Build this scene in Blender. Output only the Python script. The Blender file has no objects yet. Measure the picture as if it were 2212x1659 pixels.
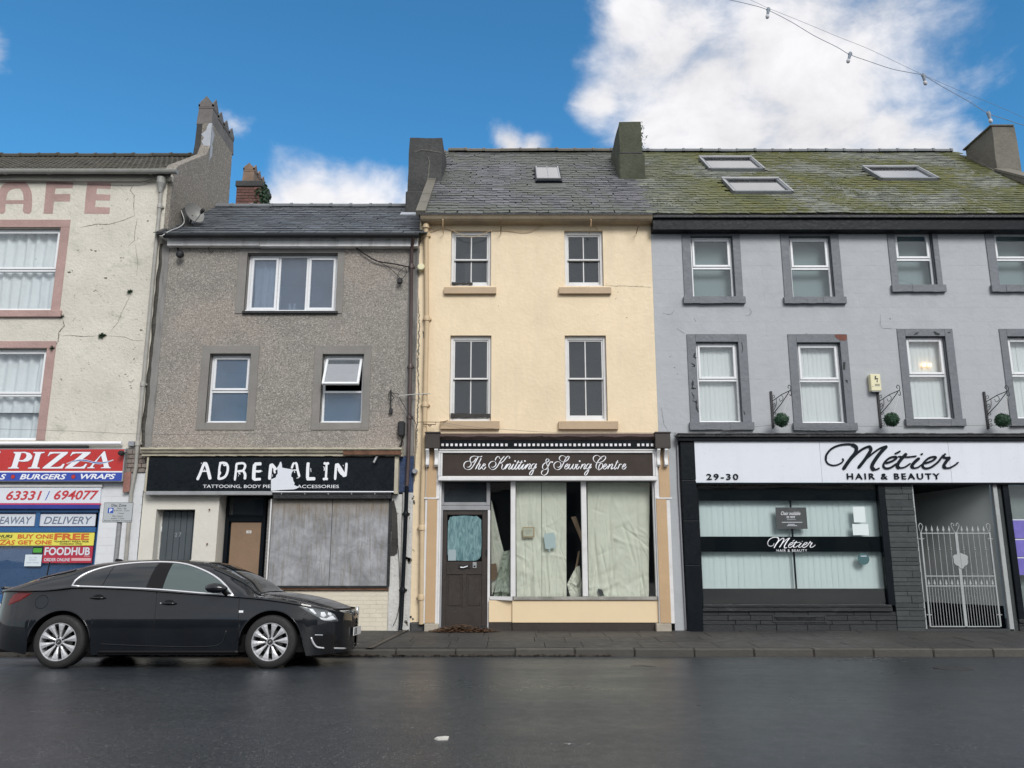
import bpy, bmesh, math, random
from math import sin, cos, tan, pi, radians, sqrt, atan2
from mathutils import Vector, Matrix, noise as mnoise
random.seed(7)
S = bpy.context.scene
COL = S.collection

# ---------------------------------------------------------------- camera
CAMZ = 1.31; PITCH = radians(12.0)
SP, CP = sin(PITCH), cos(PITCH)
FU = 1751.2                      # focal length in layout units (photo is 2212 of them wide)
cam_d = bpy.data.cameras.new("camera"); cam = bpy.data.objects.new("camera", cam_d); COL.objects.link(cam)
cam.location = (0, 0, CAMZ); cam.rotation_euler = (pi/2 + PITCH, 0, 0)
cam_d.sensor_width = 36.0; cam_d.lens = 36.0 * FU / 2212.0
cam_d.clip_start = 0.1; cam_d.clip_end = 2000
S.camera = cam
S.view_settings.view_transform = 'Standard'; S.view_settings.look = 'None'
S.view_settings.gamma = 1; S.view_settings.use_curve_mapping = False
S.view_settings.exposure = 0.74
S.render.resolution_x = 1024; S.render.resolution_y = 768
S.cycles.max_bounces = 6; S.cycles.transparent_max_bounces = 8

def ray(u, v):
    a = (u-1106)/FU; b = (829.5-v)/FU
    return (a, CP-b*SP, SP+b*CP)
def P(u, v, Y):                   # point of the plane y = Y seen in that direction -> (x, z)
    d = ray(u, v); t = Y/d[1]
    return (d[0]*t, CAMZ+d[2]*t)
def X(u, v, Y): return P(u, v, Y)[0]
def Z(v, Y): return P(1106, v, Y)[1]
def R(u0, v0, u1, v1, Y):         # rectangle -> x0, x1, z0, z1
    vm = (v0+v1)/2
    return (X(u0, vm, Y), X(u1, vm, Y), Z(v1, Y), Z(v0, Y))

# ---------------------------------------------------------------- world
SUN_EL, SUN_AZ = radians(36), radians(160)     # behind the camera and a little to the right
W = bpy.data.worlds.new("World"); S.world = W; W.use_nodes = True
nt = W.node_tree; nt.nodes.clear()
def N(t, **k):
    n = nt.nodes.new(t)
    for a, b in k.items(): setattr(n, a, b)
    return n
def mth(op, a, b=None, c=None, clamp=False):
    n = N('ShaderNodeMath', operation=op); n.use_clamp = clamp
    for i, q in enumerate((a, b, c)):
        if q is None: continue
        if isinstance(q, (int, float)): n.inputs[i].default_value = q
        else: nt.links.new(q, n.inputs[i])
    return n.outputs[0]
wout = N('ShaderNodeOutputWorld'); bg = N('ShaderNodeBackground'); bg.inputs[1].default_value = 0.1
nt.links.new(bg.outputs[0], wout.inputs[0])
sky = N('ShaderNodeTexSky', sky_type='NISHITA'); sky.sun_disc = False
sky.sun_elevation = SUN_EL; sky.sun_rotation = SUN_AZ
sky.altitude = 0; sky.air_density = 1.0; sky.dust_density = 0.3; sky.ozone_density = 3.0
skc = N('ShaderNodeMix', data_type='RGBA', blend_type='MULTIPLY'); skc.inputs[0].default_value = 1
nt.links.new(sky.outputs[0], skc.inputs[6]); skc.inputs[7].default_value = (0.37, 0.87, 1.03, 1)
tc = N('ShaderNodeTexCoord'); DIR = tc.outputs['Generated']
wz = N('ShaderNodeTexNoise'); wz.inputs['Scale'].default_value = 5.0; wz.inputs['Detail'].default_value = 5; nt.links.new(DIR, wz.inputs[0])
wv = N('ShaderNodeVectorMath', operation='SUBTRACT'); nt.links.new(wz.outputs['Color'], wv.inputs[0]); wv.inputs[1].default_value = (.5, .5, .5)
ws = N('ShaderNodeVectorMath', operation='SCALE'); nt.links.new(wv.outputs[0], ws.inputs[0]); ws.inputs[3].default_value = .16
wa = N('ShaderNodeVectorMath', operation='ADD'); nt.links.new(DIR, wa.inputs[0]); nt.links.new(ws.outputs[0], wa.inputs[1]); WDIR = wa.outputs[0]
nz = N('ShaderNodeTexNoise'); nz.inputs['Scale'].default_value = 7.5; nz.inputs['Detail'].default_value = 10
nz.inputs['Roughness'].default_value = 0.62; nz.inputs['Distortion'].default_value = 0.25
mp = N('ShaderNodeMapping'); mp.inputs['Scale'].default_value = (1, 1, 1.5); mp.inputs['Location'].default_value = (0.33, 0.1, 0.2)
nt.links.new(DIR, mp.inputs[0]); nt.links.new(mp.outputs[0], nz.inputs[0]); NZ = nz.outputs[0]
blobs = [(1440,130,118,1),(1560,210,170,1),(1705,110,150,1),(1810,190,165,1),(1955,285,95,1),(1470,320,90,1),(1345,205,62,.9),
         (1840,85,85,1),(1830,260,130,1),(1760,200,160,1),(1620,300,120,1),(1740,300,140,1),(2020,335,60,.9),(1365,50,78,1),(1620,60,90,.9),(660,445,70,1),(760,455,85,1),(870,455,60,1),
         (1130,310,55,.9),(1190,318,50,.9),(580,450,50,1),(-25,60,55,.45),(515,320,55,.25),(2110,335,40,.5)]
M_ = None
for (u, v, r, g) in blobs:
    d = Vector(ray(u, v)).normalized()
    q = N('ShaderNodeVectorMath', operation='DISTANCE'); nt.links.new(WDIR, q.inputs[0]); q.inputs[1].default_value = d
    m = mth('SUBTRACT', 1.0*g, mth('DIVIDE', q.outputs['Value'], r/1800.0/1.0))
    M_ = m if M_ is None else mth('SMOOTH_MAX', M_, m, 0.25)
dens = mth('ADD', mth('MAXIMUM', M_, -2.0), mth('MULTIPLY', mth('SUBTRACT', NZ, 0.45), 2.05))
mr = N('ShaderNodeMapRange', interpolation_type='SMOOTHSTEP'); mr.inputs[1].default_value = -0.36; mr.inputs[2].default_value = 0.72
nt.links.new(dens, mr.inputs[0]); c1 = mr.outputs[0]
# broken cloud over the rest of the sky
nz2 = N('ShaderNodeTexNoise'); nz2.inputs['Scale'].default_value = 2.6; nz2.inputs['Detail'].default_value = 7; nz2.inputs['Roughness'].default_value = 0.55
nt.links.new(DIR, nz2.inputs[0])
q = N('ShaderNodeVectorMath', operation='DOT_PRODUCT'); nt.links.new(DIR, q.inputs[0]); q.inputs[1].default_value = Vector((0, cos(PITCH+.1), sin(PITCH+.1)))
away = N('ShaderNodeMapRange', interpolation_type='SMOOTHSTEP'); away.inputs[1].default_value = 0.80; away.inputs[2].default_value = 0.62
nt.links.new(q.outputs['Value'], away.inputs[0])
m2 = N('ShaderNodeMapRange', interpolation_type='SMOOTHSTEP'); m2.inputs[1].default_value = 0.26; m2.inputs[2].default_value = 0.50
nt.links.new(nz2.outputs[0], m2.inputs[0])
sx = N('ShaderNodeSeparateXYZ'); nt.links.new(DIR, sx.inputs[0])
hi = N('ShaderNodeMapRange', interpolation_type='SMOOTHSTEP'); hi.inputs[1].default_value = 0.64; hi.inputs[2].default_value = 0.76
nt.links.new(sx.outputs[2], hi.inputs[0])
c2 = mth('MULTIPLY', mth('MAXIMUM', away.outputs[0], hi.outputs[0]), m2.outputs[0])
cd = mth('MAXIMUM', c1, c2)
ramp = N('ShaderNodeMapRange'); ramp.inputs[1].default_value = 0.35; ramp.inputs[2].default_value = 0.62; ramp.inputs[3].default_value = 4.7; ramp.inputs[4].default_value = 5.9
nt.links.new(NZ, ramp.inputs[0])
cc = N('ShaderNodeVectorMath', operation='SCALE'); cc.inputs[0].default_value = (0.975, 0.97, 1.0); nt.links.new(ramp.outputs[0], cc.inputs[3])
mx = N('ShaderNodeMix', data_type='RGBA'); nt.links.new(cd, mx.inputs[0]); nt.links.new(skc.outputs[2], mx.inputs[6]); nt.links.new(cc.outputs[0], mx.inputs[7])
nt.links.new(mx.outputs[2], bg.inputs[0])

sl = bpy.data.lights.new("sun", 'SUN'); sl.energy = 1.5; sl.angle = radians(24); sl.color = (1.0, 0.975, 0.94)
so = bpy.data.objects.new("sun", sl); COL.objects.link(so); so.location = (6, -20, 25)
sd = Vector((sin(SUN_AZ)*cos(SUN_EL), cos(SUN_AZ)*cos(SUN_EL), sin(SUN_EL)))
so.rotation_euler = sd.to_track_quat('Z', 'Y').to_euler()

# ---------------------------------------------------------------- materials
MATS = {}
def newmat(name):
    m = bpy.data.materials.new(name); m.use_nodes = True; MATS[name] = m
    t = m.node_tree; b = t.nodes['Principled BSDF']
    return m, t, b
def lk(t, a, b): t.links.new(a, b)
def noi(t, vec, scale, detail=5, rough=.55, dist=0):
    n = t.nodes.new('ShaderNodeTexNoise'); n.inputs['Scale'].default_value = scale; n.inputs['Detail'].default_value = detail
    n.inputs['Roughness'].default_value = rough; n.inputs['Distortion'].default_value = dist
    if vec is not None: lk(t, vec, n.inputs['Vector'])
    return n.outputs['Fac']
def rng(t, v, a, b, c=0., d=1., smooth=False):
    n = t.nodes.new('ShaderNodeMapRange'); n.inputs[1].default_value = a; n.inputs[2].default_value = b
    n.inputs[3].default_value = c; n.inputs[4].default_value = d
    if smooth: n.interpolation_type = 'SMOOTHSTEP'
    lk(t, v, n.inputs[0]); return n.outputs[0]
def mixc(t, f, a, b, mode='MIX'):
    n = t.nodes.new('ShaderNodeMix'); n.data_type = 'RGBA'; n.blend_type = mode
    if isinstance(f, (int, float)): n.inputs[0].default_value = f
    else: lk(t, f, n.inputs[0])
    for i, q in ((6, a), (7, b)):
        if isinstance(q, tuple): n.inputs[i].default_value = (*q[:3], 1)
        else: lk(t, q, n.inputs[i])
    return n.outputs[2]
def mop(t, op, a, b=None):
    n = t.nodes.new('ShaderNodeMath'); n.operation = op
    for i, q in enumerate((a, b)):
        if q is None: continue
        if isinstance(q, (int, float)): n.inputs[i].default_value = q
        else: lk(t, q, n.inputs[i])
    return n.outputs[0]
def pos(t, scale=(1, 1, 1), obj=False):
    if obj:
        n = t.nodes.new('ShaderNodeTexCoord'); o = n.outputs['Object']
    else:
        n = t.nodes.new('ShaderNodeNewGeometry'); o = n.outputs['Position']
    if scale == (1, 1, 1): return o
    m = t.nodes.new('ShaderNodeVectorMath'); m.operation = 'MULTIPLY'; lk(t, o, m.inputs[0]); m.inputs[1].default_value = scale
    return m.outputs[0]
def bump(t, b, h, strength, dist=.01):
    n = t.nodes.new('ShaderNodeBump'); n.inputs['Strength'].default_value = strength; n.inputs['Distance'].default_value = dist
    lk(t, h, n.inputs['Height']); lk(t, n.outputs[0], b.inputs['Normal']); return n
def isl(t):                       # random per piece, also between copies that share a mesh
    g = t.nodes.new('ShaderNodeNewGeometry'); o = t.nodes.new('ShaderNodeObjectInfo')
    return mop(t, 'FRACT', mop(t, 'ADD', g.outputs['Random Per Island'], mop(t, 'MULTIPLY', o.outputs['Random'], 7.31)))

def paint(name, col, rough=.6, var=.10, scale=1.6, bmp=.25, bs=28, dirt=0., dcol=(.08, .075, .06), streak=False, metal=0., spec=.5, fleck=0., fcol=(.12,.11,.09), coat=0.):
    m, t, b = newmat(name)
    p = pos(t)
    n1 = noi(t, p, scale, 6, .6); n2 = noi(t, p, scale*9, 4, .6)
    k = tuple(c*(1-var*1.6) for c in col)
    c = mixc(t, rng(t, n1, .3, .7), k, tuple(min(1, x*(1+var*.6)) for x in col))
    c = mixc(t, rng(t, n2, .35, .65, 0, var*1.5), c, tuple(x*.75 for x in col))
    if dirt:
        dp = pos(t, (3.2, 3.2, .35)) if streak else pos(t, (1, 1, 1))
        n3 = noi(t, dp, 1.9, 8, .68, .4)
        c = mixc(t, rng(t, n3, .46 if streak else .52, .70 if streak else .80, 0, dirt, True), c, dcol)
    if fleck:
        n4 = noi(t, p, 11, 6, .75, .8)
        c = mixc(t, rng(t, n4, .64, .70, 0, fleck, True), c, fcol)
    lk(t, c, b.inputs['Base Color'])
    lk(t, rng(t, n2, .3, .7, max(.03, rough-.12), min(1, rough+.1)), b.inputs['Roughness'])
    b.inputs['Metallic'].default_value = metal; b.inputs['Specular IOR Level'].default_value = spec
    if coat: b.inputs['Coat Weight'].default_value = coat; b.inputs['Coat Roughness'].default_value = .05
    if bmp:
        h = mop(t, 'ADD', noi(t, p, bs, 5, .6), mop(t, 'MULTIPLY', n1, .9)); bump(t, b, h, bmp, .02)
    return m
def plain(name, col, rough=.5, metal=0., spec=.5, emit=0.):
    m, t, b = newmat(name); b.inputs['Base Color'].default_value = (*col, 1); b.inputs['Roughness'].default_value = rough
    b.inputs['Metallic'].default_value = metal; b.inputs['Specular IOR Level'].default_value = spec
    if emit: b.inputs['Emission Color'].default_value = (*col, 1); b.inputs['Emission Strength'].default_value = emit
    return m
def glass(name, tint=(.8, .86, .88), refl=.12, rough=.015, refl_haze=0., hcol=(.5, .55, .58)):
    m, t, b = newmat(name); t.nodes.remove(b)
    o = t.nodes['Material Output']
    tr = t.nodes.new('ShaderNodeBsdfTransparent'); tr.inputs[0].default_value = (*tint, 1)
    gl = t.nodes.new('ShaderNodeBsdfGlossy'); gl.inputs['Roughness'].default_value = rough
    bm_ = t.nodes.new('ShaderNodeBump'); bm_.inputs['Strength'].default_value = .05; bm_.inputs['Distance'].default_value = .02
    lk(t, noi(t, pos(t), 1.7, 2, .5), bm_.inputs['Height']); lk(t, bm_.outputs[0], gl.inputs['Normal'])
    lw = t.nodes.new('ShaderNodeLayerWeight'); lw.inputs[0].default_value = .25
    tr.inputs[0].default_value = (*[q**.5 for q in tint], 1)
    f = rng(t, lw.outputs['Fresnel'], 0., 1., refl*.5, .9)
    mx = t.nodes.new('ShaderNodeMixShader'); lk(t, f, mx.inputs[0]); lk(t, tr.outputs[0], mx.inputs[1]); lk(t, gl.outputs[0], mx.inputs[2])
    last = mx.outputs[0]
    if refl_haze:
        df = t.nodes.new('ShaderNodeBsdfDiffuse'); df.inputs[0].default_value = (*hcol, 1)
        m2 = t.nodes.new('ShaderNodeMixShader'); hz = rng(t, noi(t, pos(t), 2.2, 5, .6), .25, .75, refl_haze*.35, refl_haze*.75)
        lk(t, hz, m2.inputs[0]); lk(t, last, m2.inputs[1]); lk(t, df.outputs[0], m2.inputs[2]); last = m2.outputs[0]
    lk(t, last, o.inputs[0]); return m

# ---------------------------------------------------------------- geometry helpers
class MB:
    def __init__(s): s.v = []; s.f = []; s.m = []; s.cur = 0
    def face(s, pts, mi=None):
        n = len(s.v); s.v += [tuple(p) for p in pts]; s.f.append(tuple(range(n, n+len(pts)))); s.m.append(s.cur if mi is None else mi)
    def raw(s, vs, fs, mi=None):
        n = len(s.v); s.v += [tuple(p) for p in vs]
        for f in fs: s.f.append(tuple(n+i for i in f)); s.m.append(s.cur if mi is None else mi)
    def box(s, x0, x1, y0, y1, z0, z1, bv=0.0, mi=None):
        if x0 > x1: x0, x1 = x1, x0
        if y0 > y1: y0, y1 = y1, y0
        if z0 > z1: z0, z1 = z1, z0
        bv = min(bv, (x1-x0)*.45, (y1-y0)*.45, (z1-z0)*.45)
        if bv <= 0:
            v = [(x0,y0,z0),(x1,y0,z0),(x1,y1,z0),(x0,y1,z0),(x0,y0,z1),(x1,y0,z1),(x1,y1,z1),(x0,y1,z1)]
            s.raw(v, [(0,1,5,4),(1,2,6,5),(2,3,7,6),(3,0,4,7),(4,5,6,7),(3,2,1,0)], mi); return
        X_ = (x0, x1); Y_ = (y0, y1); Z_ = (z0, z1); v = []; idx = {}
        for i in (0, 1):
            for j in (0, 1):
                for k in (0, 1):
                    dx = bv if i == 0 else -bv; dy = bv if j == 0 else -bv; dz = bv if k == 0 else -bv
                    idx[(i,j,k,0)] = len(v); v.append((X_[i], Y_[j]+dy, Z_[k]+dz))
                    idx[(i,j,k,1)] = len(v); v.append((X_[i]+dx, Y_[j], Z_[k]+dz))
                    idx[(i,j,k,2)] = len(v); v.append((X_[i]+dx, Y_[j]+dy, Z_[k]))
        f = []
        g = lambda i, j, k, a: idx[(i, j, k, a)]
        f += [(g(0,0,0,0),g(0,0,1,0),g(0,1,1,0),g(0,1,0,0)),(g(1,0,0,0),g(1,1,0,0),g(1,1,1,0),g(1,0,1,0)),
              (g(0,0,0,1),g(1,0,0,1),g(1,0,1,1),g(0,0,1,1)),(g(0,1,0,1),g(0,1,1,1),g(1,1,1,1),g(1,1,0,1)),
              (g(0,0,0,2),g(0,1,0,2),g(1,1,0,2),g(1,0,0,2)),(g(0,0,1,2),g(1,0,1,2),g(1,1,1,2),g(0,1,1,2))]
        for j in (0, 1):
            for k in (0, 1): f.append((g(0,j,k,1),g(1,j,k,1),g(1,j,k,2),g(0,j,k,2)))
        for i in (0, 1):
            for k in (0, 1): f.append((g(i,0,k,0),g(i,1,k,0),g(i,1,k,2),g(i,0,k,2)))
            for j in (0, 1): f.append((g(i,j,0,0),g(i,j,1,0),g(i,j,1,1),g(i,j,0,1)))
            for j in (0, 1):
                for k in (0, 1): f.append((g(i,j,k,0),g(i,j,k,1),g(i,j,k,2)))
        s.raw(v, f, mi)
    def prism(s, poly, y0, y1, mi=None):      # outline in x,z given depth along y
        n = len(poly); v = [(p[0], y0, p[1]) for p in poly] + [(p[0], y1, p[1]) for p in poly]
        f = [tuple(range(n)), tuple(range(2*n-1, n-1, -1))] + [(i, (i+1) % n, n+(i+1) % n, n+i) for i in range(n)]
        s.raw(v, f, mi)
    def xprism(s, poly, x0, x1, mi=None):     # outline in y,z given length along x
        n = len(poly); v = [(x0, p[0], p[1]) for p in poly] + [(x1, p[0], p[1]) for p in poly]
        f = [tuple(range(n)), tuple(range(2*n-1, n-1, -1))] + [(i, (i+1) % n, n+(i+1) % n, n+i) for i in range(n)]
        s.raw(v, f, mi)
    def tube(s, pts, r, n=8, cap=True, mi=None):
        pts = [Vector(p) for p in pts]; rs = r if isinstance(r, (list, tuple)) else [r]*len(pts)
        vs = []; fs = []; L = len(pts)
        up = None
        for i, p in enumerate(pts):
            d = (pts[min(i+1, L-1)] - pts[max(i-1, 0)])
            d = d.normalized() if d.length > 1e-9 else Vector((0, 0, 1))
            if up is None:
                up = Vector((0, 0, 1)) if abs(d.z) < .9 else Vector((0, 1, 0))
            a = d.cross(up)
            if a.length < 1e-4: a = d.orthogonal()
            a.normalize(); b_ = a.cross(d).normalized(); up = b_
            for k in range(n):
                an = 2*pi*k/n; vs.append(p + a*cos(an)*rs[i] + b_*sin(an)*rs[i])
        for i in range(L-1):
            for k in range(n):
                k2 = (k+1) % n; fs.append((i*n+k, i*n+k2, (i+1)*n+k2, (i+1)*n+k))
        if cap: fs.append(tuple(range(n))[::-1]); fs.append(tuple((L-1)*n+k for k in range(n)))
        s.raw(vs, fs, mi)
    def lathe(s, prof, c, ax='z', n=20, mi=None):     # prof [(r, h)]
        vs = []; fs = []
        for (r, h) in prof:
            for k in range(n):
                a = 2*pi*k/n; x, y = r*cos(a), r*sin(a)
                if ax == 'z': vs.append((c[0]+x, c[1]+y, c[2]+h))
                elif ax == 'y': vs.append((c[0]+x, c[1]+h, c[2]+y))
                else: vs.append((c[0]+h, c[1]+x, c[2]+y))
        for i in range(len(prof)-1):
            for k in range(n):
                k2 = (k+1) % n; fs.append((i*n+k, i*n+k2, (i+1)*n+k2, (i+1)*n+k))
        fs.append(tuple(range(n))[::-1]); fs.append(tuple((len(prof)-1)*n+k for k in range(n)))
        s.raw(vs, fs, mi)
    def build(s, name, mats, parent=None, smooth=False, weld=False):
        me = bpy.data.meshes.new(name); me.from_pydata(s.v, [], s.f)
        if not isinstance(mats, (list, tuple)): mats = [mats]
        for m in mats: me.materials.append(m)
        if len(mats) > 1: me.polygons.foreach_set('material_index', s.m)
        bm = bmesh.new(); bm.from_mesh(me)
        if weld: bmesh.ops.remove_doubles(bm, verts=bm.verts, dist=1e-5)
        bmesh.ops.recalc_face_normals(bm, faces=bm.faces)
        bm.to_mesh(me); bm.free()
        if smooth:
            me.polygons.foreach_set('use_smooth', [True]*len(me.polygons))
        me.update()
        return link(me, name, parent, smooth)
def link(me, name, parent=None, smooth=False):
    o = bpy.data.objects.new(name, me); COL.objects.link(o)
    if parent is not None:
        o.parent = parent
        if parent.type == 'EMPTY' and 'noinv' not in parent: o.matrix_parent_inverse = Matrix.Translation(-Vector(parent.location))
    return o
def tag(o, label=None, cat=None, group=None, kind=None):
    if label: o['label'] = label
    if cat: o['category'] = cat
    if group: o['group'] = group
    if kind: o['kind'] = kind
    return o
def thing(name, loc, label, cat, group=None):
    o = bpy.data.objects.new(name, None); COL.objects.link(o); o.location = loc; o.empty_display_size = .2
    return tag(o, label, cat, group)
def shade_auto(o, ang=35):
    me = o.data; me.polygons.foreach_set('use_smooth', [True]*len(me.polygons))
    try: me.set_sharp_from_angle(angle=radians(ang))
    except Exception: pass
    return o

def wall_mb(mb, x0, x1, z0, z1, Y, holes, depth, mw=0, mrv=0):
    xs = sorted({x0, x1} | {h[0] for h in holes if x0 < h[0] < x1} | {h[1] for h in holes if x0 < h[1] < x1})
    zs = sorted({z0, z1} | {h[2] for h in holes if z0 < h[2] < z1} | {h[3] for h in holes if z0 < h[3] < z1})
    for i in range(len(xs)-1):
        for j in range(len(zs)-1):
            cx, cz = (xs[i]+xs[i+1])/2, (zs[j]+zs[j+1])/2
            if any(h[0] < cx < h[1] and h[2] < cz < h[3] for h in holes): continue
            mb.face([(xs[i], Y, zs[j]), (xs[i+1], Y, zs[j]), (xs[i+1], Y, zs[j+1]), (xs[i], Y, zs[j+1])], mw)
    for h in holes:
        a, b, c, d = h[:4]; dp = h[4] if len(h) > 4 else depth
        mb.face([(a, Y, c), (a, Y+dp, c), (a, Y+dp, d), (a, Y, d)], mrv); mb.face([(b, Y, c), (b, Y, d), (b, Y+dp, d), (b, Y+dp, c)], mrv)
        mb.face([(a, Y, d), (a, Y+dp, d), (b, Y+dp, d), (b, Y, d)], mrv); mb.face([(a, Y, c), (b, Y, c), (b, Y+dp, c), (a, Y+dp, c)], mrv)
def frame_mb(mb, x0, x1, z0, z1, y0, y1, w, wb=None, wt=None, bv=.006, mi=None):
    wb = w if wb is None else wb; wt = w if wt is None else wt
    mb.box(x0, x0+w, y0, y1, z0, z1, bv, mi); mb.box(x1-w, x1, y0, y1, z0, z1, bv, mi)
    e = .0008
    mb.box(x0+w, x1-w, y0+e, y1-e, z0, z0+wb, bv, mi); mb.box(x0+w, x1-w, y0+e, y1-e, z1-wt, z1, bv, mi)

def catmull(pts, k=6):
    if len(pts) < 3: return [Vector(p) for p in pts]
    ps = [Vector(p) for p in pts]; ps = [ps[0]*2-ps[1]] + ps + [ps[-1]*2-ps[-2]]; out = []
    for i in range(1, len(ps)-2):
        a, b, c, d = ps[i-1:i+3]
        for j in range(k):
            t = j/k; out.append(.5*((2*b)+(c-a)*t+(2*a-5*b+4*c-d)*t*t+(3*b-a-3*c+d)*t**3))
    out.append(ps[-2]); return out
def ribbons(mb, strokes, tf, Y, w0, w1, pen=radians(60), th=.004, mi=None, smooth=True):
    """brush strokes: tf maps drawing units to x,z ; width varies with direction like a pen"""
    for si, st in enumerate(strokes):
        wa, wb = w0, w1
        if isinstance(st, dict): wa = wb = st['w']; st = st['p']
        c = catmull([Vector((p[0], p[1])) for p in st], 6) if smooth and len(st) > 2 else [Vector(p) for p in st]
        L = []; Rr = []; n = len(c)
        for i in range(n):
            d = c[min(i+1, n-1)]-c[max(i-1, 0)]
            if d.length < 1e-6: d = Vector((1, 0))
            d.normalize(); nn = Vector((-d.y, d.x))
            ang = atan2(-d.y, d.x); k = abs(cos(ang-pen))**1.5
            w = wa+(wb-wa)*k
            e = min(i, n-1-i)
            if e == 0 : w *= .55
            L.append(c[i]+nn*w/2); Rr.append(c[i]-nn*w/2)
        y = Y-.0004*si
        vs = [(*_xz(tf(p.x, p.y), y),) for p in L] + [(*_xz(tf(p.x, p.y), y),) for p in Rr]
        vb = [(v[0], Y+th, v[2]) for v in vs]
        fs = []
        for i in range(n-1):
            fs.append((i, i+1, n+i+1, n+i)); fs.append((i, 2*n+i, 2*n+i+1, i+1)); fs.append((n+i, n+i+1, 3*n+i+1, 3*n+i))
        fs.append((0, n, 3*n, 2*n)); fs.append((n-1, 3*n-1, 4*n-1, 2*n-1))
        mb.raw(vs+vb, fs, mi)
def _xz(p, y): return (p[0], y, p[1])
def disc(mb, c, r, Y, th=.004, n=14, mi=None):
    mb.prism([(c[0]+r*cos(2*pi*k/n), c[1]+r*sin(2*pi*k/n)) for k in range(n)], Y, Y+th, mi)

def text(s, rect, Y, mat, parent, name='lettering', shear=0., bold=0., spacing=1., extrude=.002, rot=None):
    c = bpy.data.curves.new('t', 'FONT'); c.body = s; c.size = 1; c.shear = shear; c.offset = bold; c.space_character = spacing
    c.extrude = 0.0; c.resolution_u = 3; c.align_x = 'LEFT'
    o = bpy.data.objects.new('t', c); COL.objects.link(o)
    dg = bpy.context.evaluated_depsgraph_get(); me = bpy.data.meshes.new_from_object(o.evaluated_get(dg))
    bpy.data.objects.remove(o); bpy.data.curves.remove(c)
    xs = [v.co.x for v in me.vertices]; ys = [v.co.y for v in me.vertices]
    a, b, e, f = min(xs), max(xs), min(ys), max(ys)
    x0, x1, z0, z1 = rect
    for v in me.vertices:
        x = x0+(v.co.x-a)/(b-a)*(x1-x0); z = z0+(v.co.y-e)/(f-e)*(z1-z0); v.co = (x, Y, z)
    bm = bmesh.new(); bm.from_mesh(me)
    if extrude > 0:
        bm.normal_update()
        g = bmesh.ops.extrude_face_region(bm, geom=bm.faces[:])
        bmesh.ops.translate(bm, verts=[x for x in g['geom'] if isinstance(x, bmesh.types.BMVert)], vec=(0, -extrude, 0))
        bmesh.ops.recalc_face_normals(bm, faces=bm.faces)
    bm.to_mesh(me); bm.free(); me.materials.clear(); me.materials.append(mat)
    me.polygons.foreach_set('use_smooth', [False]*len(me.polygons))
    me.name = name
    return link(me, name, parent)
# ---------------------------------------------------------------- the materials of this street
cafe_cream = paint('cafe_cream', (.64,.61,.535), .75, .09, 1.3, .7, 22, .95, (.33,.335,.28), False, fleck=.75, fcol=(.2,.19,.16))
cafe_pink = paint('cafe_pink', (.43,.29,.265), .75, .12, 2, .5, 20, .5, (.25,.18,.16), fleck=.6, fcol=(.22,.17,.15))
white_wall = paint('white_wall', (.66,.68,.70), .6, .06, 1.5, .3, 18, .3, (.42,.43,.42), True)
dirty_edge = paint('dirty_edge', (.30,.29,.265), .85, .2, 3, .8, 30, .8, (.06,.06,.05), fleck=.8, fcol=(.03,.03,.025))
white_pvc = paint('white_pvc', (.78,.80,.82), .3, .02, 2, 0)
white_wood = paint('white_wood', (.70,.70,.70), .55, .06, 4, .2, 60, .4, (.4,.38,.34), fleck=.5, fcol=(.25,.23,.2))
old_wood_paint = paint('old_wood_paint', (.50,.46,.36), .7, .15, 4, .6, 40, .6, (.18,.14,.10), fleck=1., fcol=(.12,.09,.06))
smooth_render = paint('smooth_render', (.235,.225,.21), .85, .1, 2, .25, 30, .4, (.16,.15,.14))
strip_render = paint('strip_render', (.24,.235,.225), .85, .12, 2, .4, 30, .9, (.07,.07,.065), True)
cream_wall = paint('cream_wall', (.79,.65,.45), .62, .06, .8, .35, 14, .22, (.58,.49,.36), True, fleck=.12, fcol=(.4,.33,.22))
cream_low = paint('cream_low', (.76,.61,.40), .45, .03, 1.4, .1, 14, .15, (.5,.4,.26))
tan_paint = paint('tan_paint', (.50,.345,.20), .5, .05, 2, .15, 20, .25, (.36,.26,.16))
tan_sill = paint('tan_sill', (.46,.345,.225), .6, .05, 3, .2, 30, .35, (.28,.22,.15))
brown_paint = paint('brown_paint', (.038,.030,.026), .45, .15, 3, .12, 30, .5, (.10,.09,.08), fleck=.3, fcol=(.15,.13,.12))
brown_board = paint('brown_board', (.046,.034,.028), .5, .15, 5, .05, 40, .6, (.035,.035,.035), spec=.25)
cornice_brown = paint('cornice_brown', (.14,.095,.085), .6, .15, 3, .5, 30, .6, (.07,.06,.055))
grey_wall = paint('grey_wall', (.39,.41,.432), .65, .04, 1.0, .4, 12, .22, (.26,.26,.28), False, fleck=.15, fcol=(.25,.25,.27))
grey_trim = paint('grey_trim', (.15,.165,.185), .6, .08, 2.5, .5, 14, .3, (.12,.13,.14), fleck=.15, fcol=(.07,.07,.08))
black_paint = paint('black_paint', (.0045,.0075,.011), .42, .15, 2, .2, 14, .3, (.013,.016,.02), spec=.15)
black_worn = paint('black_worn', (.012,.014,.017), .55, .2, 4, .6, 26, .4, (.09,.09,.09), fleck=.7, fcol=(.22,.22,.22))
sign_white = paint('sign_white', (.70,.735,.80), .35, .03, 1.2, .04, 5, .2, (.55,.58,.63), True)
sign_black = paint('sign_black', (.006,.009,.013), .3, .2, 2, .06, 9, .35, (.03,.035,.04), fleck=.15, fcol=(.12,.13,.13), spec=.25)
pot_grey = paint('pot_grey', (.155,.145,.14), .8, .25, 3, .5, 30)
pot_clay = paint('pot_clay', (.22,.15,.11), .8, .25, 3, .5, 30)
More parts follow.
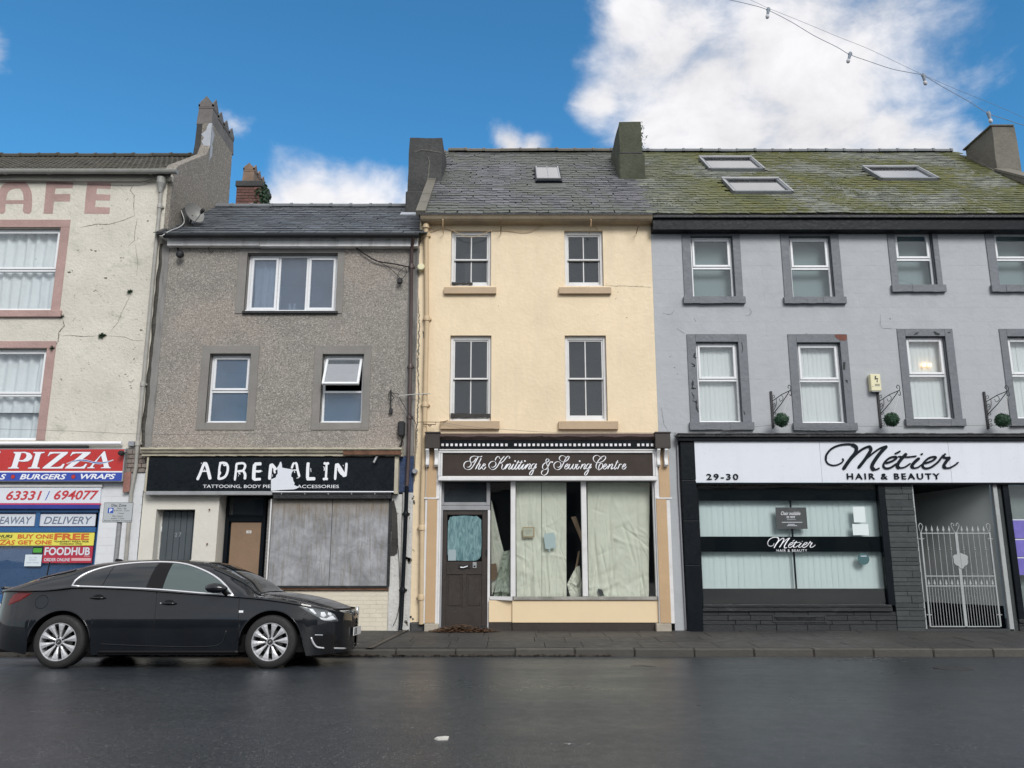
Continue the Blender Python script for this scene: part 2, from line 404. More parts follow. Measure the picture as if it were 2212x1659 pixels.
cement_dark = paint('cement_dark', (.062,.063,.064), .9, .25, 1.4, .9, 16, .6, (.04,.042,.038), fleck=.25, fcol=(.2,.2,.19))
cement_moss = paint('cement_moss', (.075,.082,.055), .95, .25, 1.2, .9, 16, .8, (.05,.065,.03), fleck=.3, fcol=(.22,.22,.2))
cement_tan = paint('cement_tan', (.17,.16,.135), .9, .2, 1.2, .8, 16, .5, (.09,.09,.075), fleck=.3, fcol=(.3,.29,.27))
flaunch_white = paint('flaunch_white', (.42,.45,.5), .8, .1, 3, .4, 20)
lead = paint('lead', (.20,.215,.23), .55, .15, 4, .3, 18, .4, (.12,.13,.13))
gutter_grey = paint('gutter_grey', (.30,.305,.285), .5, .1, 3, .2, 20, .6, (.10,.11,.08), fleck=.4, fcol=(.08,.09,.05))
gutter_black = paint('gutter_black', (.016,.018,.021), .45, .2, 3, .1, 20, .4, (.07,.07,.065))
pipe_brown = paint('pipe_brown', (.075,.052,.05), .5, .15, 3, .1, 20, .3, (.12,.10,.09))
pipe_cream = paint('pipe_cream', (.56,.43,.27), .55, .06, 3, .2, 20, .3, (.36,.28,.18), fleck=.3, fcol=(.25,.17,.1))
pipe_grey = paint('pipe_grey', (.30,.315,.345), .55, .06, 3, .2, 20)
galv = paint('galv', (.30,.31,.32), .5, .12, 8, .2, 30, .4, (.2,.2,.2), metal=.3)
iron_black = paint('iron_black', (.02,.02,.024), .45, .1, 4, .2, 20)
iron_grey = paint('iron_grey', (.36,.385,.39), .5, .08, 4, .2, 40, .2, (.15,.16,.16))
rust = paint('rust', (.17,.085,.05), .85, .35, 5, .6, 30, .7, (.09,.05,.035))
dark_wood = paint('dark_wood', (.035,.033,.03), .7, .3, 4, .6, 26, .6, (.10,.09,.08))
ply = paint('ply', (.25,.165,.105), .65, .1, 2, .2, 18, .5, (.24,.15,.09))
door_grey = paint('door_grey', (.075,.092,.105), .5, .1, 2, .15, 20, .3, (.05,.06,.07))
blue_paint = paint('blue_paint', (.03,.115,.28), .4, .08, 3, .15, 20)
blue_navy = paint('blue_navy', (.03,.045,.26), .35, .1, 3, .05, 20)
blue_peel = paint('blue_peel', (.025,.055,.14), .6, .3, 5, .8, 30, .9, (.25,.24,.22), fleck=1., fcol=(.3,.3,.28))
peel_white = paint('peel_white', (.58,.58,.56), .7, .1, 3, .8, 22, .5, (.22,.21,.19), True, fleck=1., fcol=(.07,.065,.06))
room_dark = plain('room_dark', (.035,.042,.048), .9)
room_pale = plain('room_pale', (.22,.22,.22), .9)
red_sign = paint('red_sign', (.50,.035,.032), .35, .06, 2, 0)
blue_sign = paint('blue_sign', (.035,.075,.40), .35, .06, 2, 0)
magenta = plain('magenta', (.55,.05,.14), .4)
yellow_banner = plain('yellow_banner', (.72,.66,.10), .5)
orange_print = plain('orange_print', (.58,.13,.03), .5)
red_print = plain('red_print', (.52,.04,.05), .5)
red_poster = plain('red_poster', (.42,.03,.06), .4)
white_print = plain('white_print', (.80,.82,.86), .4)
pale_print = plain('pale_print', (.62,.66,.72), .45)
grey_print = plain('grey_print', (.14,.18,.25), .45)
black_print = plain('black_print', (.012,.014,.018), .45)
navy_print = plain('navy_print', (.015,.02,.10), .4)
blue_print = plain('blue_print', (.03,.09,.42), .4)
green_print = plain('green_print', (.08,.36,.05), .4)
purple_print = paint('purple_print', (.17,.145,.50), .45, .15, 6, 0)
ivory_plastic = plain('ivory_plastic', (.72,.68,.45), .45)
alu = paint('alu', (.42,.43,.44), .4, .08, 4, .1, 20, .3, (.2,.2,.2), metal=.5)
white_gloss = plain('white_gloss', (.8,.8,.82), .25)
leaf_dark = plain('leaf_dark', (.018,.05,.02), .6)
leaf_green = plain('leaf_green', (.05,.09,.03), .6)
black_plastic = plain('black_plastic', (.015,.015,.017), .4)
cable_black = plain('cable_black', (.015,.015,.016), .6)
cable_grey = plain('cable_grey', (.16,.15,.14), .6)
cable_white = plain('cable_white', (.5,.5,.48), .6)
cable_rust = plain('cable_rust', (.11,.06,.035), .8)

def boarding(name, col):
    m, t, b = newmat(name)
    p = pos(t); s1 = noi(t, pos(t, (9, 9, .9)), 2.4, 9, .65, .2); s2 = noi(t, p, 3.2, 7, .7, .4); s3 = noi(t, p, 30, 4, .6)
    c = mixc(t, rng(t, s2, .32, .66), tuple(x*.58 for x in col), tuple(x*1.22 for x in col))
    c = mixc(t, rng(t, s1, .46, .72, 0, .7, True), c, (.15,.135,.11)); c = mixc(t, rng(t, noi(t, p, 15, 8, .8, .8), .60, .68, 0, .6), c, (.11,.105,.10))
    c = mixc(t, rng(t, noi(t, p, 9, 7, .8, 1), .62, .72, 0, .5), c, (.10,.10,.10))
    sp = t.nodes.new('ShaderNodeSeparateXYZ'); lk(t, p, sp.inputs[0])
    wet = mop(t, 'ADD', sp.outputs[2], mop(t, 'MULTIPLY', s1, .55))
    c = mixc(t, rng(t, wet, 2.12, 2.62, 0, .62, True), c, (.17,.125,.065))       # water stain under the fascia
    lk(t, c, b.inputs['Base Color']); b.inputs['Roughness'].default_value = .6
    bump(t, b, mop(t, 'ADD', s1, s3), .35, .01); return m
board_grey = boarding('board_grey', (.30,.308,.325))

def pebble(name, col, warm):
    m, t, b = newmat(name)
    p = pos(t)
    v = t.nodes.new('ShaderNodeTexVoronoi'); v.inputs['Scale'].default_value = 88; lk(t, p, v.inputs['Vector'])
    v2 = t.nodes.new('ShaderNodeTexVoronoi'); v2.inputs['Scale'].default_value = 50; lk(t, p, v2.inputs['Vector'])
    sp = t.nodes.new('ShaderNodeSeparateColor'); lk(t, v.outputs['Color'], sp.inputs[0])
    sp2 = t.nodes.new('ShaderNodeSeparateColor'); lk(t, v2.outputs['Color'], sp2.inputs[0])
    n1 = noi(t, p, 1.1, 7, .6, .3); n2 = noi(t, p, .55, 5, .55)
    base = mixc(t, rng(t, n1, .38, .62), tuple(x*.80 for x in col), col)
    base = mixc(t, rng(t, n2, .48, .62, 0, .75), base, warm)
    c = mixc(t, rng(t, sp.outputs[0], .0, 1., 0, 1), mixc(t, .34, base, (.06,.055,.05)), mixc(t, .24, base, (.72,.68,.62)))
    c = mixc(t, rng(t, sp2.outputs[1], .80, .9, 0, .55), c, (.62,.57,.52))
    c = mixc(t, rng(t, sp2.outputs[2], .86, .95, 0, .5), c, (.11,.10,.095))
    lk(t, c, b.inputs['Base Color']); b.inputs['Roughness'].default_value = .9
    bump(t, b, mop(t, 'ADD', mop(t, 'MULTIPLY', v.outputs['Distance'], -2.2), mop(t, 'MULTIPLY', v2.outputs['Distance'], -1.)), .7, .012)
    return m
pebble_dash = pebble('pebble_dash', (.36,.34,.305), (.405,.345,.30))
pebble_gable = pebble('pebble_gable', (.26,.24,.20), (.27,.235,.19))

def slate(name, cols, moss=None, mossamt=0., rough=.45, lichen=.3):
    m, t, b = newmat(name)
    r = isl(t); p = pos(t)
    c = mixc(t, rng(t, r, 0, 1), cols[0], cols[1])
    c = mixc(t, rng(t, mop(t, 'FRACT', mop(t, 'MULTIPLY', r, 13.7)), .72, 1., 0, .8), c, cols[2])
    c = mixc(t, rng(t, noi(t, p, 14, 6, .7), .45, .75, 0, lichen), c, tuple(x*1.9 for x in cols[1]))
    rr = rough
    if moss:
        n1 = noi(t, p, .55, 7, .62, .5); n2 = noi(t, p, 7, 7, .75, .6); n3 = noi(t, p, 1.3, 6, .65, .3)
        f = rng(t, mop(t, 'ADD', mop(t, 'MULTIPLY', n1, 1.2), mop(t, 'MULTIPLY', n2, .9)), .96, 1.08, 0, mossamt, True)
        if mossamt > .8:
            sx_ = t.nodes.new('ShaderNodeSeparateXYZ'); lk(t, p, sx_.inputs[0]); f = mop(t, 'MULTIPLY', f, rng(t, mop(t, 'ADD', sx_.outputs[0], mop(t, 'MULTIPLY', n1, 3.)), 3.6, 7., .25, 1., True))
        mc = mixc(t, rng(t, n3, .42, .66), moss[0], moss[1])
        mc = mixc(t, rng(t, noi(t, p, 2.1, 6, .7, .5), .60, .72, 0, .8), mc, moss[2])
        mc = mixc(t, rng(t, r, 0, 1, 0, .55), mc, tuple(x*.5 for x in moss[0]))
        c = mixc(t, f, c, mc)
    lk(t, c, b.inputs['Base Color'])
    lk(t, rng(t, mop(t, 'FRACT', mop(t, 'MULTIPLY', r, 5.3)), 0, 1, rr-.1, rr+.2), b.inputs['Roughness'])
    bump(t, b, noi(t, p, 22, 6, .7), .45, .01)
    return m
slate_b = slate('slate_b', ((.050,.058,.068), (.092,.104,.118), (.034,.038,.045)), rough=.5, lichen=.12)
slate_c = slate('slate_c', ((.068,.070,.080), (.140,.140,.155), (.038,.039,.045)), moss=((.10,.115,.075), (.12,.13,.09), (.09,.09,.06)), mossamt=.55, rough=.45)
slate_d = slate('slate_d', ((.095,.105,.09), (.19,.20,.165), (.042,.047,.04)), moss=((.115,.118,.024), (.058,.072,.018), (.16,.095,.025)), mossamt=.92, rough=.6)
tile_mat = slate('roof_tile_mat', ((.048,.047,.040), (.080,.076,.064), (.032,.032,.028)), moss=((.09,.08,.05), (.07,.065,.045), (.11,.09,.05)), mossamt=.5, rough=.8)
deck_dark = plain('deck_dark', (.012,.012,.013), .9)

def piece(name, cols, rough=.7, fine=24, b_=.4, stain=None, flk=0):
    m, t, b = newmat(name)
    r = isl(t); p = pos(t)
    c = mixc(t, rng(t, r, 0, 1), cols[0], cols[1])
    c = mixc(t, rng(t, noi(t, p, fine*.4, 6, .7), .3, .7, 0, .5), c, cols[2])
    if stain: c = mixc(t, rng(t, noi(t, p, 1.3, 8, .68, .5), .48, .68, 0, stain[1], True), c, stain[0])
    lk(t, c, b.inputs['Base Color']); lk(t, rng(t, noi(t, p, fine*.3, 4, .6), .3, .7, rough-.08, rough+.15), b.inputs['Roughness'])
    bump(t, b, noi(t, p, fine, 6, .65), b_, .015); return m
block_grey = piece('block_grey', ((.388,.408,.43), (.394,.413,.435), (.372,.392,.414)), .62, 9, .5, ((.33,.348,.366), .45))
brick_cream = piece('brick_cream', ((.66,.61,.50), (.69,.635,.52), (.60,.555,.46)), .55, 18, .4, ((.5,.46,.37), .3))
brick_red = piece('brick_red', ((.13,.06,.05), (.19,.085,.07), (.07,.05,.045)), .85, 24, .6)
brick_old = piece('brick_old', ((.17,.15,.135), (.24,.17,.15), (.30,.28,.25)), .85, 24, .6)
stone_dark = piece('stone_dark', ((.036,.043,.045), (.062,.072,.072), (.028,.033,.038)), .7, 26, .7)
stone_black = piece('stone_black', ((.010,.013,.016), (.016,.020,.023), (.024,.028,.031)), .55, 26, .7)
flag_mat = piece('flag_mat', ((.032,.032,.031), (.058,.055,.050), (.025,.025,.025)), .62, 20, .35, ((.045,.045,.044), .7))
kerb_mat = piece('kerb_mat', ((.055,.052,.045), (.085,.079,.067), (.036,.034,.030)), .6, 24, .5, ((.055,.05,.045), .7))
litter = piece('litter', ((.10,.045,.02), (.17,.095,.045), (.045,.03,.02)), .8, 40, .3)
litter_wet = piece('litter_wet', ((.035,.028,.02), (.07,.05,.03), (.02,.017,.014)), .6, 40, .3)

def asphalt():
    m, t, b = newmat('wet_asphalt'); p = pos(t)
    n1 = noi(t, pos(t, (.55, 1.1, 1)), .55, 6, .6, .4); n2 = noi(t, p, 48, 3, .75); n3 = noi(t, p, 6, 6, .7); n5 = noi(t, pos(t, (.12, 1.3, 1)), 1.1, 5, .6, .2)
    v = t.nodes.new('ShaderNodeTexVoronoi'); v.inputs['Scale'].default_value = 95; lk(t, p, v.inputs['Vector'])
    sc = t.nodes.new('ShaderNodeSeparateColor'); lk(t, v.outputs['Color'], sc.inputs[0])
    c = mixc(t, rng(t, n1, .3, .7), (.010,.0145,.020), (.016,.021,.028))
    c = mixc(t, rng(t, n2, .35, .7, 0, .7), c, (.066,.074,.084)); c = mixc(t, rng(t, noi(t, p, 34, 3, .7), .48, .66, 0, .5), c, (.006,.008,.010))
    c = mixc(t, rng(t, sc.outputs[0], .965, .975, 0, .6), c, (.20,.20,.20))
    c = mixc(t, rng(t, sc.outputs[1], .93, .95, 0, .7), c, (.015,.015,.016))
    lk(t, mop(t, 'ADD', mop(t, 'ADD', rng(t, n1, .35, .7, .27, .40), rng(t, n3, .3, .7, -.03, .06)), rng(t, n5, .35, .65, -.02, .03)), b.inputs['Roughness'])
    c = mixc(t, rng(t, n5, .4, .7, 0, .2), c, (.020,.024,.029))
    lk(t, c, b.inputs['Base Color'])
    bump(t, b, mop(t, 'ADD', n2, mop(t, 'MULTIPLY', v.outputs['Distance'], .8)), .30, .006)
    b.inputs['Specular IOR Level'].default_value = .32
    return m
asphalt_mat = asphalt()
def worn_line():
    m, t, b = newmat('worn_line_paint'); t_o = t.nodes['Material Output']; p = pos(t)
    b.inputs['Base Color'].default_value = (.5,.5,.48,1); b.inputs['Roughness'].default_value = .5
    tr = t.nodes.new('ShaderNodeBsdfTransparent'); ms = t.nodes.new('ShaderNodeMixShader')
    f = mop(t, 'MULTIPLY', rng(t, noi(t, p, 16, 8, .8, .5), .57, .66, 0, .8), rng(t, noi(t, pos(t, (1, .2, 1)), .9, 3, .5), .44, .56, 0, 1))
    lk(t, f, ms.inputs[0]); lk(t, tr.outputs[0], ms.inputs[1]); lk(t, b.outputs[0], ms.inputs[2]); lk(t, ms.outputs[0], t_o.inputs[0]); return m
line_mat = worn_line()

glass_dim = glass('glass_dim', (.60,.66,.70), .12, refl_haze=.34, hcol=(.11,.135,.155))                      # panes over dark rooms; smudgy diffuse layer paints in uneven reflection
glass_blue = glass('glass_blue', (.62,.70,.78), .16, refl_haze=.42, hcol=(.27,.34,.45))  # blue diffuse layer stands in for the reflected overcast sky
glass_net = glass('glass_net', (.93,.96,.965), .09, refl_haze=.0)
glass_clear = glass('glass_clear', (.95,.985,.975), .07)
glass_roof = glass('glass_roof', (.6,.68,.70), 1.5, .05)
glass_smear = glass('glass_smear', (.92,.98,.98), .05)
curtain_mat = paint('curtain_mat', (.80,.83,.85), .9, .06, 2, .1)
blind_mat = piece('blind_mat', ((.73,.80,.80), (.75,.82,.82), (.72,.79,.79)), .8, 8, .05)
blind_up = piece('blind_up', ((.76,.79,.79), (.78,.81,.81), (.75,.78,.78)), .8, 8, .05)
paper_mat = paint('paper_mat', (.77,.77,.67), .85, .05, 2.2, .35, 9, .3, (.58,.58,.48))
# ---------------------------------------------------------------- ground, road, pavement
YF = 15.2
KY = 12.85; GUT = -.20; KTOP = -.062
def road_z(y):
    pts = [(-60, 0.02), (4, 0.0), (8, -.035), (10.9, -.10), (12.76, -.165), (12.9, -.20)]
    if y <= pts[0][0]: return pts[0][1]
    for a, b in zip(pts, pts[1:]):
        if y <= b[0]:
            k = (y-a[0])/(b[0]-a[0]); return a[1]+(b[1]-a[1])*k
    return pts[-1][1]
mb = MB(); mb.face([(-300,-300,-.6),(300,-300,-.6),(300,300,-.6),(-300,300,-.6)])
tag(mb.build('ground', plain('earth', (.06,.055,.045), .95)), kind='structure')
mb = MB(); ys = [-60,-20,-5,0,2,4,5,6,7,8,9,10,10.9,11.5,12.2,12.76,12.9]; xs = [-60+4*i for i in range(31)]
vs = [(x, y, road_z(y)+.006*sin(x*.7+y*.5)*(1 if 0<y<12.5 and abs(x)<20 else 0)) for y in ys for x in xs]
n = len(xs)
fs = [(j*n+i, j*n+i+1, (j+1)*n+i+1, (j+1)*n+i) for j in range(len(ys)-1) for i in range(n-1)]
mb.raw(vs, fs); road = mb.build('road', asphalt_mat, None, True, True); tag(road, kind='structure')
def marking(pts, label_name='road_marking'):
    mb = MB()
    for (x0, x1, y0, y1) in pts:
        k = max(1, int((x1-x0)/1.0))
        for i in range(k):
            a = x0+(x1-x0)*i/k; b = x0+(x1-x0)*(i+1)/k
            zz = lambda x, y: road_z(y)+.006*sin(x*.7+y*.5)*(1 if 0<y<12.5 else 0)+.008
            mb.face([(a,y0,zz(a,y0)),(b,y0,zz(b,y0)),(b,y1,zz(b,y1)),(a,y1,zz(a,y1))])
    return tag(mb.build(label_name, line_mat), kind='structure')
def road_at(u, v):                # where that direction meets the road
    d = ray(u, v); y = 8.
    for _ in range(12): y = (road_z(y)-CAMZ)/d[2]*d[1]
    return (d[0]*y/d[1], y)
ya = road_at(1500, 1452)[1]; yb = road_at(1500, 1608)[1]
marking([(road_at(a, 1452)[0], road_at(b, 1452)[0], ya-.05, ya+.05) for a, b in ((1340,1372),(1480,1582),(1700,1815),(1930,2040),(1240,1262),(820,880),(960,1000))])
marking([(road_at(1180, 1608)[0], road_at(1900, 1608)[0], yb-.04, yb+.04), (road_at(2290,1609)[0], road_at(2500,1609)[0], yb-.04, yb+.04)])
mb = MB(); c = road_at(2060, 1444.5)
mb.lathe([(.24,0),(.24,.012),(.20,.016),(.0,.016)], (c[0], c[1], road_z(c[1])-.004), 'z', 20)
tag(mb.build('manhole_cover', paint('manhole_iron', (.018,.018,.018), .5)), 'round dark iron cover set in the road near the kerb by the salon', 'manhole cover')

pave = MB(); pave.face([(-60,KY+.14,-.11),(60,KY+.14,-.11),(60,40,-.03),(-60,40,-.03)])
pave.face([(-60,KY+.02,-.25),(60,KY+.02,-.25),(60,KY+.14,-.11),(-60,KY+.14,-.11)])
pavement = tag(pave.build('pavement', plain('joint_sand', (.03,.03,.027), .9)), kind='structure')
def pave_z(y): return KTOP+(0-KTOP)*(y-KY)/(YF-KY)
kb = []
for vnt in range(4):
    mb = MB(); mb.box(-.449, .449, -.0, .135, -.2, 0, .016)
    me = mb.build('tmp', kerb_mat); dta = me.data; bpy.data.objects.remove(me)
    for v in dta.vertices:
        v.co.z += .004*mnoise.noise(v.co*3+Vector((vnt*5,0,0)))
    dta.name = 'kerb_stone'; kb.append(dta)
x0k = X(1371, 1402, KY)
for i in range(-11, 14):
    x = x0k+.45+.905*i
    o = link(random.choice(kb), 'kerb_stone', pavement); o.location = (x, KY+random.uniform(-.004,.004), KTOP+random.uniform(-.004,.004)-(.012 if i<-2 else 0)); o.rotation_euler = (.012, 0, random.uniform(-.003,.003))
# flagstones in three courses
rowsY = [KY+.14, KY+.80, KY+1.46, KY+2.06, YF+.9]
for r in range(4):
    ya_, yb_ = rowsY[r], rowsY[r+1]; x = -11.5+random.random()*.5
    if r == 3: yb_ = YF-.0+.9
    while x < 12.5:
        w = .90 if r != 1 else .76
        w *= random.choice((1, 1, .66))
        mb = MB(); g = .004
        j = [random.uniform(-.003, .003) for _ in range(4)]; dz = random.uniform(-.003, .003)
        a, b, c_, d = x+g, x+w-g, ya_+g, yb_-g
        vs = [(a,c_,pave_z(c_)+dz+j[0]),(b,c_,pave_z(c_)+dz+j[1]),(b,d,pave_z(d)+dz+j[2]),(a,d,pave_z(d)+dz+j[3])]
        vb = [(p[0],p[1],p[2]-.05) for p in vs]
        e = .006; vi = [(a+e,c_+e,vs[0][2]+.003),(b-e,c_+e,vs[1][2]+.003),(b-e,d-e,vs[2][2]+.003),(a+e,d-e,vs[3][2]+.003)]
        mb.raw(vs+vb+vi, [(8,9,10,11),(0,1,9,8),(1,2,10,9),(2,3,11,10),(3,0,8,11),(0,4,5,1),(1,5,6,2),(2,6,7,3),(3,7,4,0)])
        mb.build('flagstone', flag_mat, pavement); x += w
# a shallow iron drain channel crossing the pavement
mb = MB()
mb.raw([(-2.22,KY+.02,KTOP+.012),(-2.12,KY+.02,KTOP+.012),(-1.86,YF-.05,.016),(-1.96,YF-.05,.016)], [(0,1,2,3)])
mb.tube([(-2.22,KY+.02,KTOP+.012),(-1.96,YF-.05,.016)], .012, 6); mb.tube([(-2.12,KY+.02,KTOP+.012),(-1.86,YF-.05,.016)], .012, 6)
tag(mb.build('drain_channel', paint('channel_iron', (.05,.045,.04), .5)), 'narrow iron drain channel crossing the pavement beside the sewing shop', 'drain channel')

def leaf_mass(name, mat, n, fn, label, cat, size=(.02,.05)):
    mb = MB()
    for _ in range(n):
        x, y, z = fn(); s = random.uniform(*size); a = random.random()*6.28; tilt = random.uniform(-.7,.7)
        ca, sa = cos(a), sin(a)
        pts = [(-1,0,0),(-.3,.45,.15),(.9,.1,.3),(.2,-.5,.1)]
        mb.face([(x+s*(p[0]*ca-p[1]*sa), y+s*(p[0]*sa+p[1]*ca), z+s*(p[2]*.6+abs(p[0])*tilt*.5)+.004) for p in pts])
    return tag(mb.build(name, mat), label, cat, None, 'stuff')
def pile():
    a = random.random()*6.28; r = random.random()**.6
    u = 1.0; x = -.88+cos(a)*r*.62+random.gauss(0,.03); y = YF-.16+sin(a)*r*.20
    h = max(0, .13*(1-r)**.8); return x, min(y, YF+.06), pave_z(min(y,YF))+random.random()*h+.003
leaf_mass('leaf_pile', litter, 900, pile, 'heap of brown dead leaves on the pavement at the sewing shop door', 'leaves')
def gut():
    x = random.choice([random.uniform(-9.5,-1.6), random.uniform(-3.6,-2.0), random.uniform(-1.8,1.5)]) ; return x, KY-abs(random.gauss(0,.05))-.01, road_z(KY-.05)+random.random()*.03
leaf_mass('gutter_leaves', litter_wet, 1100, gut, 'strip of dark wet leaves lying in the gutter along the kerb', 'leaves', (.015,.04))
def scat():
    x = random.uniform(-7,8); y = random.uniform(5.6,12.6); return x, y, road_z(y)+.006*sin(x*.7+y*.5)+.001
pale_grit = plain('pale_grit', (.42,.42,.40), .7)
mbg = leaf_mass('road_grit', pale_grit, 90, scat, 'pale flecks of grit and litter scattered over the wet road', 'grit', (.004,.011))
c = road_at(955, 1596.5)
mb = MB(); z = road_z(c[1])+.01
mb.raw([(c[0]-.055,c[1]-.02,z),(c[0]-.03,c[1]-.045,z+.004),(c[0]+.045,c[1]-.04,z+.002),(c[0]+.05,c[1]+.02,z+.006),(c[0]+.02,c[1]+.045,z+.003),(c[0]-.04,c[1]+.03,z)]+
       [(c[0]-.055,c[1]-.02,z-.01),(c[0]-.03,c[1]-.045,z-.01),(c[0]+.045,c[1]-.04,z-.01),(c[0]+.05,c[1]+.02,z-.01),(c[0]+.02,c[1]+.045,z-.01),(c[0]-.04,c[1]+.03,z-.01)],
       [tuple(range(6))]+[(i,(i+1)%6,(i+1)%6+6,i+6) for i in range(6)])
tag(mb.build('litter_scrap', plain('scrap', (.55,.54,.50), .6)), 'small off white scrap of litter lying alone on the wet road', 'litter')
c = road_at(1390, 1442); mb = MB(); mb.tube([(c[0]-.16,c[1]+.03,road_z(c[1])+.014),(c[0],c[1],road_z(c[1])+.02),(c[0]+.17,c[1]-.02,road_z(c[1])+.012)], [.004,.006,.003], 6)
tag(mb.build('fallen_twig', dark_wood), 'thin dark twig lying on the road near the kerb', 'twig')
# ---------------------------------------------------------------- building kit
def upvc(parent, o, dep, kind, gm, split=.5, fw=.055, open_top=False, frame_mat=None):
    fm = frame_mat or white_pvc
    x0, x1, z0, z1 = o; Y = YF+dep; mb = MB()
    frame_mb(mb, x0+.004, x1-.004, z0+.004, z1-.004, Y, Y+.06, fw*.75)
    zi0, zi1, xi0, xi1 = z0+fw*.75, z1-fw*.75, x0+fw*.75, x1-fw*.75
    panes = []
    if kind == 'top':
        zs = z0+(z1-z0)*split
        mb.box(xi0, xi1, Y+.002, Y+.058, zs-.022, zs+.022, .005)
        mb.box(x0-.0, x1+.0, Y-.035, Y+.001, z0+.002, z0+.03, .005)
        w = mb.build('window', fm, parent)
        sb = MB(); frame_mb(sb, xi0+.004, xi1-.004, zs+.024, zi1-.003, Y-.018, Y+.04, .045)
        s = sb.build('sash', fm, w); shade = None
        pane(w, (xi0, xi1, zi0, zs-.022), Y+.03, gm)
        if open_top:
            pn = pane(w, (xi0+.05, xi1-.05, zs+.07, zi1-.05), Y+.01, open_top)
            for q in (s, pn):
                q.matrix_basis = Matrix.Translation((0, Y, zi1)) @ Matrix.Rotation(radians(-27), 4, 'X') @ Matrix.Translation((0, -Y, -zi1))
        else: pane(w, (xi0+.045, xi1-.045, zs+.066, zi1-.045), Y+.01, gm)
    elif kind == 'three':
        a = x0+(x1-x0)*.345; b = x0+(x1-x0)*.655
        for q in (a, b): mb.box(q-.022, q+.022, Y+.002, Y+.058, zi0, zi1, .005)
        mb.box(x0-.01, x1+.01, Y-.05, Y+.001, z0+.002, z0+.045, .006)
        w = mb.build('window', fm, parent)
        for (l, r) in ((xi0, a-.022), (b+.022, xi1)):
            sb = MB(); frame_mb(sb, l+.004, r-.004, zi0+.004, zi1-.004, Y-.018, Y+.04, .048); sb.build('sash', fm, w)
            pane(w, (l+.05, r-.05, zi0+.05, zi1-.05), Y+.01, gm)
        pane(w, (a+.022, b-.022, zi0, zi1), Y+.02, gm)
    return w
def pane(parent, r, Y, gm):
    mb = MB(); mb.box(r[0], r[1], Y, Y+.004, r[2], r[3]); return mb.build('pane', gm, parent)
def sashwin(parent, o, dep, gm, mat):
    x0, x1, z0, z1 = o; Y = YF+dep; mb = MB()
    frame_mb(mb, x0+.003, x1-.003, z0+.003, z1-.003, Y, Y+.12, .055, .05, .07)
    w = mb.build('window', mat, parent); xa, xb = x0+.055, x1-.055; zm = (z0+z1)/2
    for (za, zb, yy, bot) in ((zm-.02, z1-.07, Y+.02, .035), (z0+.05, zm+.02, Y+.065, .075)):
        s = MB(); frame_mb(s, xa, xb, za, zb, yy, yy+.038, .032, bot, .032)
        xm = (xa+xb)/2; s.box(xm-.011, xm+.011, yy+.002, yy+.036, za+bot, zb-.032, .003)
        so_ = s.build('sash', mat, w)
        for (l, r) in ((xa+.032, xm-.011), (xm+.011, xb-.032)): pane(w, (l, r, za+bot, zb-.032), yy+.02, gm)
    return w
def room(parent, x0, x1, z0, z1, y0, y1, mat, name='interior'):
    mb = MB()
    mb.face([(x0,y1,z0),(x1,y1,z0),(x1,y1,z1),(x0,y1,z1)]); mb.face([(x0,y0,z0),(x0,y1,z0),(x0,y1,z1),(x0,y0,z1)])
    mb.face([(x1,y0,z0),(x1,y0,z1),(x1,y1,z1),(x1,y1,z0)]); mb.face([(x0,y0,z1),(x0,y1,z1),(x1,y1,z1),(x1,y0,z1)]); mb.face([(x0,y0,z0),(x1,y0,z0),(x1,y1,z0),(x0,y1,z0)])
    return mb.build(name, mat, parent)
def curtain(x0, x1, z0, z1, Y, label, folds=9, amp=.025, group=None, mat=None, name='curtain', cat='curtain'):
    mb = MB(); n = int(folds*8); m = 6; vs = []; ph = random.random()*6
    for j in range(m+1):
        for i in range(n+1):
            x = x0+(x1-x0)*i/n; z = z0+(z1-z0)*j/m
            a = amp*(1+.3*sin(i*.37+ph)); vs.append((x+.01*sin(j+i*.2), Y+a*sin(i/n*folds*6.28+ph+.35*sin(j*.7+i*.1))+.008*sin(i*.9), z))
    mb.raw(vs, [(j*(n+1)+i, j*(n+1)+i+1, (j+1)*(n+1)+i+1, (j+1)*(n+1)+i) for j in range(m) for i in range(n)])
    return tag(mb.build(name, mat or curtain_mat, None, True), label, cat, group)
SLAT = {}
def vblind(x0, x1, z0, z1, Y, pitch, label, mat, gaps=(), group=None):
    t = thing('vertical_blind', ((x0+x1)/2, Y, z1), label, 'blind', group)
    mb = MB(); mb.box(x0, x1, Y-.012, Y+.012, z1-.02, z1+.01); mb.build('headrail', white_pvc, t)
    key = (round(z1-z0, 3), mat.name, pitch)
    if key not in SLAT:
        mb = MB(); h = z1-z0-.02; w = pitch*1.12
        vs = []
        for k, (x, y) in enumerate(((-w/2, .003), (-w/6, -.001), (w/6, -.001), (w/2, .003))): vs += [(x, y, 0), (x, y, -h)]
        mb.raw(vs, [(0,2,3,1),(2,4,5,3),(4,6,7,5)]); o = mb.build('slat', mat); SLAT[key] = o.data; bpy.data.objects.remove(o)
    n = int((x1-x0)/pitch)
    for i in range(n+1):
        x = x0+pitch*(i+.5)
        if x > x1: break
        if any(a < x < b for a, b in gaps): continue
        o = bpy.data.objects.new('slat', SLAT[key]); COL.objects.link(o); o.parent = t
        o.location = (x-t.location.x, random.uniform(-.002, .002), -.02); o.rotation_euler = (0, random.uniform(-.004, .004), radians(3)+random.uniform(-.025, .025))
    return t
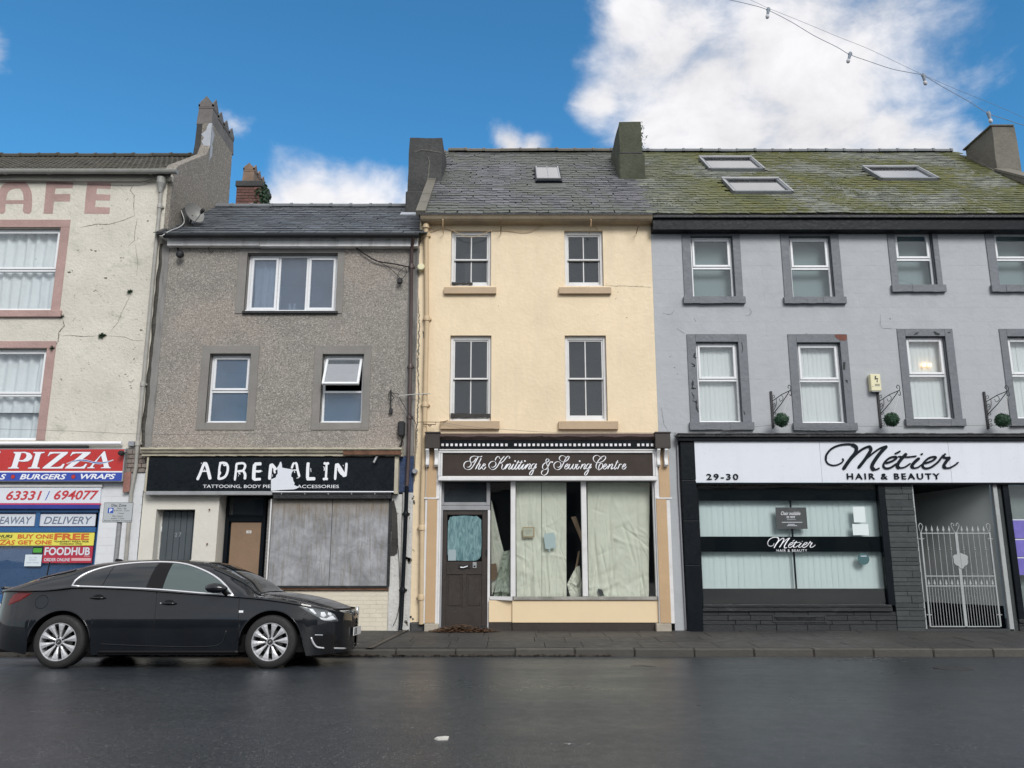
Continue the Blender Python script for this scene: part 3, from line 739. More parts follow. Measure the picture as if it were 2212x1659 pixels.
def slates(parent, x_of_s, y0, z0, th, smax, w, ex, mats, limit=300, name='slate', avoid=(), rough=.5, thick=.007, tile=False, wav=0):
    """courses of separate slates up a slope; the lowest `limit` are objects of their own, the rest one part"""
    base = []
    for k in range(7):
        mb = MB(); hw = w/2*.985; L = ex*1.75
        if tile:
            vs = []; nn = 12
            for i in range(nn+1):
                x = -hw+2*hw*i/nn; h = .022*abs(sin(i/nn*2*pi))**.8
                vs += [(x, 0, .018+h), (x, L, h*.9-.006), (x, 0, -.004+h*.6)]
            fs = [(i*3, (i+1)*3, (i+1)*3+1, i*3+1) for i in range(nn)]+[(i*3+2, (i+1)*3+2, (i+1)*3, i*3) for i in range(nn)]
            mb.raw(vs, fs)
        else:
            j = lambda a: random.uniform(-a, a)*rough
            xs_ = [-hw+j(.012), -hw*.35, hw*.3, hw+j(.012)]
            b0 = [j(.022), j(.012), j(.012), j(.022)]
            if k == 6: b0[0] += .035*rough
            up = [(x, b, ex*.085+thick) for x, b in zip(xs_, b0)]; lo = [(x, b, ex*.085-.002) for x, b in zip(xs_, b0)]
            tp = [(xs_[0], L, .004), (xs_[3], L, .004)]
            mb.raw(up+lo+tp, [(0,1,2,3,9,8),(4,5,1,0),(5,6,2,1),(6,7,3,2),(0,8,4),(3,7,9)])
        o = mb.build('s', mats); me = o.data; me.name = name; base.append(me); bpy.data.objects.remove(o)
    cth, sth = cos(th), sin(th); cnt = 0; sv = []; sf = []
    rows = int(smax/ex)+1; allp = []
    for r in range(rows):
        s = r*ex; a, b = x_of_s(s+ex*.5); off = (r % 2)*w/2
        x = a-w*.25-off*.5 if False else a+off-w*.5
        while x < b+w*.2:
            cx = x+w/2; jw = 0
            if a-w*.35 < cx < b+w*.35 and not any(q[0] < cx < q[1] and q[2] < s+ex*.5 < q[3] for q in avoid):
                allp.append((cx, s))
            x += w
    for i, (cx, s) in enumerate(allp):
        me = random.choice(base); jr = random.uniform(-.012, .012)*rough; js = random.uniform(-.012, .012)*rough; jn = random.uniform(-.001, .004)
        sag = wav*sin(cx*1.3+s*.8)*.5+wav*sin(cx*3.1+1)*.2
        jt = random.uniform(-.01, .014)*rough
        M_ = Matrix.Translation((cx+random.uniform(-.006,.006)*rough, y0+(s+js)*cth-(jn+sag)*sth, z0+(s+js)*sth+(jn+sag)*cth)) @ Matrix.Rotation(th+jt, 4, 'X') @ Matrix.Rotation(jr, 4, 'Z')
        if cnt < limit:
            o = bpy.data.objects.new(name, me); COL.objects.link(o); o.parent = parent; o.matrix_basis = M_; cnt += 1
        else:
            n = len(sv); sv += [tuple(M_ @ v.co) for v in me.vertices]; sf += [tuple(n+q for q in p.vertices) for p in me.polygons]
    if sv:
        mb = MB(); mb.raw(sv, sf); tag(mb.build(name+'_remainder', mats, parent), kind='stuff')
def ridge(parent, x0, x1, y, z, L, mat, r=.10, name='ridge_tile', jag=.006):
    mb = MB(); n = 7; vs = []
    for xx, rr in ((0, r), (L-.05, r), (L-.05, r+.018), (L+.005, r+.018)):
        for k in range(n):
            a = pi*(-.14+1.28*k/(n-1)); vs.append((xx, -rr*cos(a)*1.25, rr*sin(a)*.75-.02))
    mb.raw(vs, [(j*n+k, j*n+k+1, (j+1)*n+k+1, (j+1)*n+k) for j in range(3) for k in range(n-1)]+[tuple(3*n+k for k in range(n)), tuple(range(n))[::-1]])
    o = mb.build('r', mat); me = o.data; me.name = name; bpy.data.objects.remove(o)
    x = x0
    while x < x1-.05:
        o = bpy.data.objects.new(name, me); COL.objects.link(o); o.parent = parent
        o.location = (x, y-.03, z+.01+random.uniform(-jag, jag)); o.rotation_euler = (0, random.uniform(-.01, .01), 0); x += L
def rpt(u, v, y0, z0, th):        # where a direction meets a roof slope -> (x, distance up the slope)
    d = ray(u, v); k = tan(th); t = (z0-CAMZ-k*y0)/(d[2]-k*d[1]); y = d[1]*t
    return d[0]*t, (y-y0)/cos(th)
def slope_pt(x, s, n, y0, z0, th): return (x, y0+s*cos(th)-n*sin(th), z0+s*sin(th)+n*cos(th))
def hull_box(mb, x0, x1, s0, s1, n0, n1, y0, z0, th, mi=None):
    f = lambda x, s, n: slope_pt(x, s, n, y0, z0, th)
    v = [f(x0,s0,n0),f(x1,s0,n0),f(x1,s1,n0),f(x0,s1,n0),f(x0,s0,n1),f(x1,s0,n1),f(x1,s1,n1),f(x0,s1,n1)]
    mb.raw(v, [(0,1,5,4),(1,2,6,5),(2,3,7,6),(3,0,4,7),(4,5,6,7),(3,2,1,0)], mi)
def rough_box(name, mats, parent, x0, x1, y0, y1, z0, z1, taper=0., amp=.012, seg=.16, seed=0):
    """a masonry stack with uneven faces"""
    bm = bmesh.new(); nx, ny, nz_ = [max(1, int(q/seg)) for q in (x1-x0, y1-y0, z1-z0)]
    bmesh.ops.create_cube(bm, size=1)
    for v in bm.verts: v.co = Vector(((x0+x1)/2+v.co.x*(x1-x0), (y0+y1)/2+v.co.y*(y1-y0), (z0+z1)/2+v.co.z*(z1-z0)))
    def cut(ax, a, b, n):
        for i in range(1, n):
            co = [0,0,0]; co[ax] = a+(b-a)*i/n; no = [0,0,0]; no[ax] = 1
            bmesh.ops.bisect_plane(bm, geom=bm.verts[:]+bm.edges[:]+bm.faces[:], plane_co=co, plane_no=no)
    cut(0, x0, x1, nx); cut(1, y0, y1, ny); cut(2, z0, z1, nz_)
    for v in bm.verts:
        k = (v.co.z-z0)/(z1-z0); cx = (x0+x1)/2; v.co.x = cx+(v.co.x-cx)*(1-taper*k)
        v.co += Vector((mnoise.noise(v.co*2.3+Vector((seed,0,0))), mnoise.noise(v.co*2.3+Vector((0,seed+9,0))), .5*mnoise.noise(v.co*2.1+Vector((0,0,seed)))))*amp*1.6
    me = bpy.data.meshes.new(name); bm.to_mesh(me); bm.free()
    for m in (mats if isinstance(mats, (list, tuple)) else [mats]): me.materials.append(m)
    return link(me, name, parent)
def pipe_thing(name, pts, r, mat, label, cat='drainpipe', collars=(), n=12, cr=1.35):
    t = thing(name, pts[-1], label, cat); mb = MB(); mb.tube(pts, r, n); shade_auto(mb.build('pipe', mat, t), 50)
    for (x, y, z) in collars:
        mb = MB(); mb.lathe([(r*1.02,-.05),(r*cr,-.045),(r*cr,.03),(r*1.15,.045),(r*1.02,.05)], (x,y,z), 'z', n); shade_auto(mb.build('collar', mat, t), 50)
        mb = MB(); mb.box(x-r*1.9, x+r*1.9, y+r*.7, y+r*1.1+.03, z-.018, z+.018, .004); mb.build('bracket', mat, t)
    return t
def cable(name, pts, r, mat, label, cat='cable', sm=6):
    mb = MB(); mb.tube(catmull([Vector(p) for p in pts], sm), r, 5); return tag(mb.build(name, mat), label, cat)
def uvp(u, v, Y): x, z = P(u, v, Y); return (x, Y, z)
def crack(mb, pts, Y, w=.006, jit=.35, mi=None):
    """thin open crack: a narrow dark groove lining along a jagged path"""
    q = []
    for a, b in zip(pts, pts[1:]):
        n = max(2, int(sqrt((b[0]-a[0])**2+(b[1]-a[1])**2)/3))
        for i in range(n):
            k = i/n; q.append((a[0]+(b[0]-a[0])*k+random.uniform(-1,1)*jit*1.6, a[1]+(b[1]-a[1])*k+random.uniform(-1,1)*jit*1.6))
    q.append(pts[-1]); xz = [P(u, v, Y) for u, v in q]
    for i in range(len(xz)-1):
        a, b = Vector(xz[i]), Vector(xz[i+1]); d = b-a
        if d.length < 1e-6: continue
        d.normalize(); nrm = Vector((-d.y, d.x)); k = sin(pi*(i+.5)/(len(xz)-1))**.4
        wa = w*.5*k*random.uniform(.5, 1.3)
        mb.face([(a.x+nrm.x*wa, Y, a.y+nrm.y*wa), (b.x+nrm.x*wa, Y, b.y+nrm.y*wa), (b.x-nrm.x*wa, Y, b.y-nrm.y*wa), (a.x-nrm.x*wa, Y, a.y-nrm.y*wa)], mi)
def blotch(mb, u, v, r, Y, n=9, mi=None, squash=.6):
    c = P(u, v, Y); r = r/113.
    mb.face([(c[0]+r*cos(2*pi*k/n)*random.uniform(.5,1.1), Y, c[1]+r*squash*sin(2*pi*k/n)*random.uniform(.5,1.1)) for k in range(n)], mi)
crack_mat = plain('crack_dark', (.17,.16,.135), .95)  # dull brown-grey tone of the crack lines
crack_soft = plain('crack_soft', (.22,.20,.17), .95)
def tuft(u, v, Y, r, label, n=60):
    mb = MB(); c = uvp(u, v, Y)
    for _ in range(n):
        a = random.uniform(-pi, pi); l = r*random.uniform(.4, 1.1); w = r*.10
        d = Vector((cos(a), -abs(random.gauss(.5,.3)), sin(a)*.7)).normalized(); p0 = Vector(c)+Vector((random.uniform(-.2,.2)*r,0,random.uniform(-.15,.15)*r)); p1 = p0+d*l
        sd_ = d.cross(Vector((random.random(),1,random.random()))).normalized()*w; pm = (p0+p1)/2
        mb.face([p0, pm+sd_, p1, pm-sd_])
    return tag(mb.build('wall_plant', leaf_dark), label, 'weed')
# ================================================================ A: the takeaway with the old painted CAFE letters
XA1 = -6.965
A = thing('takeaway_building', (-9, YF, 0), 'cream rendered building at the left end with faded pink letters and pink window surrounds', 'building')
zA = Z(384, YF)
wu = R(-115, 491.3, 121, 669, YF); wl = R(-130, 752, 90, 950.5, YF)
wl2 = R(-420, 491.3, -260, 669, YF); wl3 = R(-420, 752, -260, 950.5, YF)
shop_hole = (X(-300, 1200, YF), X(207, 1190, YF), Z(1304, YF), Z(1089, YF), .10)
mb = MB(); wall_mb(mb, -13.5, XA1, Z(968, YF), zA, YF, [wu, wl, wl2, wl3], .13)
mb.face([(-13.5,YF,zA),(-13.5,YF+6,zA),(-13.5,YF+6,-.1),(-13.5,YF,-.1)])
mb.build('wall', cafe_cream, A)
mb = MB(); wall_mb(mb, -13.5, XA1+.10, -.1, Z(968, YF), YF, [shop_hole], .1); mb.build('ground_floor_wall', white_wall, A)
# brick courses that show under the white paint of the ground floor pier
bkm = piece('brick_white', ((.655,.675,.70),(.675,.695,.72),(.63,.65,.68)), .6, 12, .35, ((.5,.5,.48), .35))
def bricks(parent, x0, x1, z0, z1, Y, mat, bw=.235, bh=.075, name='brick', proud=.004, holes=(), joint=.004, jit=.0015):
    r = 0; z = z0; cache = {}
    while z < z1-.02:
        h = min(bh, z1-z); x = x0-(bw/2 if r % 2 else 0)
        while x < x1-.01:
            a, b = max(x, x0), min(x+bw, x1)
            segs = [(a, b)]
            for hh in holes:
                if hh[2] < z+h/2 < hh[3]:
                    segs = [q for s in segs for q in ((s[0], min(s[1], hh[0])), (max(s[0], hh[1]), s[1])) if q[1]-q[0] > .02]
            for (a, b) in segs:
                if b-a < .03: continue
                k = (round(b-a, 3), round(h, 3))
                if k not in cache:
                    mb = MB(); mb.box(joint/2, b-a-joint/2, -proud, 0.02, joint/2, h-joint/2, min(.002, proud*.5))
                    o = mb.build(name, mat); cache[k] = o.data; bpy.data.objects.remove(o)
                o = bpy.data.objects.new(name, cache[k]); COL.objects.link(o); o.parent = parent
                if parent.type == 'EMPTY': o.matrix_parent_inverse = Matrix.Translation(-parent.location)
                o.location = (a, Y+random.uniform(-jit, jit), z)
            x += bw
        z += bh; r += 1
lowwall = MB(); lowwall.box(X(207,1190,YF)+.0, XA1+.09, YF-.004, YF+.01, 0, .01); pier = lowwall.build('brick_pier', white_wall, A)
bricks(pier, X(209,1190,YF), XA1+.09, .0, Z(1046, YF), YF, bkm, .36, .15, jit=.0005)
for (r, dep) in ((wu, .13), (wl, .13)):
    w = upvc(A, r, .10, 'top', glass_net, .49, .065)
    room(A, r[0]-.3, r[1]+.3, r[2]-.2, r[3]+.2, YF+.24, YF+2.2, room_pale)
# pink surrounds and sills
for k, (r, zt, su, zb) in enumerate(((wu, Z(474.8, YF), 140, Z(671, YF)), (wl, Z(737, YF), 109, Z(951, YF)))):
    vm = 580 if k == 0 else 850; xr = X(su, vm, YF)
    mb = MB(); mb.box(r[0]-.3, xr, YF-.014, YF+.02, r[3], zt, .004); mb.box(r[1], xr, YF-.014, YF+.02, zb, r[3]-.001, .004)
    mb.build('window_surround', cafe_pink, A)
    if k == 0:
        mb = MB(); mb.box(r[0]-.3, X(134, 679, YF), YF-.06, YF+.08, Z(686, YF), Z(671.5, YF), .008); mb.build('window_sill', cafe_pink, A)
G = 'net curtains in the takeaway building'
curtain(wu[0]+.05, wu[1]-.08, wu[2]+.03, wu[3]-.05, YF+.24, 'pale net curtain behind the upper window with the pink sill, under the old painted letters', 10)
curtain(wl[0]+.05, wl[1]-.08, wl[2]+.03, wl[3]-.05, YF+.24, 'pale net curtain behind the lower window, just above the red pizza sign', 9, .035)
# letters painted on the wall (thin coats of paint on the render)
lp = MB(); tfA = lambda x, y: P(x/4., y/4.+184.3, YF-.003)
def flat(mb, polys, tf, y0, y1):
    for p in polys: mb.prism([tf(*q) for q in p], y0, y1)
F_ = [[(400,838),(632,832),(628,888),(480,890),(472,940),(608,938),(604,1002),(466,1003),(455,1110),(375,1108),(388,980)]]
E_ = [[(755,835),(960,842),(955,895),(838,890),(832,940),(955,945),(948,995),(828,992),(820,1050),(950,1055),(945,1112),(728,1108),(738,970)]]
for L in (F_, E_):
    mb = MB(); flat(mb, L, tfA, YF-.003, YF+.005); mb.build('painted_letter', cafe_pink, A)
mb = MB()
ribbons(mb, [{'p': [(8,1108),(12,1000),(40,900),(110,858),(190,862),(232,920),(240,1000),(232,1108)], 'w': 74}], tfA, YF-.003, 74, 74, th=.006)
ribbons(mb, [{'p': [(25,1008),(225,1008)], 'w': 58}], tfA, YF-.0036, 58, 58, th=.006); mb.build('painted_letter', cafe_pink, A)
# cracks, blown patches and holes of the render
mb = MB(); YC = YF-.002
z1 = lambda pts: [(a/4., b/4.+184.3) for a, b in pts]; z2 = lambda pts: [(a/4., b/4.+553) for a, b in pts]
for pts, w in ((z1([(1155,855),(1125,910),(1160,950),(1155,1050),(1165,1125)]), .012), (z1([(1165,1125),(1070,1165),(950,1200),(830,1200),(690,1228)]), .015), (z1([(1185,1150),(1165,1260),(1160,1340),(1110,1390)]), .010),
               (z1([(1165,1340),(1190,1540),(1180,1650)]), .006), (z2([(540,540),(555,600),(510,660),(500,740),(470,790)]), .02), (z2([(530,690),(600,685),(700,695),(840,690)]), .012),
               (z2([(940,690),(1080,700),(1150,730),(1245,730)]), .008), (z2([(1130,330),(1060,470),(1020,570),(950,660)]), .008), (z2([(520,340),(515,460)]), .022), (z1([(590,1080),(615,1110)]), .006)):
    crack(mb, pts, YC, w)
mb.build('crack', crack_mat, A)
mb = MB()
for (u, v, r) in ((200,539,6),(210,541,5),(264,558,4),(225,600,6),(205,627,5),(154,586,2.5),(305,712,3),(261,752,1.5),(289,753,2),(265,921,2),(283,836,4),(245,780,1.5),(105,443,3),(214,431,2),(262,530,3),(150,590,5),(318,476,4),
                  (130,820,3),(155,882,3),(288,778,3),(284,916,3),(75,560,2),(270,810,4),(160,640,3),(176,712,3),(205,870,2),(120,905,3)):
    for _ in range(2): blotch(mb, u+random.uniform(-4,4), v+random.uniform(-3,3), r*random.uniform(.3,.8), YC)
mb.build('blown_patch', plain('hole_dark', (.14,.13,.11), .95), A)
mb = MB()
for _ in range(110):
    u, v = random.uniform(150, 340), random.uniform(400, 940)
    if u > 372-.1*(v-400): continue
    for _k in range(random.choice((1,1,2,3))): blotch(mb, u+random.uniform(-5,5), v+random.uniform(-3,3), random.uniform(.6, 2.6), YF-.0015, squash=random.uniform(.3,.8))
tag(mb.build('weather_mark', plain('mark_soft', (.38,.365,.31), .95), A), kind='stuff')
mb = MB()
c = P(283, 819, YF); mb.lathe([(.045,-.012),(.055,-.010),(.055,.0),(.04,.0)], (c[0], YF-.002, c[1]), 'y', 18); mb.build('pipe_hole', cafe_cream, A)
tuft(281.5, 630, YF-.005, .075, 'small dark weed rooted high in the cream wall right of the upper net curtain window')
tuft(222, 726, YF-.005, .09, 'low dark weed growing along the horizontal crack in the cream wall', 90)
tuft(113, 753, YF-.02, .07, 'small weed at the top right corner of the lower pink window surround')
tuft(304, 713, YF-.005, .03, 'tiny weed by the right edge of the cream wall, above the patched hole', 24)
tuft(134, 684, YF-.01, .06, 'dark tuft of weed at the right end of the pink window sill')
ge0, ge1 = Z(378, 15.0), Z(367.5, 15.0)
# eaves: soffit band, gutter, roof
mb = MB(); mb.box(-13.5, X(372,384,YF)+.02, YF-.05, YF+.02, Z(393, YF), zA+.04, .006); mb.build('eaves_band', cafe_cream, A); mb = MB(); mb.box(-13.5, -6.89, 15.0, YF+.3, zA+.042, ge1-.04); mb.build('soffit', deck_dark, A)
gx = X(383, 372, 15.0)
mb = MB(); r = .062
prof = [(15.0+r*cos(a), ge1-.005+r*1.25*sin(a)) for a in [pi+pi*k/8 for k in range(9)]]
prof += [(15.0+r*.9, ge1+.004), (15.0-r*.9, ge1+.004)]
mb.xprism(prof, -13.5, gx); gt = mb.build('gutter', gutter_grey, A)
for u in (105, 12, 325):
    mb = MB(); xx = X(u, 372, 15.0); mb.xprism([(15.0+(a-15.0)*1.12, ge1-.01+(b-ge1+.01)*1.12) for a, b in prof[:9]], xx-.03, xx+.03); mb.build('gutter_joint', gutter_grey, A)
thA = math.atan(.62); yA0, zA0 = 15.03, ge1+.01; smA = 2.85/cos(thA)
XG = -6.88
mb = MB(); hull_box(mb, -13.5, XG-.02, -.02, smA, -.06, -.004, yA0, zA0, thA)
f = lambda x, s: slope_pt(x, s, -.03, yA0, zA0, thA)
roofA = mb.build('roof', deck_dark, A); room(A, -13.4, XG-.3, -.1, 4.0, YF+.12, YF+3.2, room_dark)
slates(roofA, lambda s: (-12.6, XG-.34), yA0, zA0, thA, smA, .235, .305, tile_mat, 300, 'roof_tile', tile=True)
tx = slope_pt(0, smA, .03, yA0, zA0, thA); ridge(roofA, -12.6, -7.35, tx[1], tx[2]-.02, .45, tile_mat, .10)
# gable wall rising above the lower neighbour
t1 = 18.6; yc1 = ray(466, 267)[1]*t1; zc1 = CAMZ+ray(466, 267)[2]*t1; t2 = 19.95; yc2 = ray(509, 324)[1]*t2; zc2 = zc1-.02
gy = lambda y: zA0+(y-yA0)*tan(thA)+.05
poly = [(YF+.005, 0), (YF+.005, gy(YF)-.1), (YF+.25, gy(YF+.25)+.02), (yc1-.16, gy(yc1)+.04), (yc1, gy(yc1)+.35), (yc1, zc1), (yc2, zc2), (yc2+.12, 6.0), (yc2+.1, 0)]
mb = MB(); mb.xprism(poly, XG-.22, XG); mb.build('gable_wall', pebble_gable, A)
# front chimney: dark face, bared white flaunching on its corner
xc0 = X(422.5, 300, yc1)
zlow = gy(yc1)-.4
mb = MB(); mb.prism([(X(412,337,yc1), zlow), (XG-.221, zlow), (XG-.221, zc1), (xc0, zc1), (xc0-.01, zc1-.5)], yc1+.004, yc2-.05); mb.build('chimney_stack', cement_dark, A)
mb = MB(); zz = [zc1+.01-(zc1-zlow)*k/14 for k in range(11)]; L = []; Rr = []
for k, q in enumerate(zz):
    L.append((XG-.04-.16*min(1, k/3)*random.uniform(.5, 1.2)-.03, q)); Rr.append((XG-.0, q))
mb.prism(L+Rr[::-1], yc1-.006, yc1+.01); mb.build('mortar_patch', flaunch_white, A)
mb = MB(); vs = [(XG+.004, yc1, zc1+.01-(zc1-zlow)*k/14) for k in range(11)]; ve = [(XG+.004, yc1+.03+.14*random.random(), v[2]) for v in vs]
mb.raw(vs+ve, [(i, i+1, 12+i, 11+i) for i in range(10)]); mb.build('mortar_patch', flaunch_white, A)
POT = {}
def pot(parent, x, y, z, mat, h=.62, w=.30):
    """square pot with notched, pointed crown"""
    mb = MB(); a = w/2; b = a*.88
    hz = h*.62
    mb.raw([(x-a,y-a,z),(x+a,y-a,z),(x+a,y+a,z),(x-a,y+a,z),(x-b,y-b,z+hz),(x+b,y-b,z+hz),(x+b,y+b,z+hz),(x-b,y+b,z+hz)], [(0,1,5,4),(1,2,6,5),(2,3,7,6),(3,0,4,7),(4,5,6,7)])
    c = b*1.08
    mb.box(x-c, x+c, y-c, y+c, z+hz-.03, z+hz+.02, .008)
    for (dx, dy) in ((0,-1),(1,0),(0,1),(-1,0)):
        px, py = -dy, dx; th = .035
        q = [Vector((x+dx*c+px*c*k, y+dy*c+py*c*k, z+hz+zz_)) for k, zz_ in ((-1, .02), (-1, .07), (0, h*.40), (1, .07), (1, .02))]
        r_ = [v-Vector((dx, dy, 0))*th for v in q]
        mb.raw(q+r_, [(0,1,2,3,4),(9,8,7,6,5)]+[(i,(i+1)%5,(i+1)%5+5,i+5) for i in range(5)])
    return mb.build('chimney_pot', mat, parent)
for k in range(4): pot(A, XG-.19-.0*k, yc1+.20+k*.37, zc1-.01, pot_grey, .72 if k == 0 else .62, .36)
# downpipe at the right end of the gutter
xp = X(349, 410, YF-.05)
pipe_thing('rainwater_pipe', [(xp, YF-.13, ge1-.1), (xp, YF-.08, ge1-.30), (X(345,450,YF-.06), YF-.07, Z(440,YF-.06)), (X(297,966,YF-.06), YF-.07, Z(960,YF-.06)), (X(292,1010,YF-.06)+.02, YF-.07, Z(1010,YF-.06)), (X(284,1060,YF-.06), YF-.06, Z(1062,YF-.06)), (X(275,1200,YF-.06), YF-.06, .0)],
           .036, paint('pipe_pale', (.36,.35,.32), .6, .15, 4, .2, 20, .5, (.16,.15,.13), fleck=.5), 'tall pale grey rainwater pipe between the cream wall and the pebbledashed wall',
           collars=[(X(345,450,YF-.06), YF-.07, Z(446,YF-.06)), (X(309,830,YF-.06), YF-.07, Z(830,YF-.06)), (X(297,966,YF-.06), YF-.07, Z(958,YF-.06))])
mb = MB(); mb.lathe([(.03,-.2),(.05,-.1),(.085,0),(.09,.12),(.07,.125)], (xp, YF-.10, Z(396,YF-.1)), 'z', 12); tag(mb.build('hopper_head', gutter_grey), 'grey funnel shaped hopper under the right end of the pale gutter', 'rainwater hopper')
cable('wall_cable', [uvp(-20,390,YF-.06), uvp(100,391,YF-.06), uvp(230,394,YF-.06), uvp(300,394,YF-.06), uvp(350,380,YF-.12), uvp(368,388,YF-.1), uvp(376,405,YF-.05), uvp(372,440,YF-.03)], .011, cable_grey, 'thin grey cable drooping under the gutter above the faded pink letters')

# ---- shopfront of the takeaway
YS = YF-.16
s = R(-90, 969, 268, 1040, YS)
T = thing('pizza_sign', (s[0], YS, s[2]), 'long red and blue fascia sign with big white PIZZA lettering over BURGERS and WRAPS', 'sign')
mb = MB(); mb.box(s[0], s[1]-.006, YS+.006, YF-.001, s[2], s[3], .004); mb.build('sign_box', alu, T)
zr, zb_ = Z(1017.5, YS), Z(1020.5, YS); e = .022
mb = MB(); mb.box(s[0], s[1]-e, YS+.002, YS+.008, zr, s[3]-.012); mb.build('red_panel', red_sign, T)
mb = MB(); mb.box(s[0], s[1]-e, YS+.002, YS+.008, zb_, zr); mb.build('white_line', white_print, T)
mb = MB(); mb.box(s[0], s[1]-e, YS+.002, YS+.008, s[2]+.012, zb_); mb.build('blue_panel', blue_sign, T)
tfP = lambda x, y: P(x/8.0, y/8.0+963.1, YS)
PZ = {'P': [[(235,105),(375,105),(300,345),(300,368),(330,378),(325,392),(135,392),(142,378),(185,370),(205,345),(268,140),(235,120)],
            [(368,104),(430,102),(520,125),(560,175),(545,225),(490,265),(420,275),(320,268),(328,245),(395,245),(440,215),(462,170),(445,130),(400,122),(363,122)]],
      'I': [[(578,105),(775,105),(770,120),(715,130),(700,150),(645,345),(645,368),(690,378),(685,392),(480,392),(485,378),(535,368),(550,345),(610,150),(610,130),(575,120)]],
      'Z': [[(860,105),(1180,105),(1165,135),(870,365),(1000,365),(1050,350),(1085,310),(1120,310),(1080,392),(730,392),(745,370),(1050,130),(930,130),(870,145),(835,180),(825,175)]],
      'Y': [[(1250,105),(1570,105),(1555,135),(1250,365),(1390,365),(1440,350),(1475,310),(1510,310),(1460,392),(1120,392),(1135,370),(1430,130),(1310,130),(1255,145),(1225,175),(1215,170)]],
      'A': [[(1795,95),(1815,95),(1880,345),(1895,368),(1920,378),(1915,387),(1740,387),(1745,375),(1795,365),(1790,330),(1748,165),(1610,345),(1605,368),(1640,378),(1635,387),(1505,387),(1510,375),(1555,365),(1590,320)]],
      'T': [[(-120,92),(8,92),(8,122),(-120,120)]]}
for k, ps in PZ.items():
    mb = MB()
    for i, p in enumerate(ps): mb.prism([tfP(*q) for q in p], YS-.001-.0004*i, YS+.0015)
    mb.cur = 1
    for p in ps:
        for i, (a, b) in enumerate(zip(p, p[1:]+p[:1])): ribbons(mb, [{'p': [a, b], 'w': 17}], tfP, YS+.0006, 17, 17, th=.001, smooth=False)
    mb.build('letter', [white_print, navy_print], T)
mb = MB(); mb.prism([tfP(*q) for q in [(1150,300),(1250,260),(1380,230),(1500,238),(1620,272),(1740,283),(1850,268),(1960,236),(1965,250),(1850,294),(1740,318),(1640,311),(1520,278),(1400,263),(1260,278),(1155,312)]], YS-.003, YS-.0018)
mb.cur = 1; mb.prism([tfP(*q) for q in [(1180,294),(1260,264),(1385,240),(1500,248),(1620,280),(1740,291),(1850,276),(1940,250),(1850,284),(1740,308),(1640,301),(1520,268),(1400,253),(1260,272)]], YS-.0042, YS-.0032); mb.build('swoosh', [pale_print, blue_print], T)
def tx(s_, r, Y, mat, par, **k): return text(s_, (X(r[0], (r[1]+r[3])/2, Y), X(r[2], (r[1]+r[3])/2, Y), Z(r[3], Y), Z(r[1], Y)), Y, mat, par, **k)
tx('BURGERS', (43, 1024, 143, 1035.6), YS, white_print, T, shear=.25, bold=.028)
tx('WRAPS', (174, 1023.5, 249.5, 1035), YS, white_print, T, shear=.25, bold=.028)
tx('S', (0, 1024, 13, 1036), YS, white_print, T, shear=.25, bold=.028)
for u in (28, 158.5):
    c = P(u, 1029.8, YS); mb = MB(); disc(mb, c, .043, YS-.0005, .002, 20); mb.cur = 1; disc(mb, c, .036, YS-.002, .001, 20); mb.build('dot', [navy_print, red_sign], T)
mb = MB(); a = P(262, 979, YS-.1); mb.lathe([(.0,-.05),(.045,-.045),(.05,.03),(.03,.06)], (a[0], YS-.1, a[1]), 'y', 12); mb.tube([(a[0], YS-.05, a[1]), (a[0]+.05, YS+.01, a[1]+.03)], .01, 6)
tag(mb.build('security_light', black_plastic), 'small black lamp fixed at the top right corner of the red pizza sign', 'security light')
# shutter tube over the sign
ta, tb = uvp(-120, 958, YF-.09), uvp(263, 957.5, YF-.09)
T2 = thing('awning_tube', tb, 'long white rounded awning tube mounted above the red pizza sign', 'awning')
mb = MB(); mb.tube([ta, tb], .036, 14); shade_auto(mb.build('tube', white_gloss, T2), 50)
mb = MB(); mb.box(ta[0], X(188, 966, YF-.09), YF-.10, YF-.02, Z(967.5, YF-.08), Z(962.5, YF-.08), .006); mb.build('backing_rail', black_worn, T2)  # black strip painted in for the shaded gap under the tube
mb = MB(); q = R(277.5, 953, 290, 964, YF-.06); mb.box(q[0], q[1], YF-.08, YF-.001, q[2], q[3], .008); tag(mb.build('junction_box', pipe_grey), 'small pale grey box on the cream wall beside the tall pale pipe', 'junction box')
# scrap of peeled red board and exposed masonry between the two shops
mb = MB(); q = [(268,1021),(284,1019),(280,1062),(266,1064)]; mb.prism([P(a, b, YF-.07) for a, b in q], YF-.09, YF-.07); tag(mb.build('timber_end', paint('peel_red', (.33,.16,.13), .75, .2, 5, .6, 30, .5, (.3,.27,.22), fleck=.8, fcol=(.35,.32,.27))), 'short peeling red timber end hanging between the pizza sign and the pipe', 'board')
mb = MB(); q = R(286, 1012, 305, 1020, YF); rub = MB(); rub.box(X(270,995,YF), X(318,995,YF), YF-.01, YF+.01, Z(1021,YF), Z(968,YF)); rubble = rub.build('rubble_wall', dirty_edge, A)
bricks(rubble, X(272,995,YF), X(320,995,YF), Z(1021,YF), Z(970,YF), YF-.012, brick_old, .13, .085, 'rubble_stone', .035, jit=.012, joint=.014)
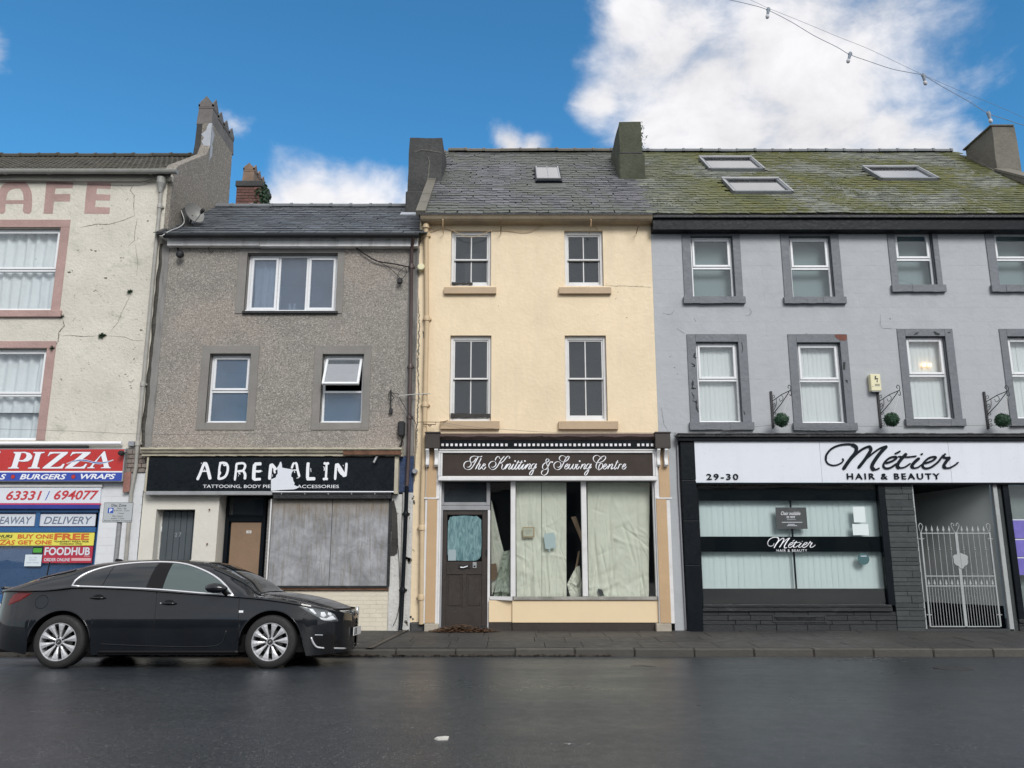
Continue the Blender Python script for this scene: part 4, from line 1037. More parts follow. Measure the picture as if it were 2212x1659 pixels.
# white fascia with telephone numbers
s = R(-90, 1050.5, 217, 1099, YF)
T = thing('phone_number_fascia', (s[0], YF, s[2]), 'white fascia board with two red telephone numbers above the blue shopfront', 'sign')
y = YF-.05
s2 = R(-90, 1052, 216.5, 1087, y); mb = MB(); mb.box(s2[0], s2[1], y+.003, YF-.001, s2[2], s2[3], .003); mb.build('board', sign_white, T)
mb = MB(); s4 = R(-90, 1047, 221, 1052, y); mb.box(s4[0], s4[1], y-.02, YF-.001, s4[2]+.001, s4[3], .004); mb.build('top_trim', white_wood, T)
s3 = R(-90, 1087.2, 215.5, 1090.2, y); mb = MB(); mb.box(s3[0], s3[1], y+.002, YF-.001, s3[2], s3[3]); mb.build('pink_line', magenta, T)
s3 = R(-90, 1090.4, 213.5, 1099, y); mb = MB(); mb.box(s3[0], s3[1], y+.001, YF-.001, s3[2], s3[3], .002); mb.build('navy_band', blue_navy, T)
tx('63331', (14, 1060, 90, 1080), y, red_print, T, shear=.22, bold=.02)
tx('694077', (117, 1059, 213, 1079.5), y, red_print, T, shear=.22, bold=.02)
tx('/', (98.5, 1061, 107, 1080), y, blue_print, T, shear=.1)
# blue timber shopfront
YB = YF+.03
T = thing('blue_shopfront', (X(90,1200,YF), YF, .2), 'blue painted timber shopfront window of the takeaway', 'shopfront')
def bbox_(par, name, u0, v0, u1, v1, y0, y1, mat, bv=.005):
    r = R(u0, v0, u1, v1, y0); mb = MB(); mb.box(r[0], r[1], y0, y1, r[2], r[3], bv); return mb.build(name, mat, par)
bbox_(T, 'head_rail', -90, 1099.5, 212, 1107, YB-.01, YB+.06, blue_paint)
bbox_(T, 'jamb', 203.5, 1107, 210, 1292, YB-.008, YB+.06, blue_paint)
bbox_(T, 'transom', -90, 1139, 206, 1150, YB-.004, YB+.06, blue_paint)
bbox_(T, 'transom_mullion', 76, 1107, 84.5, 1139, YB-.004, YB+.055, blue_paint)
bbox_(T, 'sill_rail', -90, 1286, 206, 1304, YB-.03, YB+.06, blue_paint)
r = R(-90, 1107, 206, 1139, YB+.05); mb = MB(); mb.box(r[0], r[1], YB+.062, YB+.07, r[2], r[3]); mb.build('transom_panel', blue_navy, T)
g = paint('blue_backing', (.035,.10,.24), .35, .12, .9, 0, 10, .5, (.06,.13,.25))
r = R(-90, 1150, 204, 1287, YB+.03); mb = MB(); mb.box(r[0], r[1], YB+.055, YB+.06, r[2], r[3]); mb.build('blind_panel', g, T)
mb = MB(); mb.box(r[0], r[1], YB+.03, YB+.034, r[2], r[3]); mb.build('pane', glass_clear, T)
for (u0, u1, s_, b0, b1, lab) in ((86.5, 206, 'DELIVERY', 95, 199, 'pale panel reading DELIVERY in slanted grey letters above the takeaway window'), (-30, 75, 'TAKEAWAY', -37, 68.5, 'pale panel partly out of view reading AWAY in slanted grey letters')):
    y = YB+.03; T3 = thing('window_panel_sign', uvp(u0, 1130, y), lab, 'sign')
    bbox_(T3, 'panel', u0, 1110.5, u1, 1136.5, y, y+.02, pale_print, .002); tx(s_, (b0, 1116, b1, 1132), y-.001, grey_print, T3, shear=.22, bold=.012)
y = YB-.02; T3 = thing('offer_banner', uvp(0, 1178, y), 'yellow banner reading BUY ONE GET ONE FREE in orange letters across the takeaway window', 'banner')
bbox_(T3, 'banner_sheet', -60, 1150.8, 203, 1178.5, y+.003, y+.012, yellow_banner, .001)
tx('BUY ONE', (38.5, 1154, 115, 1163.5), y, orange_print, T3, bold=.03); tx('GET ONE', (38.5, 1167, 112, 1176), y, orange_print, T3, bold=.03)
tx('FREE', (117.5, 1152, 192.5, 1166.5), y, orange_print, T3, bold=.035)
tx('*CHEAPEST PIZZA FREE', (117, 1168, 191.5, 1171.5), y, black_print, T3, bold=.01); tx('Collection Only', (129, 1172.6, 178, 1177.2), y, black_print, T3, shear=.2, bold=.01)
tx('THURS', (-9, 1155, 27.5, 1161.5), y, black_print, T3, shear=.2, bold=.02); tx('PIZZAS', (-25, 1166.5, 32.5, 1177), y, orange_print, T3, shear=.2, bold=.02); tx('Holidays', (0, 1163, 19.5, 1165.5), y, black_print, T3)
y = YB-.005; T3 = thing('order_online_poster', uvp(150, 1215, y), 'dark red poster with big white FOODHUB and ORDER ONLINE below the yellow banner', 'poster')
bbox_(T3, 'poster_sheet', 92.8, 1179.5, 199.5, 1216, y+.003, y+.012, red_poster, .001)
tx('FOODHUB', (96.5, 1182, 194.5, 1199.5), y, pale_print, T3, bold=.03); tx('ORDER ONLINE', (95, 1205.5, 151, 1212.5), y, pale_print, T3, bold=.015)
bbox_(T3, 'strip', 154, 1205.5, 196.5, 1211.5, y, y+.004, plain('pink_strip', (.62,.38,.40), .5), .001); bbox_(T3, 'strip', 181, 1200.2, 194, 1203, y, y+.004, plain('pink_strip2', (.5,.18,.2), .5), .0)
y = YB+.02; bb = bbox_(None, 'rating_sticker', 70, 1181.5, 92, 1196.5, y, y+.004, black_print, .001); tag(bb, 'small green and black food rating sticker left of the dark red poster', 'sticker')
bbox_(bb, 'green_field', 71.5, 1184, 90.5, 1193.5, y-.001, y+.001, green_print, 0)
y = YB-.004; T3 = thing('paper_notice', uvp(70, 1222, y), 'white sheet of paper with faint print stuck in the takeaway window', 'notice')
bbox_(T3, 'sheet', 53.5, 1198, 89.5, 1223, y+.002, y+.004, plain('paper_white', (.62,.70,.75), .6), 0)
tx('FULL TIME', (63, 1203, 79.5, 1205.8), y, pale_print if False else plain('faint_print', (.35,.42,.48), .6), T3, extrude=.0005); tx('DELIVERY', (63, 1208.3, 79, 1210.8), y, MATS['faint_print'], T3, extrude=.0005); tx('DRIVER WANTED', (57, 1214, 84, 1216.6), y, MATS['faint_print'], T3, extrude=.0005)
bbox_(A, 'stall_riser', -90, 1304, 206, 1400, YF+.005, YF+.1, white_wall)
# ================================================================ B: pebbledashed tattoo shop
XB0, XB1 = -6.96, -1.84
B = thing('tattoo_shop_building', (-4.4, YF, 0), 'low pebbledashed building with dark slate roof above the boarded up black shopfront', 'building')
zB = Z(527, YF)
wt = R(531, 547, 727.5, 672, YF)
wa = R(448.5, 764, 537.5, 913, YF); wb = R(693.5, 765, 784, 913, YF)
zsh = Z(1064, YF)
mb = MB(); wall_mb(mb, XB0+.10, XB1, zsh, zB, YF, [wt, wa, wb], .16, 0, 1)
mb.build('wall', [pebble_dash, smooth_render], B)
mb = MB()     # smooth bands down both edges
mb.box(XB0, XB0+.16, YF-.012, YF+.1, Z(968, YF), zB-.02, .004); mb.build('edge_band', strip_render, B)
mb = MB(); mb.box(X(889,750,YF)-.10, XB1-.02, YF-.012, YF+.1, Z(985, YF), zB-.02, .004); mb.build('edge_band', strip_render, B)
mb = MB(); vs = []
for k in range(60):
    z = Z(968,YF)+(zB-Z(968,YF))*k/59
    xa_ = XB0-.05+.04*mnoise.noise(Vector((0,z*2.5,1))); xb_ = XB0+.025+.035*mnoise.noise(Vector((3,z*3.1,4)))
    vs += [(xa_, YF-.006, z), ((xa_+xb_)/2, YF-.02-.02*random.random(), z), (xb_, YF-.013, z)]
mb.raw(vs, [(3*k, 3*k+1, 3*k+4, 3*k+3) for k in range(59)]+[(3*k+1, 3*k+2, 3*k+5, 3*k+4) for k in range(59)])
mb.build('crumbling_joint', paint('crumble', (.075,.07,.06), .95, .3, 6, 1., 30, .9, (.02,.02,.018), fleck=1., fcol=(.01,.01,.01)), B)
def surround(parent, o, outer, mat, proud=.016, sill=None, name='window_surround', bot=True):
    mb = MB(); x0, x1, z0, z1 = outer; y0 = YF-proud
    mb.box(x0, o[0], y0, YF+.03, z0, z1, .003); mb.box(o[1], x1, y0, YF+.03, z0, z1, .003)
    mb.box(o[0], o[1], y0+.0007, YF+.03, o[3], z1, .003)
    if bot: mb.box(o[0], o[1], y0+.0007, YF+.03, z0, o[2], .003)
    return mb.build(name, mat, parent)
surround(B, wt, R(513, 532.5, 742.5, 677.4, YF), smooth_render, bot=False)
surround(B, wa, R(430.5, 746.6, 555, 929, YF), smooth_render); surround(B, wb, R(676, 747, 799.5, 929, YF), smooth_render)
upvc(B, wt, .12, 'three', glass_blue, fw=.07); upvc(B, wa, .12, 'top', glass_blue, .46, .06)
upvc(B, wb, .12, 'top', glass_blue, .46, .06, open_top=glass('glass_sky', (.7,.78,.84), .8, refl_haze=.3, hcol=(.5,.56,.62)))
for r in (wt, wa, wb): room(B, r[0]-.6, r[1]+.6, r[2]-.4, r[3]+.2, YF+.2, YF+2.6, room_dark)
mb = MB(); r = R(523, 671.5, 729, 677, YF-.05); mb.box(r[0], r[1], YF-.06, YF+.1, r[2], r[3], .006)
mb.build('window_sill', black_worn, B)
curtain(wt[0]+.10, wt[0]+.62, wt[2]+.06, wt[3]-.06, YF+.27, 'pale curtain in the left light of the wide three part window of the pebbledashed building', 4, .02)
for k, u in enumerate((626, 636)):
    c = uvp(u, 662, YF+.24); mb = MB(); mb.lathe([(.03,-.05),(.035,-.01),(.02,.02),(.028,.05),(.027,.075),(.01,.10),(0,.10)], (c[0], c[1], wt[2]+.13), 'z', 10)
    tag(mb.build('ornament', plain('ceramic%d' % k, (.6,.6,.62), .4), None, True), ['left', 'right'][k]+' of the two small pale figurines standing inside the wide three part window', 'ornament')
# roof
thB = radians(33.5); yB0, zB0 = 14.98, Z(506, 15.0); smB = 2.68/cos(thB)
mb = MB(); hull_box(mb, XB0+.02, XB1-.02, -.01, smB, -.06, -.004, yB0, zB0, thB); roofB = mb.build('roof', deck_dark, B)
cx0, cx1 = X(878, 462, 16.9), X(955, 420, 16.9)
slates(roofB, lambda s: (XB0+.03, XB1-.02), yB0, zB0, thB, smB-.02, .245, .235, slate_b, 300, rough=.8, avoid=[(cx0+.05, 9, 2.05, 9)])
tp = slope_pt(0, smB, .02, yB0, zB0, thB); ridge(roofB, XB0+.02, XB1-.1, tp[1], tp[2]-.02, .46, lead, .09)
mb = MB(); hull_box(mb, XB0-.02, XB0+.07, -.02, smB+.02, .0, .05, yB0, zB0, thB); mb.build('verge_flashing', cement_dark, roofB)
# gutter and fascia
g0, g1 = Z(517.5, 14.95), Z(506, 14.95)
prof = [(14.93+.062*cos(a), g1-.012+.062*1.2*sin(a)) for a in [pi+pi*k/8 for k in range(9)]]+[(14.985, g1), (14.87, g1)]
mb = MB(); mb.xprism(prof, X(354,508,14.93), XB1+.02); mb.build('gutter', gutter_black, B)
mb = MB(); c = X(720, 512, 14.93); mb.xprism([(14.93+(a-14.93)*1.15, g1-.012+(b-g1+.012)*1.15) for a, b in prof[:9]], c-.05, c+.05); mb.build('gutter_joint', gutter_black, B)
mb = MB(); xj = X(561, 523, YF-.13)
mb.box(X(362,523,YF-.13), xj-.002, YF-.15, YF-.001, Z(531, YF-.13), Z(515.5, YF-.13), .004); mb.box(xj+.002, XB1-.02, YF-.15, YF-.001, Z(532.5, YF-.13), Z(515.5, YF-.13), .004); mb.box(XB0+.05, XB1-.01, 14.94, YF+.1, Z(515,YF-.13)+.001, g1-.03); mb.build('fascia_board', paint('fascia_white', (.80,.80,.80), .5, .06, 3, .1, 20, .5, (.35,.33,.3), True), B)
# brown downpipe
py = YF-.07; xs_ = X(889, 560, py)
pipe_thing('brown_downpipe', [(X(893,522,14.93), 14.93, g1-.06), (xs_+.02, YF-.16, Z(530,py)), (xs_, py, Z(545,py)), (X(887,760,py), py, Z(760,py)), (X(882.5,985,py), py, Z(985,py)), (X(879,1050,py), py, Z(1050,py))], .034, pipe_brown,
           'brown downpipe running down beside the right edge of the pebbledashed wall', collars=[(X(886.5,791,py), py, Z(791,py)), (X(889,575,py), py, Z(575,py)), (X(885,900,py), py, Z(900,py))])
pipe_thing('black_downpipe', [(X(879,1052,py), py, Z(1052,py)), (X(874,1180,py), py, Z(1180,py)), (X(867,1335,py), py, Z(1335,py)), (X(866,1345,py), py-.06, .03)], .037, black_paint,
           'thick black lower length of downpipe between the boarded shop and the cream shop', collars=[(X(870,1275,py), py, Z(1275,py)), (X(876.5,1110,py), py, Z(1110,py))])
# ---- boarded up shopfront
YS = YF-.17
s = R(318.5, 988, 852, 1061, YS)
T = thing('tattoo_sign', (s[0], YS, s[2]), 'black fascia sign reading ADRENALIN in dripping white letters with a torn white patch', 'sign')
mb = MB(); mb.box(s[0], s[1], YS+.006, YF-.001, s[2], s[3], .004); mb.build('sign_box', sign_black, T)
mb = MB(); e = .03; mb.box(s[0]-.035, s[0]+.0, YS-.004, YF-.001, s[2]-.02, s[3], .004); mb.box(s[1]-.002, s[1]+.07, YS-.004, YF-.001, s[2]-.05, s[3]+.02, .004); mb.build('side_frame', old_wood_paint, T)
r_ = R(314, 1061, 588, 1069.5, YS); mb = MB(); mb.box(r_[0], r_[1], YS-.012, YF-.001, r_[2], r_[3], .008); mb.build('bottom_rail', alu, T)
r_ = R(588, 1061, 853, 1063.5, YS); mb = MB(); mb.box(r_[0]+.001, r_[1], YS-.004, YF-.001, r_[2], r_[3], .003); mb.build('white_trim', white_print, T)
tfD = lambda x, y: P(x/12.63+414.7, y/12.63+986.2, YS); tfE = lambda x, y: P(x/12.0+580.6, y/12.0+986.2, YS)
W_ = lambda w, *p: {'p': list(p), 'w': w}
LET = [
 (tfD, [W_(74,(140,640),(215,480),(300,260),(345,165)), W_(88,(365,165),(410,280),(460,470),(497,625)), W_(62,(255,400),(430,400)), W_(60,(315,165),(400,168)), W_(26,(350,345),(345,385)), W_(24,(262,165),(248,200))]),
 (tfD, [W_(58,(772,180),(745,330),(735,480),(718,630)), W_(66,(740,185),(850,172),(935,195),(978,290),(965,420),(915,530),(830,590),(712,612)), W_(60,(715,610),(800,605)), W_(40,(745,400),(775,440),(752,500)), W_(34,(850,220),(895,245),(930,210))]),
 (tfD, [W_(62,(1212,195),(1200,380),(1165,655)), W_(62,(1195,205),(1300,185),(1400,185),(1450,240),(1432,320),(1380,385),(1230,405)), W_(70,(1405,400),(1448,490),(1440,625)), W_(34,(1270,440),(1300,470),(1320,470)), W_(20,(1272,500),(1266,540))]),
 (tfD, [W_(96,(1712,200),(1690,400),(1682,640)), W_(86,(1700,205),(1800,200),(1895,195)), W_(62,(1730,400),(1820,405),(1890,390)), W_(40,(1800,400),(1828,440)), W_(20,(1890,385),(1928,405)), W_(72,(1680,630),(1790,620),(1880,615))]),
 (tfE, [W_(82,(58,190),(35,400),(18,600)), W_(80,(60,190),(130,270),(190,350)), W_(50,(140,330),(150,400),(170,430)), W_(18,(100,460),(95,520))]),
 (tfE, [W_(56,(590,310),(630,200),(670,160)), W_(62,(680,155),(720,200),(745,340),(795,530)), W_(52,(640,350),(740,350)), W_(40,(660,380),(675,420)), W_(30,(720,560),(790,545))]),
 (tfE, [W_(80,(1022,150),(1010,300),(1000,590)), W_(84,(975,580),(1100,575),(1205,575)), W_(26,(1085,300),(1095,400))]),
 (tfE, [W_(66,(1420,170),(1500,185),(1560,165)), W_(56,(1497,190),(1490,380),(1478,560)), W_(66,(1400,590),(1480,575),(1530,590)), W_(24,(1420,260),(1440,300),(1436,370))]),
 (tfE, [W_(64,(1752,180),(1735,350),(1718,605)), W_(96,(1758,185),(1840,300),(1900,400),(1975,520)), W_(40,(1790,330),(1850,420),(1900,480)), W_(62,(2015,160),(2005,330),(1985,520)), W_(20,(1922,215),(1942,250))])]
for k, (tf, st) in enumerate(LET):
    mb = MB(); ribbons(mb, st, tf, YS+.0015, 10, 10, th=.003); mb.build('letter', white_print, T)
y = YS+.003
tx('TATTOOING, BODY PIER', (438.5, 1047, 593, 1055.2), y, white_print, T, extrude=.0015); tx('ACCESSORIES', (642, 1047.3, 732, 1054.3), y, white_print, T, extrude=.0015)
mb = MB(); q = [(60,888),(60,590),(110,570),(178,545),(200,480),(232,440),(228,350),(208,300),(240,255),(270,200),(292,145),(318,132),(340,200),(350,290),(420,302),(500,318),(580,325),(650,345),(612,400),(590,440),(580,520),(620,545),(632,600),(640,640),(672,690),(655,738),(720,765),(795,792),(720,832),(650,850),(480,858),(300,866),(180,880)]
mb.prism([tfE(*p) for p in q], YS-.004, YS-.001); mb.build('torn_patch', sign_white, T)
mb = MB(); mb.box(X(593,1025,YS)-.0, X(594,1025,YS), YS-.0045, YS-.003, Z(1060,YS), Z(1035,YS)); a = uvp(812, 989, YS-.06)
lt = MB(); lt.tube([(a[0]+.02, YS, a[2]+.05), (a[0], YS-.08, a[2]-.02), (a[0]-.03, YS-.12, a[2]-.10)], .022, 10)
tag(lt.build('sign_lamp', galv), 'small pale spotlight at the top right of the black fascia sign', 'spotlight')
# cornice of flaking paint
mb = MB(); zc = [Z(984.5,YS-.05), Z(978,YS-.08), Z(971,YS-.12), Z(966.5,YS-.12)]
xL, xR = X(303, 975, YS-.1), X(868, 975, YS-.1); nn = 60
for i in range(nn):
    a, b = xL+(xR-xL)*i/nn, xL+(xR-xL)*(i+1)/nn
    w0 = [random.uniform(-.006,.006) for _ in range(4)]
    pr = [(YF, zc[0]), (YS-.03, zc[0]+w0[0]), (YS-.03, zc[1]), (YS-.07, zc[1]+.004), (YS-.09+w0[1], zc[2]), (YS-.12+w0[2], zc[2]+.004), (YS-.12+w0[2], zc[3]+w0[3]), (YF, zc[3]+.02)]
    mb.xprism(pr, a, b-.0005)
cn = mb.build('cornice', old_wood_paint, B)
mb = MB(); r_ = R(741, 973, 866, 983, YS-.10); mb.box(r_[0], r_[1], YS-.088, YS-.03, r_[2]+.01, r_[3]); mb.build('cornice_patch', rust, B)
# roller shutter box over the boards
r_ = R(589, 1064, 845, 1078, YS); T2 = thing('shutter_box', (r_[0], YS, r_[2]), 'long black shutter box under the black fascia sign, above the grey boards', 'shutter box')
mb = MB(); mb.box(r_[0], r_[1], YS+.01, YF+.1, r_[2], r_[3], .012); mb.build('casing', black_worn, T2)
mb = MB(); mb.tube([(r_[0]+.02, YS+.005, r_[3]-.02), (r_[1]-.02, YS+.005, r_[3]-.02)], .008, 6); mb.build('pipe', black_worn, T2)
for i in range(6): mb = MB(); x = r_[0]+.15+i*.43; mb.box(x, x+.02, YS-.004, YS+.012, r_[3]-.035, r_[3]-.005, .003); mb.build('clip', alu, T2)
# white rendered wall with two doorways
xw0 = XB0+.06; xw1 = X(469, 1150, YF)
door_o = (X(331, 1180, YF), X(415.5, 1180, YF), 0.0, Z(1100.4, YF), .26)
mb = MB(); wall_mb(mb, xw0, xw1, -.1, Z(1060, YF), YF, [door_o], .26); wmat = paint('rendered_white', (.66,.64,.575), .65, .05, 1.4, .3, 12, .3, (.45,.43,.38), fleck=.1, fcol=(.3,.28,.24))
mb.face([(xw1,YF,-.1),(xw1,YF+.42,-.1),(xw1,YF+.42,Z(1060,YF)),(xw1,YF,Z(1060,YF))]); mb.build('rendered_wall', wmat, B)
mb = MB(); mb.box(xw0-.09, xw0-.002, YF-.004, YF+.2, -.1, Z(1021,YF), .004); mb.build('white_pier', white_wall, B)
# plank door 27
D1 = thing('plank_door', (door_o[0], YF+.26, 0), 'dark grey plank door numbered 27 set deep in the white rendered wall', 'door')
n = 6; y = YF+.235
for i in range(n):
    a = door_o[0]+.03+(door_o[1]-door_o[0]-.03)*i/n; b = door_o[0]+.03+(door_o[1]-door_o[0]-.03)*(i+1)/n
    mb = MB(); mb.box(a+.003, b-.003, y, y+.03, .02, door_o[3]-.02, .005); mb.build('plank', door_grey, D1)
mb = MB(); mb.box(door_o[0], door_o[0]+.03, y-.02, y+.06, 0, door_o[3]-.001, .004); mb.build('door_frame', peel_white, D1)
mb = MB(); mb.box(door_o[0]+.01, door_o[1], y+.031, y+.05, 0, door_o[3]-.001); mb.build('door_backing', black_paint, D1)
for zz_ in (Z(1143, y),): mb = MB(); mb.box(door_o[0]+.02, door_o[0]+.04, y-.03, y+.0, zz_-.05, zz_+.05, .003); mb.build('hinge', white_wood, D1)
tx('2', (378, 1151, 383, 1159), y-.001, pipe_grey, D1, extrude=.001, name='door_number'); tx('7', (386, 1150.5, 391.5, 1160), y-.001, pipe_grey, D1, extrude=.001, name='door_number')
for (u, v) in ((453, 1100), (448, 1174)):
    c = P(u, v, YF); mb = MB(); mb.tube([(c[0], YF+.01, c[1]), (c[0], YF-.03, c[1]-.005), (c[0]+.015, YF-.035, c[1]-.02)], .012, 6)
    tag(mb.build('wall_fixing', rust), ('upper' if v < 1150 else 'lower')+' of two small rusty fixings on the white wall right of the plank door', 'fixing')
# recessed doorway with boarded door
xd1 = X(576, 1150, YF+.1); yr = YF+.42
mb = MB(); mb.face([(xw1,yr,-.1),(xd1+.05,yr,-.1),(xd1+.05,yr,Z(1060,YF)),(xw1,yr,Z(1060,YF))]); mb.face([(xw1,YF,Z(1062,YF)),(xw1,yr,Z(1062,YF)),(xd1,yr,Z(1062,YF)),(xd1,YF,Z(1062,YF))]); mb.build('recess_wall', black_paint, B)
D2 = thing('boarded_door', (X(525,1200,yr-.05), yr, 0), 'doorway closed with a brown plywood sheet in a black frame, left of the grey boards', 'door')
xl, xr = X(485, 1160, yr-.04), X(572, 1160, yr-.04); zt = Z(1117, yr-.04)
mb = MB(); frame_mb(mb, xl, xr, 0, zt, yr-.07, yr-.01, .075, .1, .09, .005); mb.build('door_frame', black_paint, D2)
mb = MB(); frame_mb(mb, xl, xr, zt+.002, Z(1070, yr-.04), yr-.06, yr-.015, .05, .04, .04, .004); fl = mb.build('fanlight_frame', black_paint, D2)
mb = MB(); mb.box(xl+.05, xr-.05, yr-.035, yr-.03, zt+.04, Z(1074, yr-.04)); mb.build('fanlight_pane', glass_dim, D2)
r_ = R(495.5, 1129, 562.5, 1270, yr-.05); mb = MB(); mb.box(r_[0], r_[1], yr-.065, yr-.045, .1, r_[3], .003); mb.build('plywood_sheet', ply, D2)
r_ = R(532, 1146, 543, 1152, yr-.07); mb = MB(); mb.box(r_[0], r_[1], yr-.069, yr-.066, r_[2], r_[3], 0); q = mb.build('card', plain('card_white', (.6,.6,.58), .6)); tag(q, 'tiny white card pinned near the top of the brown plywood door', 'card')
tx('A6', (535, 1147.5, 540, 1150.5), yr-.0695, black_print, q, extrude=.0005)
# weatherboarded return left of the boards
LB = thing('louvred_post', (X(580,1170,YF+.05), YF, .9), 'narrow white weatherboarded return between the plywood door and the grey boards', 'panel')
za, zb2 = Z(1265, YF), Z(1078, YF); n = 22; xa_, xb_ = X(574,1170,YF+.18), X(580.5,1170,YF-.02)
for i in range(n):
    z_ = za+(zb2-za)*i/n; h = (zb2-za)/n
    mb = MB(); mb.raw([(xa_,YF+.20,z_),(xb_,YF-.02,z_),(xb_,YF-.012,z_+h*.95),(xa_,YF+.205,z_+h*.95),(xa_+.02,YF+.22,z_),(xb_+.02,YF+.0,z_),(xb_+.02,YF+.0,z_+h*.95),(xa_+.02,YF+.22,z_+h*.95)],[(0,1,2,3),(0,4,5,1),(3,2,6,7)])
    mb.build('board', peel_white, LB)
mb = MB(); mb.box(xb_-.004, xb_+.022, YF-.05, YF+.0, za, zb2, .004); mb.build('corner_post', white_wood, LB)
room(B, xd1+.06, XB1-.05, -.1, Z(1060,YF), YF+.12, YF+3., room_dark, 'shop_interior')
# two big boards
yb_ = YF-.045; G = 'grey sheets boarding up the shop window'
for (q, lab) in (([(587.5,1078),(717.5,1078),(710.5,1265.5),(580,1265.5)], 'left hand grey weathered plywood sheet over the boarded shop window'), ([(718.5,1078),(842,1078),(836.5,1265.5),(711.5,1265.5)], 'right hand grey weathered plywood sheet over the boarded shop window, by the black downpipe')):
    x0_ = (P(*q[0], yb_)[0]+P(*q[3], yb_)[0])/2; x1_ = (P(*q[1], yb_)[0]+P(*q[2], yb_)[0])/2
    mb = MB(); mb.box(x0_, x1_, yb_, yb_+.018, Z(1265.5,yb_), Z(1078,yb_), .003); tag(mb.build('window_board', board_grey), lab, 'board', G)
xb0, xb1 = X(580,1180,YF), X(860,1200,YF)
mb = MB(); mb.box(X(581,1268,YF-.03), X(840,1268,YF-.03), YF-.07, YF+.1, Z(1270,YF-.04), Z(1265.8,YF-.04), .005); mb.build('window_rail', black_worn, B)
mb = MB(); mb.box(X(581,1272,YF-.03), X(840,1272,YF-.03), YF-.05, YF+.1, Z(1274.8,YF-.03), Z(1270.3,YF-.04), .006); mb.build('rotten_sill', rust, B)
mb = MB(); mb.box(X(838,1170,YF-.03), X(842,1170,YF-.03)+.02, YF-.055, YF+.05, Z(1266,YF), Z(1068,YF), .004); mb.build('edge_trim', black_worn, B)
mb = MB(); xs0 = X(560,1320,YF); mb.box(xs0, X(841,1320,YF), YF+.003, YF+.2, -.1, Z(1274.8,YF)); rz = mb.build('stall_riser', brick_cream, B)
bricks(rz, xs0, X(841,1320,YF), .0, Z(1275,YF), YF, brick_cream, .235, .0755, proud=.003, jit=.0008, joint=.0025)
mb = MB(); mb.box(X(842,1200,YF), X(862,1200,YF)+.03, YF-.03, YF+.1, -.1, Z(1068,YF), .006); mb.build('white_pilaster', peel_white, B)
mb = MB(); q = [(843.5,1085),(851,1080),(858,1110),(860,1170),(858,1195),(852,1200),(844,1200),(846,1150),(842,1110)]
mb.prism([P(a,b,YF-.03) for a, b in q], YF-.045, YF-.031); mb.build('rotten_timber', dark_wood, B)
mb = MB(); mb.box(X(863,1200,YF)+.03, XB1+.0, YF-.008, YF+.1, -.1, Z(1064,YF), .004); mb.build('white_strip_wall', peel_white, B)
mb = MB(); mb.box(X(855,1020,YF), XB1-.0, YF-.011, YF+.1, Z(1064,YF)+.002, Z(986,YF), .004); mb.build('blue_strip_wall', blue_peel, B)
mb = MB()
for (u, v, r) in ((881,1205,6),(884,1212,7),(893,1085,4),(892,1075,3),(886,1120,1.5),(888,1150,1.5),(890,1335,5),(879,1346,6),(893,1190,2)):
    for _ in range(3): blotch(mb, u+random.uniform(-3,3), v+random.uniform(-4,4), r*random.uniform(.4,.8), YF-.0095, squash=1.1)
mb.build('blown_patch', MATS['hole_dark'], B)
# roof dish, lamps, boxes and wires
c = uvp(418, 462, 15.5); T = thing('satellite_dish', c, 'grey satellite dish with rust marks mounted at the left end of the lower slate roof', 'satellite dish')
mb = MB(); nr = 6; na = 22; vs = []; R0 = .235
axis = Vector((.72, -.62, .30)).normalized(); ux = axis.cross(Vector((0,0,1))).normalized(); uz = ux.cross(axis).normalized()
for i in range(nr+1):
    for k in range(na):
        a = 2*pi*k/na; r_ = R0*i/nr; vs.append(Vector(c)+ux*r_*cos(a)*.88+uz*r_*sin(a)+axis*(.10*(i/nr)**2-.05))
fs = [(i*na+k, i*na+(k+1)%na, (i+1)*na+(k+1)%na, (i+1)*na+k) for i in range(nr) for k in range(na)]
mb.raw(vs, fs); nv = len(mb.v); mb.raw([v-axis*.012 for v in vs], fs)
shade_auto(mb.build('dish', paint('dish_grey', (.20,.20,.19), .5, .1, 3, .05, 20, .8, (.22,.14,.08)), T), 60)
mb = MB(); lnb = Vector(c)+axis*.30-uz*.16; mb.tube([Vector(c)-uz*R0*.9, Vector(c)-uz*.20+axis*.15, lnb], .011, 6); mb.build('arm', alu, T)
mb = MB(); mb.tube([lnb-axis*.02, lnb+axis*.09], .028, 10); mb.tube([lnb+uz*.04-axis*.03, lnb+uz*.05+axis*.05], .02, 8); mb.build('receiver', black_plastic, T)
mb = MB(); p0 = uvp(405, 470, 15.6); mb.tube([uvp(392, 452, 15.7), uvp(396, 476, 15.7), uvp(410, 486, 15.6), Vector(c)-axis*.05], .022, 6); mb.build('mast', cement_dark, T)
mb = MB(); mb.tube([uvp(402, 440, 15.7), uvp(384, 474, 15.6), uvp(398, 490, 15.5)], .03, 6)
q = [uvp(391,452,15.72), uvp(402,446,15.72), uvp(408,480,15.6), uvp(428,492,15.5), uvp(398,490,15.5)]
mb = MB(); mb.raw([*q, *[(a, b+.05, c_) for a, b, c_ in q]], [(0,1,2,3,4),(9,8,7,6,5)]+[(i,(i+1)%5,(i+1)%5+5,i+5) for i in range(5)]); mb.build('wall_plate', cement_dark, T)
cable('dish_cable', [uvp(391,454,15.65), uvp(398,478,15.5), uvp(388,490,15.3), uvp(368,498,15.0), uvp(352,508,14.85), uvp(348,514,14.9)], .009, cable_white, 'thin white cable from the satellite dish drooping over the gutter')
T = thing('floodlight', uvp(387, 550, YF-.12), 'round dark floodlight under the white fascia board at the left end of the pebbledashed wall', 'floodlight')
